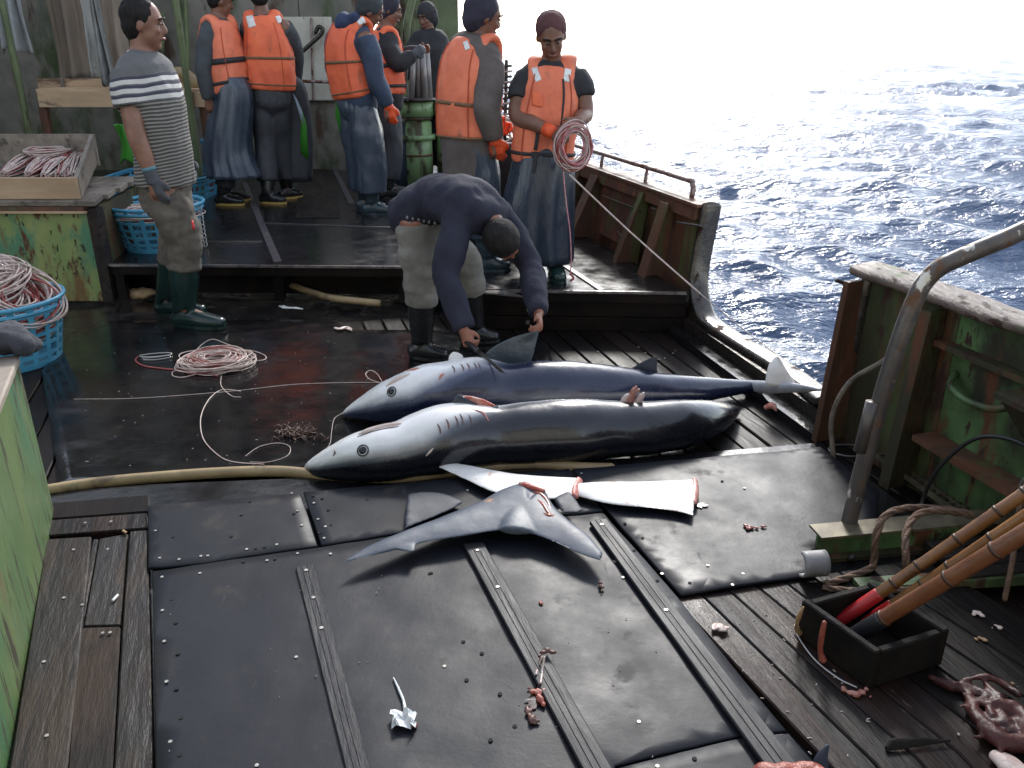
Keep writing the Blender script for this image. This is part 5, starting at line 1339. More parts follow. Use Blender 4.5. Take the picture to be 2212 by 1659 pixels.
    def vest_ring(s, t, e=0.0, N=40):
        """ring of the vest at t from hem (0) to shoulder (1)"""
        J, h = s.J, s.h
        side = (J['shR'] - J['shL']).normalized()
        ax = cr([tuple(J['pel'] - (J['waist'] - J['pel']).normalized() * .015), tuple(J['waist']), tuple(J['chest']), tuple(J['chest'].lerp(J['neck'], .90))], 8)
        x = t * (len(ax) - 1); i = min(int(x), len(ax) - 2); c = V(ax[i]).lerp(V(ax[i + 1]), x - i)
        tg = (V(ax[min(i + 2, len(ax) - 1)]) - V(ax[max(i - 1, 0)])).normalized()
        A = cr([(.205, .155), (.203, .160), (.200, .166), (.176, .156), (.132, .112)], 8)
        y = t * (len(A) - 1); j = min(int(y), len(A) - 2); ab = A[j] + (A[j + 1] - A[j]) * (y - j)
        a = (side - tg * side.dot(tg)).normalized(); b = tg.cross(a)
        out = []
        for k in range(N):
            th = 2 * math.pi * k / N; cs, sn = math.cos(th), math.sin(th); p = 2 / 2.7
            out.append(c + a * (ab[0] * h * s.vw + e) * math.copysign(abs(cs) ** p, cs) + b * (ab[1] * h * s.vd + e) * math.copysign(abs(sn) ** p, sn))
        return out
    def vest(s, mat, vw=1.0, vd=1.0, belts=((.16, 'webbing_brown'), (.52, 'webbing_brown')), open_front=True, bw=.014):
        s.vw, s.vd = vw, vd
        J, h = s.J, s.h
        g = Geo(); N = 40
        rings = [s.vest_ring(t, (-.012 if t in (0, 1) else 0)) for t in np.linspace(0, 1, 20)]
        v = [p for r in rings for p in r]; f = [tuple(range(N))[::-1], tuple(range(19 * N, 20 * N))]
        for i in range(19):
            for j in range(N): f.append((i * N + j, i * N + (j + 1) % N, (i + 1) * N + (j + 1) % N, (i + 1) * N + j))
        g.add(v, f)
        # shoulder straps of foam either side of the neck
        fw = (J['shR'] - J['shL']).normalized().cross((J['neck'] - J['chest']).normalized()) * -1
        if fw.dot(s.f) < 0: fw = -fw
        side = (J['shR'] - J['shL']).normalized()
        for q in (-1, 1):
            c = J['chest'].lerp(J['neck'], .78) + side * q * .098 * h * vw
            up = (J['neck'] - J['chest']).normalized()
            g.add(*tube([c + fw * .085 * h - up * .05 * h, c + fw * .045 * h + up * .035 * h, c - fw * .03 * h + up * .042 * h, c - fw * .075 * h - up * .04 * h], [(.052 * h, .026 * h)] * 4, side=side, n=12, k=4))
        o = remesh('life_vest', g, .0115, mat, s.root, 4, .0085, 9, (1, 1, .8))
        for t, bm_ in belts:
            lo_, hi_ = s.vest_ring(t - bw, .004), s.vest_ring(t + bw, .004)
            vv = lo_ + hi_
            b = obj('strap', vv, [(j, (j + 1) % N, N + (j + 1) % N, N + j) for j in range(N)], bm_, o, True)
            solidify(b, .004, 0)
        if open_front:
            idx = max(range(N), key=lambda k: (rings[6][k] - sum(rings[6], V()) / N).dot(s.f))
            pts = [r[idx] + s.f * .002 for r in rings[1:17]]
            obj('zip', *tube(pts, .006, n=6, k=1), 'webbing_black', o, True)
        up = (J['neck'] - J['chest']).normalized()
        for q in (-1, 1):                     # seams of the foam panels, front and back
            for w in (-1, 1):
                j0 = int(N * ((0.25 if w > 0 else 0.75) + q * 0.10)) % N
                pts = [r[j0] * 1.0 for r in rings[1:18]]
                c_ = [sum(r, V()) / N for r in rings[1:18]]
                pts = [p_ + (p_ - cc_).normalized() * .0035 for p_, cc_ in zip(pts, c_)]
                obj('seam', *tube(pts, .0035, n=5, k=1), 'vest_seam', o, True)
        for t, bm_ in belts:                  # buckle and loose end on the front
            r_ = s.vest_ring(t, .008); c_ = sum(r_, V()) / N
            k_f = max(range(N), key=lambda k: (r_[k] - c_).dot(s.f + s.r * .35))
            p_ = r_[k_f]; nn = (p_ - c_).normalized(); sd = nn.cross(V((0, 0, 1))).normalized()
            obj('buckle', *box8(p_, sd * .022, nn * .006, V((0, 0, .016))), 'webbing_black', o)
            obj('strap_end', *tube([p_ + nn * .006, p_ + nn * .016 - V((0, 0, .06)), p_ + nn * .010 + sd * .012 - V((0, 0, .13))], [(.011, .0022)] * 3, side=sd, n=6), bm_, o, True)
        s.vest_o = o
        return o
    def skirt(s, mat, rings, folds=9, amp=.10, name='apron', seed=0, N=72, arc=(0, 1)):
        """oilskin apron hanging from the waist; rings are (centre, half width, half depth)"""
        rs = cr([tuple(c) + (a, b) for c, a, b in rings], 7)
        v = []; q = random.Random(seed); ph = [q.uniform(0, 6.28) for _ in range(4)]
        for i, rr in enumerate(rs):
            t = i / (len(rs) - 1)
            for j in range(N):
                th = 2 * math.pi * j / N
                m_ = 1 + amp * (0.15 + 0.85 * t) * (math.sin(folds * th + ph[0] + 1.2 * math.sin(2 * th + ph[1]) + t * .8) * .6 + .4 * math.sin((folds * 2 - 3) * th + ph[2] + t * 2)) * .7
                v.append(V(rr[:3]) + s.r * (rr[3] * m_ * math.cos(th)) + s.f * (rr[4] * m_ * math.sin(th)))
        f = [(i * N + j, i * N + (j + 1) % N, (i + 1) * N + (j + 1) % N, (i + 1) * N + j) for i in range(len(rs) - 1) for j in range(N)]
        o = obj(name, v, f, mat, s.root, True); solidify(o, .003, 0)
        return o
def Jp(Y, **kw):
    """joints from photograph points with a depth offset each"""
    return {k: PY(p[0], p[1], Y + (p[2] if len(p) > 2 else 0)) for k, p in kw.items()}

# --- man in the striped jersey
b = PZ(398, 705, 0.014)
Y = b.y + 0.02
p = Person('man in striped polo shirt, grey trousers and green boots standing on the lower deck', (b.x, Y, 0.014), 78, 1.72,
    Jp(Y, pel=(358, 392), waist=(352, 320), chest=(325, 205), neck=(306, 118), head=(311, 52), shR=(275, 160, -.13), shL=(345, 160, .17),
       elR=(293, 286, -.20), wrR=(329, 384, -.20), haR=(350, 440, -.20), elL=(378, 280, .28), wrL=(400, 345, .24), haL=(412, 385, .2),
       hipR=(352, 415, -.08), hipL=(362, 412, .10), knR=(394, 505, -.05), knL=(384, 505, .18),
       anR=(402, 686, -.01), toeR=(470, 712, -.05), anL=(365, 662, .22), toeL=(428, 676, .2)), look=(0.9, 0.25, -0.12))
p.J['anR'].z = .10; p.J['toeR'].z = .049; p.J['anL'].z = .10; p.J['toeL'].z = .049
p.body('skin_tan'); p.hair(low=.01)
sh_ = p.shirt('striped_jersey', e=.030, short=.58, hem=-0.01, wr=.007)
tr_ = p.trousers('grey_trousers', e=.032, upto=.42, wr=.013)
for S in 'RL': p.boot(S, 'boot_green', .36, e=.022)
p.glove('R', 'glove_grey', curl=.32, pn=(0.5, 0.85, 0)); p.glove('L', 'glove_grey', curl=.4)
surf_patch('tab', tr_, [(413, 476), (417, 476), (421, 496), (416, 496)], 'red_tab', p.root, .002, 4)
g = Geo(); J = p.J; c = J['chest'].lerp(J['neck'], .9)
g.add(*tube([c - p.f * .06 + V((0, 0, .03)), c + p.r * .062 + V((0, 0, .028)), c + p.f * .062 - V((0, 0, .012)) + p.r * .02], .013, n=8)); g.add(*tube([c - p.f * .06 + V((0, 0, .03)), c - p.r * .062 + V((0, 0, .028)), c + p.f * .062 - V((0, 0, .012)) - p.r * .02], .013, n=8))
g.build('collar', 'white_trim', p.root, True)

# --- crew in life vests
b = PZ(500, 441, RZ); Y = b.y
p = Person('man in orange vest and long slate blue oilskin apron, arm hanging, behind the striped shirt', (b.x, Y, RZ), 62, 1.66,
    Jp(Y, pel=(500, 195), waist=(490, 160), chest=(476, 95), neck=(470, 38), head=(476, 2), shR=(447, 66, -.12), shL=(506, 60, .16), elR=(440, 150, -.18), wrR=(449, 215, -.16), haR=(457, 245, -.14),
       anR=(484, 428, -.05), toeR=(515, 440, -.06), knR=(495, 320, -.06), hipR=(492, 212, -.06), hipL=(510, 212, .08)), look=(.8, .5, -.25))
p.J['anR'].z = RZ + .085; p.J['toeR'].z = RZ + .035
p.body('skin_brown'); p.hair(); p.shirt('slate_sleeve'); p.trousers('black_trousers', upto=.8)
vo = p.vest('vest_orange_pale', .92, .98, belts=((.2, 'webbing_black'), (.48, 'webbing_black')), bw=.03)
J = p.J
p.skirt('blue_oilskin', [(J['waist'] + V((0, 0, -.02)), .185, .150), (J['pel'] - V((0, 0, .05)), .20, .17), (J['knR'].lerp(J['knL'], .5), .235, .20), (V((b.x + .06, Y, RZ + .25)), .27, .24)], 10, .12, seed=3)
for S in 'RL': p.boot(S, 'boot_black', .2, 'sole_yellow')

b = PZ(585, 446, RZ); Y = b.y + .25
p = Person('man seen from behind in bright orange vest and black trousers, dark hair', (b.x, Y, RZ), 12, 1.70,
    Jp(Y, pel=(585, 190), waist=(583, 155), chest=(577, 92), neck=(566, 28), head=(560, -12, .02), shL=(532, 52), shR=(620, 52), elL=(545, 120, .2), wrL=(560, 170, .3), haL=(575, 190, .34), elR=(640, 120, .16), wrR=(640, 175, .3), haR=(630, 195, .34),
       knL=(575, 310), knR=(605, 310, .1), hipL=(570, 210), hipR=(600, 210), anL=(580, 425, -.1), toeL=(606, 440, -.12), anR=(620, 415, .15), toeR=(640, 420, .2)), look=(-.2, .95, -.1))
for k in ('anL', 'anR'): p.J[k].z = RZ + .085
for k in ('toeL', 'toeR'): p.J[k].z = RZ + .035
p.body('skin_brown'); p.hair(low=.02); p.shirt('slate_sleeve'); p.trousers('black_trousers', upto=.75, e=.03)
vo = p.vest('vest_orange', 1.05, .95, belts=((.12, 'webbing_brown'), (.50, 'webbing_brown')), open_front=False)
surf_patch('reflector', vo, [(531, 36), (546, 33), (553, 56), (538, 61)], 'reflector', vo); surf_patch('reflector', vo, [(594, 36), (604, 34), (610, 48), (600, 51)], 'reflector', vo)
for S in 'RL': p.boot(S, 'boot_black', .2, 'sole_yellow')
J = p.J
p.skirt('black_trousers', [(J['waist'] + p.f * .10, .12, .10), (J['pel'] + p.f * .14 + p.r * .08, .17, .12), (PY(636, 290, Y + .2), .17, .12), (PY(640, 390, Y + .2), .15, .12)], 6, .1, seed=5)
g = Geo(); fl = [PY(622, 196, Y + .05), PY(645, 215, Y + .05), PY(662, 270, Y + .06), PY(666, 345, Y + .08), PY(648, 330, Y + .1), PY(640, 260, Y + .1)]
o_ = obj('apron_lining', fl, [(0, 1, 2), (0, 2, 5), (2, 3, 4), (2, 4, 5)], 'green_vinyl', p.root, True); solidify(o_, .006, 0)
o_ = obj('apron_flap', [PY(630, 196, Y), PY(642, 215, Y), PY(652, 240, Y), PY(658, 270, Y), PY(648, 252, Y), PY(640, 225, Y)], [(0, 1, 5), (1, 2, 4, 5), (2, 3, 4)], 'grey_vinyl', p.root, True); solidify(o_, .006, 0)

b = PZ(803, 462, RZ); Y = b.y
p = Person('man in orange vest with blue hood and navy sleeves, orange glove hanging down', (b.x, Y, RZ), 58, 1.72,
    Jp(Y, pel=(770, 205), waist=(762, 165), chest=(756, 100), neck=(768, 45), head=(800, 22), shR=(795, 82, -.14), shL=(722, 78, .14), elR=(812, 170, -.16), wrR=(839, 228, -.14), haR=(846, 268, -.14),
       elL=(722, 150, .3), wrL=(760, 175, .4), haL=(790, 185, .4), hipR=(780, 215, -.06), hipL=(752, 215, .08), knR=(800, 335, -.03), knL=(780, 330, .12), anR=(804, 440, -.02), toeR=(835, 458, -.03), anL=(790, 430, .15), toeL=(820, 440, .16)), look=(.85, .35, -.45))
for k in ('anL', 'anR'): p.J[k].z = RZ + .085
for k in ('toeL', 'toeR'): p.J[k].z = RZ + .035
p.body('skin_brown'); p.hair('cap_slate', low=.0, size=1.06, name='cap')
p.shirt('navy_sleeve', e=.022)
vo = p.vest('vest_orange', .93, 1.0, belts=((.10, 'webbing_brown'), (.50, 'webbing_brown')))
surf_patch('reflector', vo, [(716, 33), (723, 29), (729, 42), (720, 48)], 'reflector', vo); surf_patch('reflector', vo, [(770, 45), (784, 36), (790, 48), (776, 55)], 'reflector', vo)
p.trousers('blue_oilskin', e=.042, upto=.75, wr=.012, r=(.095, .09, .085, .082, .06))
for S in 'RL': p.boot(S, 'boot_blue', .2)
p.glove('R', 'glove_orange', .006, .35, pn=(0.3, .9, 0), cuff='glove_orange', cl=.04); p.glove('L', 'glove_orange', .006, .4, cuff=None)
J = p.J; g = Geo()
hd_ = Geo(); hd_.add(*tube([J['neck'] - p.f * .05 + V((0, 0, .03)) - p.r * .10, J['neck'] - p.f * .11 - V((0, 0, .03)), J['neck'] - p.f * .04 + V((0, 0, .02)) + p.r * .10], [.045, .062, .045], n=12)); hd_.add(*ellipsoid(J['neck'] - p.f * .10 - V((0, 0, .02)), p.r * .10, p.f * .06, V((0, 0, .08))))
remesh('hood', hd_, .012, 'hood_blue', p.root, 3, .006, 14)
o_ = obj('apron_lining', [PY(728, 200, Y + .02), PY(748, 215, Y + .0), PY(760, 300, Y), PY(758, 332, Y), PY(740, 300, Y + .03), PY(724, 250, Y + .04)], [(0, 1, 5), (1, 2, 4, 5), (2, 3, 4)], 'green_vinyl', p.root, True); solidify(o_, .006, 0)

b = PZ(846, 425, RZ); Y = b.y
p = Person('man in black sleeves and orange vest half hidden, reaching towards the upright rollers', (b.x, Y, RZ), 80, 1.68,
    Jp(Y, pel=(838, 200), waist=(836, 165), chest=(832, 115), neck=(834, 62), head=(842, 22), shR=(838, 100, -.12), shL=(820, 95, .15), elR=(862, 140, -.2), wrR=(893, 118, -.15), haR=(915, 104, -.12),
       elL=(868, 120, .2), wrL=(905, 110, .15), haL=(925, 104, .12)), look=(.95, .1, -.3))
p.body('skin_brown'); p.hair('hood_plum', low=.02, size=1.1, name='hood'); p.shirt('black_cloth', e=.022); p.vest('vest_orange', .95, .95, belts=((.18, 'webbing_black'), (.5, 'webbing_black')), bw=.03); p.trousers('black_trousers', upto=.75, e=.03)
for S in 'RL': p.boot(S, 'boot_black', .2)
p.glove('R', 'glove_grey', curl=.6, cuff=None)

b = PZ(935, 405, RZ); Y = b.y + .35
p = Person('figure in black hooded jacket standing against the bright sky beyond the line hauler', (b.x, Y, RZ), 200, 1.62,
    Jp(Y, pel=(930, 200), waist=(930, 165), chest=(928, 115), neck=(925, 70), head=(922, 38), shR=(900, 98), shL=(952, 98), elR=(882, 140, -.1), wrR=(900, 165, -.2), haR=(915, 170, -.2), elL=(962, 150, 0), wrL=(957, 195, -.08), haL=(952, 220, -.1)), look=(-.5, -.8, -.3))
p.body('skin_brown'); p.hair('black_cloth', low=.03, size=1.16, name='hood'); p.shirt('black_cloth', e=.045); p.trousers('black_trousers', upto=.75, e=.03)
for S in 'RL': p.boot(S, 'boot_black', .2)

b = PZ(1052, 603, RZ); Y = b.y + .22
p = Person('man in orange vest with brown sleeves and dark hood, back to the camera', (b.x, Y, RZ), 48, 1.66,
    Jp(Y, pel=(1012, 292), waist=(1012, 245), chest=(1018, 150), neck=(1032, 82), head=(1046, 36), shR=(1062, 140, -.10), shL=(976, 128, .12), elR=(1052, 232, -.20), wrR=(1068, 300, -.16), haR=(1077, 340, -.14),
       elL=(985, 225, .25), wrL=(1060, 268, .33), haL=(1085, 276, .33), hipR=(1028, 305, -.06), hipL=(1000, 300, .08), knR=(1045, 440, -.04), knL=(1010, 430, .15), anR=(1052, 570, -.03), toeR=(1085, 592, -.02), anL=(1025, 555, .2), toeL=(1060, 570, .22)), look=(.85, .35, -.3))
for k in ('anL', 'anR'): p.J[k].z = RZ + .085
for k in ('toeL', 'toeR'): p.J[k].z = RZ + .035
p.body('skin_brown'); p.hair('hood_plum', low=.02, size=1.1, name='hood', back=.01)
p.shirt('brown_sleeve', e=.028, hem=-.22)
vo = p.vest('vest_orange_pale', .96, .98, belts=((.02 + .016, 'webbing_brown'), (.42, 'webbing_brown')))
surf_patch('reflector', vo, [(1000, 92), (1010, 88), (1016, 105), (1006, 110)], 'reflector', vo)
p.trousers('blue_oilskin', e=.034, upto=.6, wr=.012, r=(.095, .085, .078, .076, .06))
for S in 'RL': p.boot(S, 'boot_blue', .3)
p.glove('R', 'glove_orange', .006, .35, pn=(0.3, .9, 0), cuff='glove_orange', cl=.03); p.glove('L', 'glove_orange', .006, .4, cuff=None)

b = PZ(1180, 600, RZ); Y = b.y + .05
pg = p = Person('man facing the camera in black T-shirt and orange vest, holding a coil of line', (b.x, Y, RZ), 168, 1.64,
    Jp(Y, pel=(1172, 345), waist=(1176, 290), chest=(1188, 205), neck=(1192, 132), head=(1191, 80, -.06), shR=(1133, 172), shL=(1250, 166), elR=(1117, 250, -.06), wrR=(1188, 283, -.24), haR=(1228, 292, -.28),
       elL=(1264, 245, -.05), wrL=(1249, 262, -.22), haL=(1222, 278, -.30), hipR=(1140, 365), hipL=(1195, 365), knR=(1140, 470, -.05), knL=(1200, 470, -.05), anR=(1152, 572), toeR=(1165, 590, -.15), anL=(1198, 572), toeL=(1208, 602, -.16)), look=(.06, -.85, -.52))
for k in ('anL', 'anR'): p.J[k].z = RZ + .085
for k in ('toeL', 'toeR'): p.J[k].z = RZ + .035
p.body('skin_brown', .0085, hands=dict(R=dict(curl=.75, pn=(.1, .75, -.55)), L=dict(curl=.75, pn=(-.2, .8, -.4)))); p.hair('cap_maroon', size=1.04, name='cap', low=-.02)
p.shirt('black_cloth', e=.020, short=.55)
vo = p.vest('vest_orange_pale', .93, .95, belts=((.13, 'webbing_black'), (.42, 'webbing_black')), bw=.022)
surf_patch('reflector', vo, [(1148, 148), (1160, 145), (1170, 172), (1158, 178)], 'reflector', vo); surf_patch('reflector', vo, [(1220, 148), (1234, 150), (1229, 178), (1216, 175)], 'reflector', vo)
surf_patch('pocket', vo, [(1150, 200), (1172, 204), (1172, 232), (1150, 228)], 'vest_orange', vo, .006)
g = Geo(); d_ = (p.J['wrR'] - p.J['elR']).normalized(); g.add(*tube([p.J['wrR'] - d_ * .035, p.J['wrR'] + d_ * .035], .036, n=14, k=1, round_caps=False)); g.build('wristband', 'glove_orange', p.root, True)
J = p.J
p.trousers('dark_oilskin', upto=.75, e=.03)
p.skirt('dark_oilskin', [(J['waist'] - V((0, 0, .06)), .165, .14), (J['pel'] - V((0, 0, .06)), .19, .165), (PY(1164, 450, Y), .215, .18), (PY(1172, 562, Y), .19, .16)], 7, .12, seed=9)
for S in 'RL': p.boot(S, 'boot_green', .3)

# --- man bent over the shark
b = PZ(915, 782, 0.014); Y = b.y + .05
pb = p = Person('man in navy jumper and pale trousers bending over the far shark with a knife', (b.x, Y, 0.014), 108, 1.52,
    Jp(Y, pel=(912, 452), waist=(946, 428, -.06), chest=(1008, 440, -.20), neck=(1060, 476, -.30), head=(1086, 520, -.35), shR=(992, 474, -.34), shL=(1078, 458, -.02), elR=(964, 592, -.46), wrR=(1001, 710, -.60), haR=(1016, 752, -.64),
       elL=(1142, 572, -.22), wrL=(1163, 676, -.52), haL=(1169, 722, -.60), hipR=(893, 478, -.08), hipL=(925, 470, .12), knR=(908, 590, -.06), knL=(1005, 575, .17), anR=(912, 748, .0), toeR=(950, 775, -.02), anL=(1024, 722, .26), toeL=(1060, 735, .26)), look=(.50, .02, -.86))
for k in ('anL', 'anR'): p.J[k].z = .10
for k in ('toeL', 'toeR'): p.J[k].z = .049
p.body('skin_red', .0085, hands=dict(R=dict(curl=1.05, pn=(.55, .35, -.35)), L=dict(curl=.85, pn=(-.75, -.2, -.2)))); p.hair(low=.02, size=1.10)
js = p.shirt('navy_jumper', e=.020, hem=-.085, wr=.012, name='jumper')
p.trousers('stone_trousers', e=.026, upto=.42, wr=.015)
for S in 'RL': p.boot(S, 'boot_black', .4, e=.016)
mk('jumper_motif', (0.42, 0.38, 0.33), (0.16, 0.15, 0.15), 60, rough=0.85)
for i in range(3):
    for j in range(6):
        u, v = 880 + j * 12 + (i % 2) * 5, 470 + i * 11 + j * 2.2
        surf_patch('motif', js, [(u, v - 4.2), (u + 3.0, v), (u, v + 4.2), (u - 3.0, v)], 'jumper_motif', js, .002, 3)
# knife in his hand
kn = thing('knife', 'long thin knife held in the bending man\'s hand against the shark', 'knife', p.J['haR'])
k0, k1 = p.J['wrR'].lerp(p.J['haR'], 1.5) + V((.0, -.01, -.0)), PY(1092, 808, p.J['haR'].y - .30)
k0 = PY(1012, 742, p.J['haR'].y)
kd = (k1 - k0).normalized()
obj('handle', *tube([k0 - kd * .03, k0 + kd * .08], [.013, .012], n=8, k=1), 'boot_black', kn, True)
sd_ = kd.cross(V((0, 1, 0))).normalized()
bl = [k0 + kd * .08 + sd_ * .010, k0 + kd * .08 - sd_ * .010, k1 - kd * .05 - sd_ * .010, k1, k1 - kd * .04 + sd_ * .006]
bl2 = [q + V((0, .003, 0)) for q in bl]
obj('blade', bl + bl2, [(0, 1, 2, 3, 4), (9, 8, 7, 6, 5)] + [(i, (i + 1) % 5, 5 + (i + 1) % 5, 5 + i) for i in range(5)], 'edge_steel', kn)
# ------------------------------------------------------------------ sharks
def shark_mat(name, belly, side, back, b0, b1):
    m = bpy.data.materials.new(name); m.use_nodes = True; n, l = m.node_tree.nodes, m.node_tree.links
    b = n['Principled BSDF']; b.inputs['Roughness'].default_value = 0.24; b.inputs['Specular IOR Level'].default_value = 0.55; b.inputs['Coat Weight'].default_value = 0.35; b.inputs['Coat Roughness'].default_value = 0.10
    at = n.new('ShaderNodeAttribute'); at.attribute_name = 'belly'
    tc = n.new('ShaderNodeTexCoord'); ns = n.new('ShaderNodeTexNoise'); ns.inputs['Scale'].default_value = 9; ns.inputs['Detail'].default_value = 6; l.new(tc.outputs['Object'], ns.inputs['Vector'])
    ad = n.new('ShaderNodeMath'); ad.operation = 'MULTIPLY_ADD'; ad.inputs[1].default_value = 0.12; l.new(ns.outputs['Fac'], ad.inputs[0]); l.new(at.outputs['Fac'], ad.inputs[2])
    r = n.new('ShaderNodeValToRGB'); l.new(ad.outputs[0], r.inputs[0]); e = r.color_ramp.elements
    e[0].position = b0; e[0].color = col4(back); e[1].position = b1 + 0.10; e[1].color = col4(belly)
    x = e.new((b0 * .45 + b1 * .55)); x.color = col4(side)
    l.new(r.outputs[0], b.inputs['Base Color'])
    n2 = n.new('ShaderNodeTexNoise'); n2.inputs['Scale'].default_value = 26; n2.inputs['Detail'].default_value = 8; l.new(tc.outputs['Object'], n2.inputs['Vector'])
    bn = n.new('ShaderNodeBump'); bn.inputs['Strength'].default_value = 0.10; bn.inputs['Distance'].default_value = 0.01; l.new(n2.outputs['Fac'], bn.inputs['Height']); l.new(bn.outputs[0], b.inputs['Normal'])
    mr = n.new('ShaderNodeMapRange'); mr.inputs['To Min'].default_value = 0.14; mr.inputs['To Max'].default_value = 0.38; l.new(n2.outputs['Fac'], mr.inputs['Value']); l.new(mr.outputs[0], b.inputs['Roughness'])
    MATS[name] = m
shark_mat('shark_skin', (0.82, 0.80, 0.76), (0.10, 0.11, 0.13), (0.008, 0.009, 0.014), 0.64, 0.82)
shark_mat('shark_blue', (0.82, 0.80, 0.76), (0.085, 0.10, 0.15), (0.010, 0.015, 0.040), 0.59, 0.84)
mk('fin_white', (0.80, 0.78, 0.74), (0.70, 0.67, 0.63), 10, rough=0.35, rvar=0.08, bump=0.25, bscale=30, layers=[((0.55, 0.36, 0.30), 11, 0.68, 0.74, (1, 1, 1), None)])
mk('fin_grey', (0.060, 0.073, 0.095), (0.10, 0.115, 0.14), 5, rough=0.46, rvar=0.06, spec=0.25, bump=0.10, bscale=28, layers=[((0.055, 0.065, 0.09), 4, 0.52, 0.68, (1, 1, 1), None), ((0.34, 0.17, 0.10), 9, 0.70, 0.76, (1, 1, 1), None)])
mk('fin_pale', (0.42, 0.43, 0.46), (0.30, 0.31, 0.35), 9, rough=0.38, rvar=0.06, bump=0.1, bscale=30)
mk('fin_dark', (0.022, 0.025, 0.038), (0.038, 0.043, 0.056), 6, rough=0.5, rvar=0.06, spec=0.2, bump=0.10, bscale=30)
mk('fin_slate', (0.028, 0.038, 0.046), (0.07, 0.085, 0.10), 7, rough=0.25, rvar=0.08, bump=0.3, bscale=30, stretch=(1, 1, 1))
mk('cut_flesh', (0.62, 0.36, 0.30), (0.50, 0.10, 0.07), 26, rough=0.3, bump=0.5, bscale=50)
mk('lip_pink', (0.70, 0.60, 0.54), (0.64, 0.50, 0.43), 20, rough=0.35, bump=0.3, bscale=40)
mk('gill_dark', (0.11, 0.085, 0.08), (0.20, 0.10, 0.08), 40, rough=0.4)
mk('shark_iris', (0.008, 0.008, 0.010), (0.016, 0.014, 0.014), 30, rough=0.08)
mk('shark_eye_ring', (0.74, 0.75, 0.73), (0.6, 0.62, 0.62), 40, rough=0.2)
mk('snout_black', (0.018, 0.018, 0.02), rough=0.4)

def shark(name, label, upper, lower, phi, mat, zfloor, squash=1.0):
    """body lofted between two outlines; phi gives the belly's elevation along the body (90 up, 0 away from the camera)"""
    us = sorted({p[0] for p in upper} | {p[0] for p in lower})
    us = np.linspace(max(upper[0][0], lower[0][0]), min(upper[-1][0], lower[-1][0]), 70)
    # ease the first stations so that the snout is rounded
    us = us[0] + (us[-1] - us[0]) * (np.linspace(0, 1, 74) ** 1.25)
    uy = np.interp(us, [p[0] for p in upper], [p[1] for p in upper]); ly = np.interp(us, [p[0] for p in lower], [p[1] for p in lower])
    for _ in range(3):
        uy[1:-1] = (uy[:-2] + 2 * uy[1:-1] + uy[2:]) / 4; ly[1:-1] = (ly[:-2] + 2 * ly[1:-1] + ly[2:]) / 4
    C, RRr = [], []
    for u, a, b in zip(us, uy, ly):
        half = max(.5, (b - a) / 2); r = .1; m = (a + b) / 2
        for _ in range(6):
            p = PZ(u, m, zfloor + r * squash); r = half * mpp(p)
        C.append(PZ(u, m, zfloor + r * squash)); RRr.append(r)
    # smooth the axis
    A = np.array([tuple(c) for c in C])
    for _ in range(2): A[1:-1] = (A[:-2] + 2 * A[1:-1] + A[2:]) / 4
    C = [V(a) for a in A]
    N = 48; v = []; bel = []
    ph = np.interp(us, [p[0] for p in phi], [p[1] for p in phi])
    for i, (c, r) in enumerate(zip(C, RRr)):
        t = (C[min(i + 1, len(C) - 1)] - C[max(0, i - 1)]).normalized()
        aw = V((-t.y, t.x, 0)).normalized(); aw = aw if aw.y > 0 else -aw
        up = t.cross(aw); up = up if up.z > 0 else -up
        for j in range(N):
            th = 2 * math.pi * j / N
            d = aw * math.cos(th) + up * math.sin(th)
            p = c + d * r * (1 + .030 * noise.noise(c * 9 + d * 1.3) + .012 * noise.noise(c * 26 + d * 2.6))
            p.z = max(p.z, zfloor + .002)
            v.append(p); bel.append(.5 + .5 * math.cos(th - R(float(ph[i]))))
    f = [tuple(range(N))[::-1], tuple(range(len(v) - N, len(v)))]
    for i in range(len(C) - 1):
        for j in range(N): f.append((i * N + j, i * N + (j + 1) % N, (i + 1) * N + (j + 1) % N, (i + 1) * N + j))
    root = thing(name, label, 'shark', C[len(C) // 2] - V((0, 0, C[len(C) // 2].z - zfloor)), 'sharks landed on deck')
    o = obj('body', v, f, mat, root, True)
    at = o.data.attributes.new('belly', 'FLOAT', 'POINT'); at.data.foreach_set('value', bel)
    return root, o, C, RRr, us
def eye(root, body, u, v, r):
    p, n = hit(body, u, v)
    t = n.orthogonal().normalized(); b = n.cross(t)
    e = obj('eye', *ellipsoid(p - n * r * .15, t * r, b * r, n * r * .45, 20, 10), 'shark_eye_ring', root, True)
    obj('eye_rim', *tube([p + n * r * .05 + t * r * 1.05 * math.cos(w) + b * r * 1.05 * math.sin(w) for w in np.linspace(0, 6.283, 25)[:-1]], r * .13, n=6, closed=True), 'snout_black', e, True)
    obj('pupil', *ellipsoid(p + n * r * .06, t * r * .80, b * r * .80, n * r * .34, 18, 10), 'shark_iris', e, True)
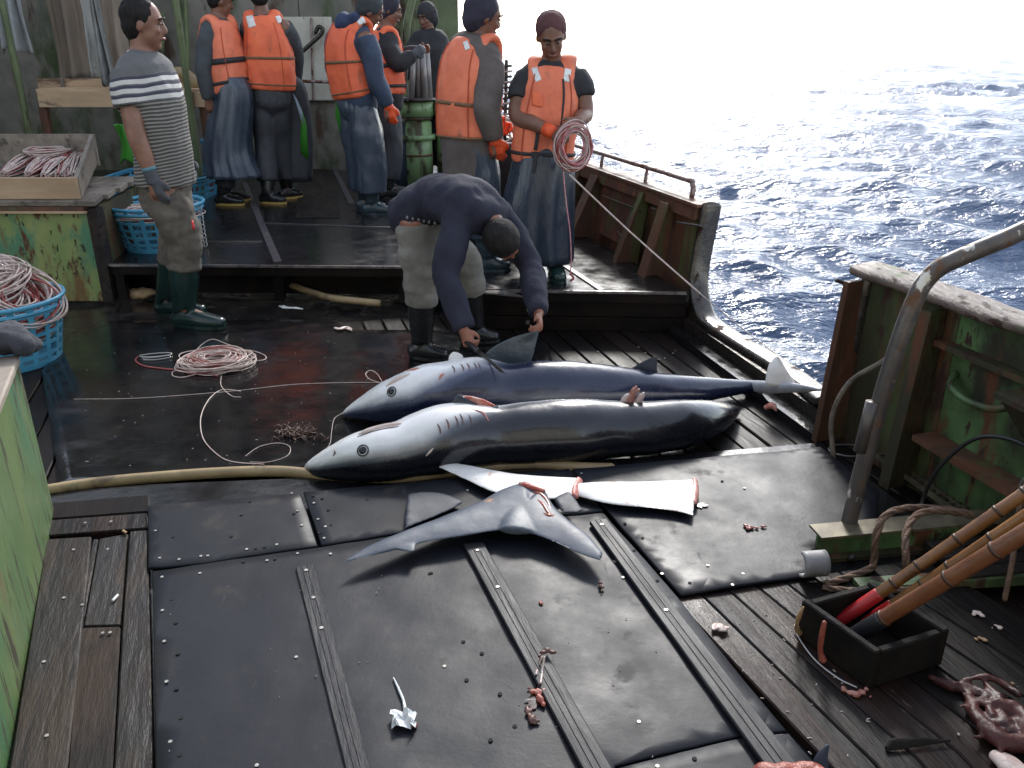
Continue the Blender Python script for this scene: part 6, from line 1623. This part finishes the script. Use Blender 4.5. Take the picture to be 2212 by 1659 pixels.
def fin_loft(edgeA, edgeB, th, mat, name, parent, n=10, tip=.25):
    """lens-section fin between two edges (lists of points of equal length)"""
    a = [V(q) for q in cr([tuple(p) for p in edgeA], 5)]; b = [V(q) for q in cr([tuple(p) for p in edgeB], 5)]
    M_ = len(a); top = []; bot = []
    c = sum(a, V()) / M_; c2 = sum(b, V()) / M_
    nrm = (a[-1] - a[0]).cross(c2 - c).normalized()
    for i in range(M_):
        t = i / (M_ - 1); tk = th * (1 - (1 - tip) * t)
        for j in range(n + 1):
            s_ = j / n; p = a[i].lerp(b[i], s_); w = tk * (2.2 * math.sqrt(max(0, s_)) * (1 - s_) + .06)
            top.append(p + nrm * w * .5); bot.append(p - nrm * w * .5)
    k = n + 1; v = top + bot; f = []; o_ = len(top)
    for i in range(M_ - 1):
        for j in range(n):
            f.append((i * k + j, i * k + j + 1, (i + 1) * k + j + 1, (i + 1) * k + j)); f.append((o_ + i * k + j, o_ + (i + 1) * k + j, o_ + (i + 1) * k + j + 1, o_ + i * k + j + 1))
    rim = [i * k for i in range(M_)] + [(M_ - 1) * k + j for j in range(1, k)] + [i * k + n for i in range(M_ - 2, -1, -1)] + [j for j in range(n - 1, 0, -1)]
    for i in range(len(rim)):
        x, y = rim[i], rim[(i + 1) % len(rim)]; f.append((x, y, o_ + y, o_ + x))
    if name is None: return v, f
    return obj(name, v, f, mat, parent, True)
def c6(x, y): return (643.8 + .4289 * x, 677.7 + .4289 * y)

# front shark
up1 = [(659, 1011), (668, 998), (680, 989), (717, 965), (772, 935), (828, 919), (875, 909), (910, 890), (944, 876), (987, 868), (1073, 876), (1150, 866), (1223, 861), (1287, 863), (1339, 867), (1394, 867), (1459, 863), (1523, 864), (1580, 870), (1596, 880)]
lo1 = [(659, 1014), (668, 1026), (682, 1033), (730, 1040), (794, 1043), (858, 1038), (944, 1026), (1008, 1014), (1073, 1006), (1158, 1002), (1244, 1000), (1309, 991), (1394, 984), (1480, 970), (1545, 940), (1580, 908), (1596, 890)]
s1, b1, C1, R1, us1 = shark('shark', 'front blue shark with its fins cut off, dark back toward the camera', up1, lo1, [(659, 94), (900, 90), (980, 66), (1100, 18), (1400, 4), (1600, 25)], 'shark_skin', .016)
eye(s1, b1, 784, 973, .0195)
obj('snout_tip', *ellipsoid(C1[3] + V((-.004, -.004, 0)), V((.022, 0, 0)), V((0, R1[3] * 1.03, 0)), V((0, 0, R1[3] * 1.03))), 'snout_black', s1, True) if False else None
lp = [(776, 938), (792, 932), (814, 925), (842, 919), (866, 915)]
surf_tube('lip', b1, lp, .011, 'lip_pink', s1, .0); surf_tube('mouth_line', b1, [(u - 4, v + 6) for u, v in lp], .0022, 'gill_dark', s1, .4)
surf_tube('nostril', b1, [(720, 985), (724, 978), (722, 972)], .004, 'gill_dark', s1, .2)
for i, (x, y) in enumerate(((702, 555), (745, 530), (790, 515), (815, 505), (860, 510))):
    a, b_ = c6(x, y), c6(x + 14, y + 52)
    pts = [(a[0] + (b_[0] - a[0]) * t + 2.5 * math.sin(t * 3.1), a[1] + (b_[1] - a[1]) * t) for t in (0, .25, .5, .75, 1)]
    surf_tube('gill_slit', b1, pts, .0036, 'gill_dark', s1, .15)
surf_tube('scratch', b1, [c6(880, 480), c6(930, 500), c6(960, 540)], .004, 'cut_flesh', s1, .2); surf_tube('bite_mark', b1, [c6(645, 715), c6(665, 695), c6(680, 678)], .005, 'lip_pink', s1, .2)
# stump of the cut pectoral fin: raised flap with raw top
i0 = int(np.argmin(abs(us1 - 1030))); Yf = C1[i0].y + .015
stA = [PY(u, v, Yf) for u, v in (c6(762, 478), c6(786, 438), c6(806, 410), c6(860, 440), c6(930, 478), c6(1008, 470))]
g = Geo()
base = [c + V((0, 0, -.05)) for c in stA]
n = len(stA); off = V((0, .028, .0))
v = stA + base + [p + off for p in stA] + [p + off for p in base]
f = [(i, i + 1, n + i + 1, n + i) for i in range(n - 1)] + [(2 * n + i + 1, 2 * n + i, 3 * n + i, 3 * n + i + 1) for i in range(n - 1)]
f += [(i + 1, i, 2 * n + i, 2 * n + i + 1) for i in range(n - 1)] + [(0, n, 3 * n, 2 * n), (n - 1, 3 * n - 1, 4 * n - 1, 2 * n - 1)]
obj('fin_stump', v, f, 'shark_skin', s1, True)
cut = [PY(u, v, Yf + .02) for u, v in (c6(808, 412), c6(870, 416), c6(935, 432), c6(1006, 468), c6(930, 476), c6(865, 443))]
o = obj('cut_face', cut, [(0, 1, 5), (1, 2, 4, 5), (2, 3, 4)], 'cut_flesh', s1); solidify(o, .008, 0)
# claspers
i0 = int(np.argmin(abs(us1 - 1362))); Yk = C1[i0].y + .03
for pts, m_ in (([(1345, 872), (1352, 858), (1362, 852)], 'pale_flesh'), ([(1362, 870), (1368, 845), (1374, 836)], 'flesh_pink'), ([(1378, 868), (1386, 856), (1390, 850)], 'pale_flesh'), ([(1355, 870), (1364, 852), (1380, 842)], 'flesh_pink')):
    obj('clasper', *tube([PY(u, v, Yk) for u, v in pts], [.014, .012, .006], n=8), m_, s1, True)

# rear shark
up2 = [(740, 893), (748, 884), (772, 866), (828, 829), (871, 806), (910, 790), (944, 783), (1008, 773), (1047, 770), (1094, 790), (1146, 779), (1201, 778), (1266, 783), (1330, 790), (1373, 797), (1424, 806), (1502, 813), (1592, 820), (1640, 823), (1662, 824)]
lo2 = [(740, 898), (752, 903), (772, 908), (828, 918), (871, 922), (944, 922), (1008, 920), (1094, 915), (1201, 908), (1330, 896), (1424, 884), (1502, 872), (1592, 853), (1640, 846), (1662, 844)]
s2, b2, C2, R2, us2 = shark('shark', 'rear indigo shark, belly turned away, fin held up by the bending man', up2, lo2, [(740, 96), (900, 92), (1000, 56), (1100, 5), (1300, -8), (1660, 10)], 'shark_blue', .016)
eye(s2, b2, 846, 846, .0195)
lp = [(835, 834), (850, 824), (868, 815), (885, 808)]
surf_tube('lip', b2, lp, .010, 'lip_pink', s2, .0); surf_tube('bloody_mouth', b2, [(880, 801), (895, 798), (905, 796)], .006, 'cut_flesh', s2, .3)
for i, (x, y) in enumerate(((775, 262), (820, 255), (850, 250), (885, 248), (905, 248))):
    a, b_ = c6(x, y), c6(x + 14, y + 34)
    surf_tube('gill_slit', b2, [(a[0] + (b_[0] - a[0]) * t + 2 * math.sin(t * 3.1), a[1] + (b_[1] - a[1]) * t) for t in (0, .33, .66, 1)], .0034, 'gill_dark', s2, .15)
surf_tube('cut', b2, [c6(712, 330), c6(722, 312), c6(735, 302)], .006, 'cut_flesh', s2, .3)
i0 = int(np.argmin(abs(us2 - 1090))); Yf = C2[i0].y + .06
A = [PY(u, v, Yf) for u, v in ((1040, 772), (1068, 748), (1110, 728), (1161, 714))]; B = [PY(u, v, Yf + .02) for u, v in ((1130, 800), (1148, 776), (1156, 748), (1164, 717))]
fin_loft(A, B, .022, 'fin_slate', 'pectoral_fin', s2)
i0 = int(np.argmin(abs(us2 - 1395))); Yf = C2[i0].y + .03
fin_loft([PY(1358, 800, Yf), PY(1385, 783, Yf), PY(1412, 770, Yf)], [PY(1424, 812, Yf), PY(1419, 795, Yf), PY(1420, 772, Yf)], .014, 'shark_blue' if False else 'fin_dark', 'second_dorsal_fin', s2)
Yf = C2[int(np.argmin(abs(us2 - 990)))].y + .10
fin_loft([PY(968, 782, Yf), PY(971, 768, Yf), PY(979, 760, Yf)], [PY(1002, 780, Yf), PY(999, 768, Yf), PY(990, 762, Yf)], .014, 'fin_white', 'far_pectoral_fin', s2)
# tail: long upper lobe lying towards the gap, lower lobe up
Yt_ = C2[-1].y
fin_loft([PY(1615, 821, Yt_ + .01), PY(1690, 825, 3.47), PY(1735, 831, 3.38), PY(1776, 841, 3.30)], [PY(1615, 851, Yt_ + .01), PY(1690, 849, 3.47), PY(1740, 847, 3.38), PY(1776, 844, 3.30)], .05, 'fin_pale', 'tail_lobe', s2, tip=.2)
fin_loft([PY(1652, 832, 3.50), PY(1657, 800, 3.51), PY(1664, 782, 3.52), PY(1676, 769, 3.53)], [PY(1726, 838, 3.44), PY(1706, 808, 3.46), PY(1694, 790, 3.48), PY(1682, 771, 3.50)], .022, 'fin_white', 'lower_tail_lobe', s2)
fs = [PZ(1655, 880, .02), PZ(1668, 876, .035), PZ(1678, 886, .02)]
o = obj('flesh_scrap', *tube(fs, [.012, .016, .008], n=8), 'cut_flesh', None, True, loc=fs[0]); tag(o, 'small red scrap of flesh by the foot of the gap', 'fish scrap')

# ------------------------------------------------------------------ severed fins on the mats
def cutfin(label, zc_, lofts, mat, extra=None, th=.03, voxel=.0042, wr=.0):
    pts0 = [PZ(*c6(*q), zc_) for q in lofts[0][0]]
    root = thing('severed_fin', label, 'fin', sum(pts0, V()) / len(pts0), 'severed shark fins lying on the mats')
    g = Geo()
    for A_, B_, t_, tip in lofts:
        g.add(*fin_loft([PZ(*c6(*q), zc_) for q in A_], [PZ(*c6(*q), zc_) for q in B_], t_, None, None, None, tip=tip))
    o = remesh('blade', g, voxel, mat, root, 18, .003, 6)
    return root, o
f1, o1 = cutfin('long pointed white fin, tip toward the front shark', MZ + .026, [([(1420, 830), (1250, 822), (1080, 803), (880, 765), (740, 746), (628, 733)], [(1395, 925), (1280, 935), (1120, 930), (980, 898), (830, 830), (634, 740)], .040, .25)], 'fin_white')
obj('cut_face', *tube([PZ(*c6(1418, 838), MZ + .03), PZ(*c6(1400, 880), MZ + .034), PZ(*c6(1396, 918), MZ + .03)], [(.009, .015)] * 3, n=10), 'cut_flesh', f1, True)
f2, o2 = cutfin('broad white fin with a raw red end, pointing right', MZ + .024, [([(1395, 862), (1550, 850), (1750, 845), (1900, 838), (2000, 830)], [(1395, 915), (1550, 955), (1750, 978), (1900, 996), (1995, 1020)], .040, .7)], 'fin_white')
obj('cut_face', *tube([PZ(*c6(2000, 836), MZ + .026), PZ(*c6(2004, 890), MZ + .026), PZ(*c6(1998, 950), MZ + .026)], [(.007, .012), (.008, .014), (.005, .010)], n=10), 'cut_flesh', f2, True)
f3, o3 = cutfin('large blue grey forked tail fin with bloody cut, on top of the others', MZ + .046,
    [([(1130, 850), (1040, 882), (900, 950), (700, 1032), (520, 1102), (330, 1180), (222, 1252)], [(1190, 1090), (1110, 1086), (1000, 1094), (850, 1118), (640, 1152), (430, 1205), (228, 1257)], .050, .18),
     ([(1245, 890), (1290, 965), (1370, 1042), (1470, 1122), (1535, 1205)], [(1060, 1060), (1150, 1098), (1290, 1152), (1420, 1212), (1525, 1244)], .048, .3),
     ([(1120, 855), (1060, 950), (1020, 1040), (1010, 1090)], [(1238, 895), (1245, 960), (1230, 1040), (1215, 1108)], .046, .7),
     ([(640, 1110), (605, 1150), (590, 1195)], [(440, 1150), (470, 1180), (560, 1202)], .012, .4)], 'fin_grey')
obj('cut_face', *tube([PZ(*c6(1122, 858), MZ + .062), PZ(*c6(1170, 872), MZ + .066), PZ(*c6(1236, 893), MZ + .062)], [(.008, .012), (.010, .014), (.008, .012)], n=10), 'cut_flesh', f3, True)
mk('blood', (0.30, 0.055, 0.030), (0.22, 0.07, 0.035), 30, rough=0.25)
for path in (([(1180, 895), (1220, 905), (1255, 940), (1275, 985)]), ([(1200, 930), (1235, 960), (1260, 1000), (1290, 1030)]), ([(1230, 1000), (1265, 1015), (1300, 1012)])):
    surf_tube('blood_streak', o3, [c6(*q) for q in path], .008, 'blood', f3, -.45, n=8)
f4, o4 = cutfin('small dark fin standing left of the forked tail fin', MZ + .020, [([(552, 908), (640, 896), (740, 905), (832, 945)], [(535, 1085), (610, 1055), (720, 1010), (828, 958)], .034, .3)], 'fin_dark')
f5, o5 = cutfin('small dark fin tucked between the white fins and the tail', MZ + .05, [([(1285, 930), (1330, 905), (1365, 893)], [(1330, 1003), (1400, 1004), (1438, 990)], .022, .6)], 'fin_dark')
# ------------------------------------------------------------------ scraps and small litter
def scrap(name, label, cat, z, blobs, mat, seed=1, extra=None):
    """blobs: (u, v, radius px, squash)"""
    c = PZ(blobs[0][0], blobs[0][1], z); root = thing(name, label, cat, c)
    g = Geo(); q = random.Random(seed)
    for u, v, r, sq in blobs:
        p = PZ(u, v, z); rm = r * mpp(p)
        a = q.uniform(0, 3.14); ax = V((math.cos(a), math.sin(a), 0)); ay = V((-math.sin(a), math.cos(a), 0))
        g.add(*ellipsoid(p + V((0, 0, rm * sq * .8)), ax * rm * 1.2, ay * rm * .8, V((0, 0, rm * sq)), 10, 6))
    remesh('flesh', g, .0032, mat, root, 1, .003, 60)
    return root
sc1 = scrap('fish_scrap', 'dark lump of offal on the middle strip in the foreground', 'offal', MZ + .024, [(1172, 1412, 7, .6), (1182, 1408, 8, .7), (1194, 1412, 7, .6), (1166, 1420, 5, .7)], 'meat_brown', 2)
obj('sinew', *tube([PZ(1170, 1420, MZ + .035), PZ(1163, 1440, MZ + .012), PZ(1158, 1456, MZ + .02)], .0028, n=6), 'pale_flesh', sc1, True)
obj('sinew', *tube([PZ(1176, 1420, MZ + .035), PZ(1172, 1445, MZ + .015), PZ(1168, 1475, MZ + .02)], .0032, n=6), 'pale_flesh', sc1, True)
sc2 = scrap('fish_scrap', 'ragged red piece of meat beside the middle strip in the foreground', 'offal', MZ + .004, [(1150, 1498, 7, .8), (1162, 1500, 9, .7), (1174, 1498, 8, .8), (1166, 1515, 10, .7), (1172, 1524, 8, .6), (1142, 1488, 4, .8), (1168, 1486, 6, 1)], 'meat_red', 3)
scrap('fish_scrap', 'round brown clot of offal nearest the camera, below the red meat', 'offal', MZ + .003, [(1142, 1540, 9, .6), (1138, 1530, 6, .6), (1150, 1558, 10, .7), (1158, 1562, 8, .6), (1148, 1550, 8, .6)], 'meat_brown', 4)
scrap('fish_scrap', 'small pinkish gut scrap on the pale rubber mat', 'offal', MZ + .003, [(1610, 1138, 6, .7), (1622, 1141, 6, .6), (1634, 1142, 5, .6), (1648, 1139, 5, .6), (1656, 1139, 3, .6), (1616, 1144, 5, .6)], 'flesh_pink', 5)
scrap('fish_scrap', 'tiny brown scrap on the mat above the middle strip', 'offal', MZ + .003, [(1296, 1262, 5, .8), (1299, 1270, 6, .7), (1300, 1277, 4, .6)], 'meat_brown', 6)
scrap('fish_scrap', 'tiny dark red scrap left of the brown scrap', 'offal', MZ + .003, [(1166, 1302, 4, .8), (1170, 1306, 4, .6)], 'meat_red', 7)
scrap('fish_scrap', 'pale red scrap of gut at the foot of the black trough', 'offal', .058, [(1822, 1492, 7, .8), (1835, 1500, 8, .8), (1850, 1505, 9, .8), (1862, 1500, 8, .9), (1870, 1492, 6, .9), (1880, 1506, 5, .6)], 'flesh_pink', 8)
st = scrap('fish_scrap', 'red stringy gut hanging down the side of the black trough', 'offal', .10, [(1776, 1392, 3, 1)], 'meat_red', 9)
obj('gut', *tube([PZ(1781, 1345, .198), PZ(1775, 1375, .15), PZ(1772, 1405, .10), PZ(1777, 1425, .07)], [.006, .008, .007, .010], n=8), 'meat_red', st, True)
pw = thing('plastic_wrapper', 'crumpled clear plastic wrapper with a twisted tail on the front mat', 'wrapper', PZ(872, 1555, MZ))
q = random.Random(5); g = Geo()
vs = []
for i in range(7):
    for j in range(5):
        p = PZ(848 + i * 8.5, 1540 + j * 9, MZ + .006); vs.append(p + V((q.gauss(0, .003), q.gauss(0, .003), abs(q.gauss(.008, .008)))))
o = obj('film', vs, [(i * 5 + j, i * 5 + j + 1, (i + 1) * 5 + j + 1, (i + 1) * 5 + j) for i in range(6) for j in range(4)], 'clear_wrap', pw); solidify(o, .001, 0)
obj('tail', *tube([PZ(876, 1543, MZ + .008), PZ(872, 1515, MZ + .006), PZ(862, 1490, MZ + .006), PZ(850, 1464, MZ + .005)], [.005, .004, .0035, .002], n=6), 'clear_wrap', pw, True)
obj('red_end', *tube([PZ(884, 1563, MZ + .006), PZ(897, 1567, MZ + .006)], .006, n=6, k=1), 'meat_red', pw, True)
# cigarette end, yellow scrap, white strips on deck
cg = thing('cigarette_end', 'white cigarette end in the gap between the left planks', 'cigarette', PZ(249, 1292, .05))
obj('paper', *tube([PZ(244, 1297, .052), PZ(254, 1286, .052)], .0042, n=8, k=1), 'reflector', cg, True)
ys = scrap('yellow_scrap', 'small yellow scrap at the end of the left planks', 'scrap', .05, [(267, 1150, 4, .8), (271, 1152, 4, .7)], 'foam_tan', 11)
def paper(label, pix, z, mat='pale_flesh', seed=1):
    c = PZ(*pix[0], z); root = thing('pale_scrap', label, 'scrap', c); q = random.Random(seed)
    for k in range(3):
        pts = [PZ(u + q.gauss(0, 2), v + q.gauss(0, 1), z + .004 + abs(q.gauss(0, .004))) for u, v in pix]
        obj('shred', *tube(pts, [(.004, .002)] + [(.012, .003)] * (len(pts) - 2) + [(.004, .002)], side=(0, 1, 0), n=6), mat, root, True)
paper('white shredded scrap on the planks before the step', [(606, 660), (622, 664), (640, 665), (654, 668)], .014, 'reflector', 2)
paper('pale torn scrap at the far corner of the black sheet', [(722, 708), (735, 711), (748, 708), (758, 713)], .016, 'pale_flesh', 3)
paper('thin pale thread on the brown boards right of the mats', [(1540, 1360), (1548, 1352), (1562, 1358), (1572, 1356)], .058, 'pale_flesh', 4)
# squid at the lower right
sq = thing('squid', 'tangle of reddish squid arms and mantle in the dark lower right corner', 'squid', PZ(2120, 1560, .06))
g = Geo(); zq = .075
for pts, rad in (([(2010, 1462), (2050, 1480), (2100, 1490), (2140, 1510)], [8, 12, 13, 12]), ([(2090, 1490), (2100, 1530), (2120, 1560), (2150, 1590)], [10, 14, 16, 18]), ([(2130, 1480), (2160, 1510), (2150, 1550), (2190, 1580)], [8, 10, 11, 12]),
                 ([(2150, 1520), (2200, 1540), (2240, 1600)], [14, 20, 26]), ([(2120, 1570), (2160, 1600), (2220, 1610)], [12, 18, 20]), ([(2080, 1470), (2130, 1462), (2170, 1480), (2200, 1500)], [6, 8, 9, 9])):
    g.add(*tube([PZ(u, v, zq + .01 * math.sin(i * 2.0 + u)) for i, (u, v) in enumerate(pts)], [r * .0011 for r in rad], n=10, k=6))
q = random.Random(12)
for i in range(7):
    a0 = q.uniform(2.2, 5.2); u, v = 2165 + q.gauss(0, 14), 1560 + q.gauss(0, 22); pts = []
    for k in range(6):
        pts.append(PZ(u, v, zq - .006 + .012 * abs(math.sin(k + i)))); a0 += q.gauss(0, .45); u += 19 * math.cos(a0); v += 15 * math.sin(a0)
    g.add(*tube(pts, [.012, .011, .009, .007, .005, .003], n=8, k=4))
remesh('arms', g, .0055, 'squid_skin', sq, 2, .003, 30)
obj('fin', *tube([PZ(2145, 1630, .07), PZ(2175, 1648, .07), PZ(2210, 1680, .07)], [(.016, .008), (.03, .012), (.03, .012)], side=(1, 0, 0), n=10), 'pale_flesh', sq, True)
# cut head / fin tip at the lower edge
hd = thing('severed_fin', 'grey fin tip on bloody flesh at the bottom edge of the picture', 'fin', PZ(1740, 1680, .06))
g = Geo()
for u, v, r in ((1660, 1676, 26), (1700, 1680, 30), (1745, 1672, 28), (1775, 1690, 26)): p_ = PZ(u, v, .09); g.add(*ellipsoid(p_, V((r * .0011 * 1.3, 0, 0)), V((0, r * .0011, 0)), V((0, 0, r * .0011)), 12, 8))
remesh('flesh', g, .008, 'meat_red', hd, 2, .006, 30)
fin_loft([PY(1748, 1668, 1.40), PY(1762, 1632, 1.41), PY(1786, 1608, 1.42)], [PY(1792, 1672, 1.40), PY(1788, 1640, 1.41), PY(1792, 1610, 1.42)], .016, 'fin_grey', 'fin_tip', hd)
lf = thing('severed_fin', 'thin dark fin lying on the boards in the lower right', 'fin', PZ(1980, 1610, .058))
fin_loft([PZ(1912, 1612, .064), PZ(1930, 1594, .075), PZ(1990, 1594, .072), PZ(2052, 1598, .066)], [PZ(1916, 1622, .062), PZ(1940, 1620, .062), PZ(1990, 1612, .064), PZ(2054, 1602, .066)], .012, 'trough_black', 'blade', lf)
# offal and scraps in the dark corner
for i, (lab, u, v) in enumerate((('pale fish scrap right of the pole ends', 2110, 1325), ('small tan scrap below the pole ends', 2115, 1378), ('pale strip of scrap in the far right dark corner', 2150, 1352), ('small bright scrap at the right edge above the squid', 2188, 1478), ('small yellow green scrap left of the squid', 2070, 1588))):
    scrap('fish_scrap', lab, 'offal', .058, [(u, v, 9 if i < 1 else 5, .4), (u + 9, v + 5, 7 if i < 3 else 3, .4), (u - 7, v + 4, 5 if i < 2 else 3, .4)], 'foam_tan' if i % 2 else 'pale_flesh', 20 + i)
# yellowed twine tied on the trough corner
tw = thing('twine', 'pale knotted twine tied round the corner of the trough', 'twine', PZ(1722, 1370, .06))
for a in range(3):
    obj('strand', *tube([PZ(1735, 1312, .19), PZ(1728 - a * 3, 1335, .15), PZ(1718 + a * 3, 1356, .10), PZ(1726 + a * 5, 1372, .066)], .0035, n=5), 'foam_tan', tw, True)
# pale flecks of scale and grit scattered over wet deck and mats
q = random.Random(77); vs = []; fs = []
def fleck(u, v, z, s_):
    p = PZ(u, v, z); a = q.uniform(0, 3.14); k = len(vs); l_ = s_ * q.uniform(.5, 1.6)
    ax = V((math.cos(a), math.sin(a), 0)) * l_; ay = V((-math.sin(a), math.cos(a), 0)) * s_ * .45
    vs.extend([p - ax - ay, p + ax - ay, p + ax + ay, p - ax + ay, p + V((0, 0, .0025))]); fs.extend([(k, k + 1, k + 4), (k + 1, k + 2, k + 4), (k + 2, k + 3, k + 4), (k + 3, k, k + 4), (k + 3, k + 2, k + 1, k)])
for i in range(110): fleck(q.uniform(160, 1180), q.uniform(705, 1010), .0165, .003)
for i in range(28): fleck(q.uniform(340, 1450), q.uniform(1240, 1655), MZ + .003, .0024)
for i in range(70): fleck(q.uniform(1480, 1900), q.uniform(1300, 1650), .0575, .0035)
for i in range(40): fleck(q.uniform(1240, 1460), q.uniform(745, 850), .002, .005)
o = obj('flecks', vs, fs, 'fleck', None, loc=PZ(700, 900, .016)); tag(o, 'tiny pale flecks of fish scale scattered over deck and mats', kind='stuff')

# smears of blood and slime around the cut fins and sharks: thin wet films
mk('blood_film', (0.055, 0.012, 0.008), (0.030, 0.010, 0.008), 20, rough=0.18, rvar=0.06)
def smear(label, u, v, ru, rv, z, seed):
    q = random.Random(seed); n = 40; ph = [q.uniform(0, 6.28) for _ in range(4)]
    ring = []
    for i in range(n):
        th = 2 * math.pi * i / n
        k = 1 + .22 * math.sin(2 * th + ph[0]) + .2 * math.sin(5 * th + ph[1]) + .14 * math.sin(9 * th + ph[2]) + .10 * math.sin(17 * th + ph[3])
        ring.append(PZ(u + ru * k * math.cos(th), v + rv * k * math.sin(th), z))
    c = PZ(u, v, z)
    o = obj('blood_smear', [c + V((0, 0, .0008))] + ring, [(0, 1 + i, 1 + (i + 1) % n) for i in range(n)], 'blood_film', None, True, loc=c)
    tag(o, label, 'blood')
smear('thin dark blood smear right of the forked tail fin on the pale mat', 1372, 1062, 26, 9, MZ + .0055, 3)
smear('small blood smear under the raw end of the broad white fin', 1512, 1090, 14, 6, MZ + .0055, 4)
smear('dark blood smear around the red meat scrap in the foreground', 1158, 1512, 22, 14, MZ + .0055, 5)
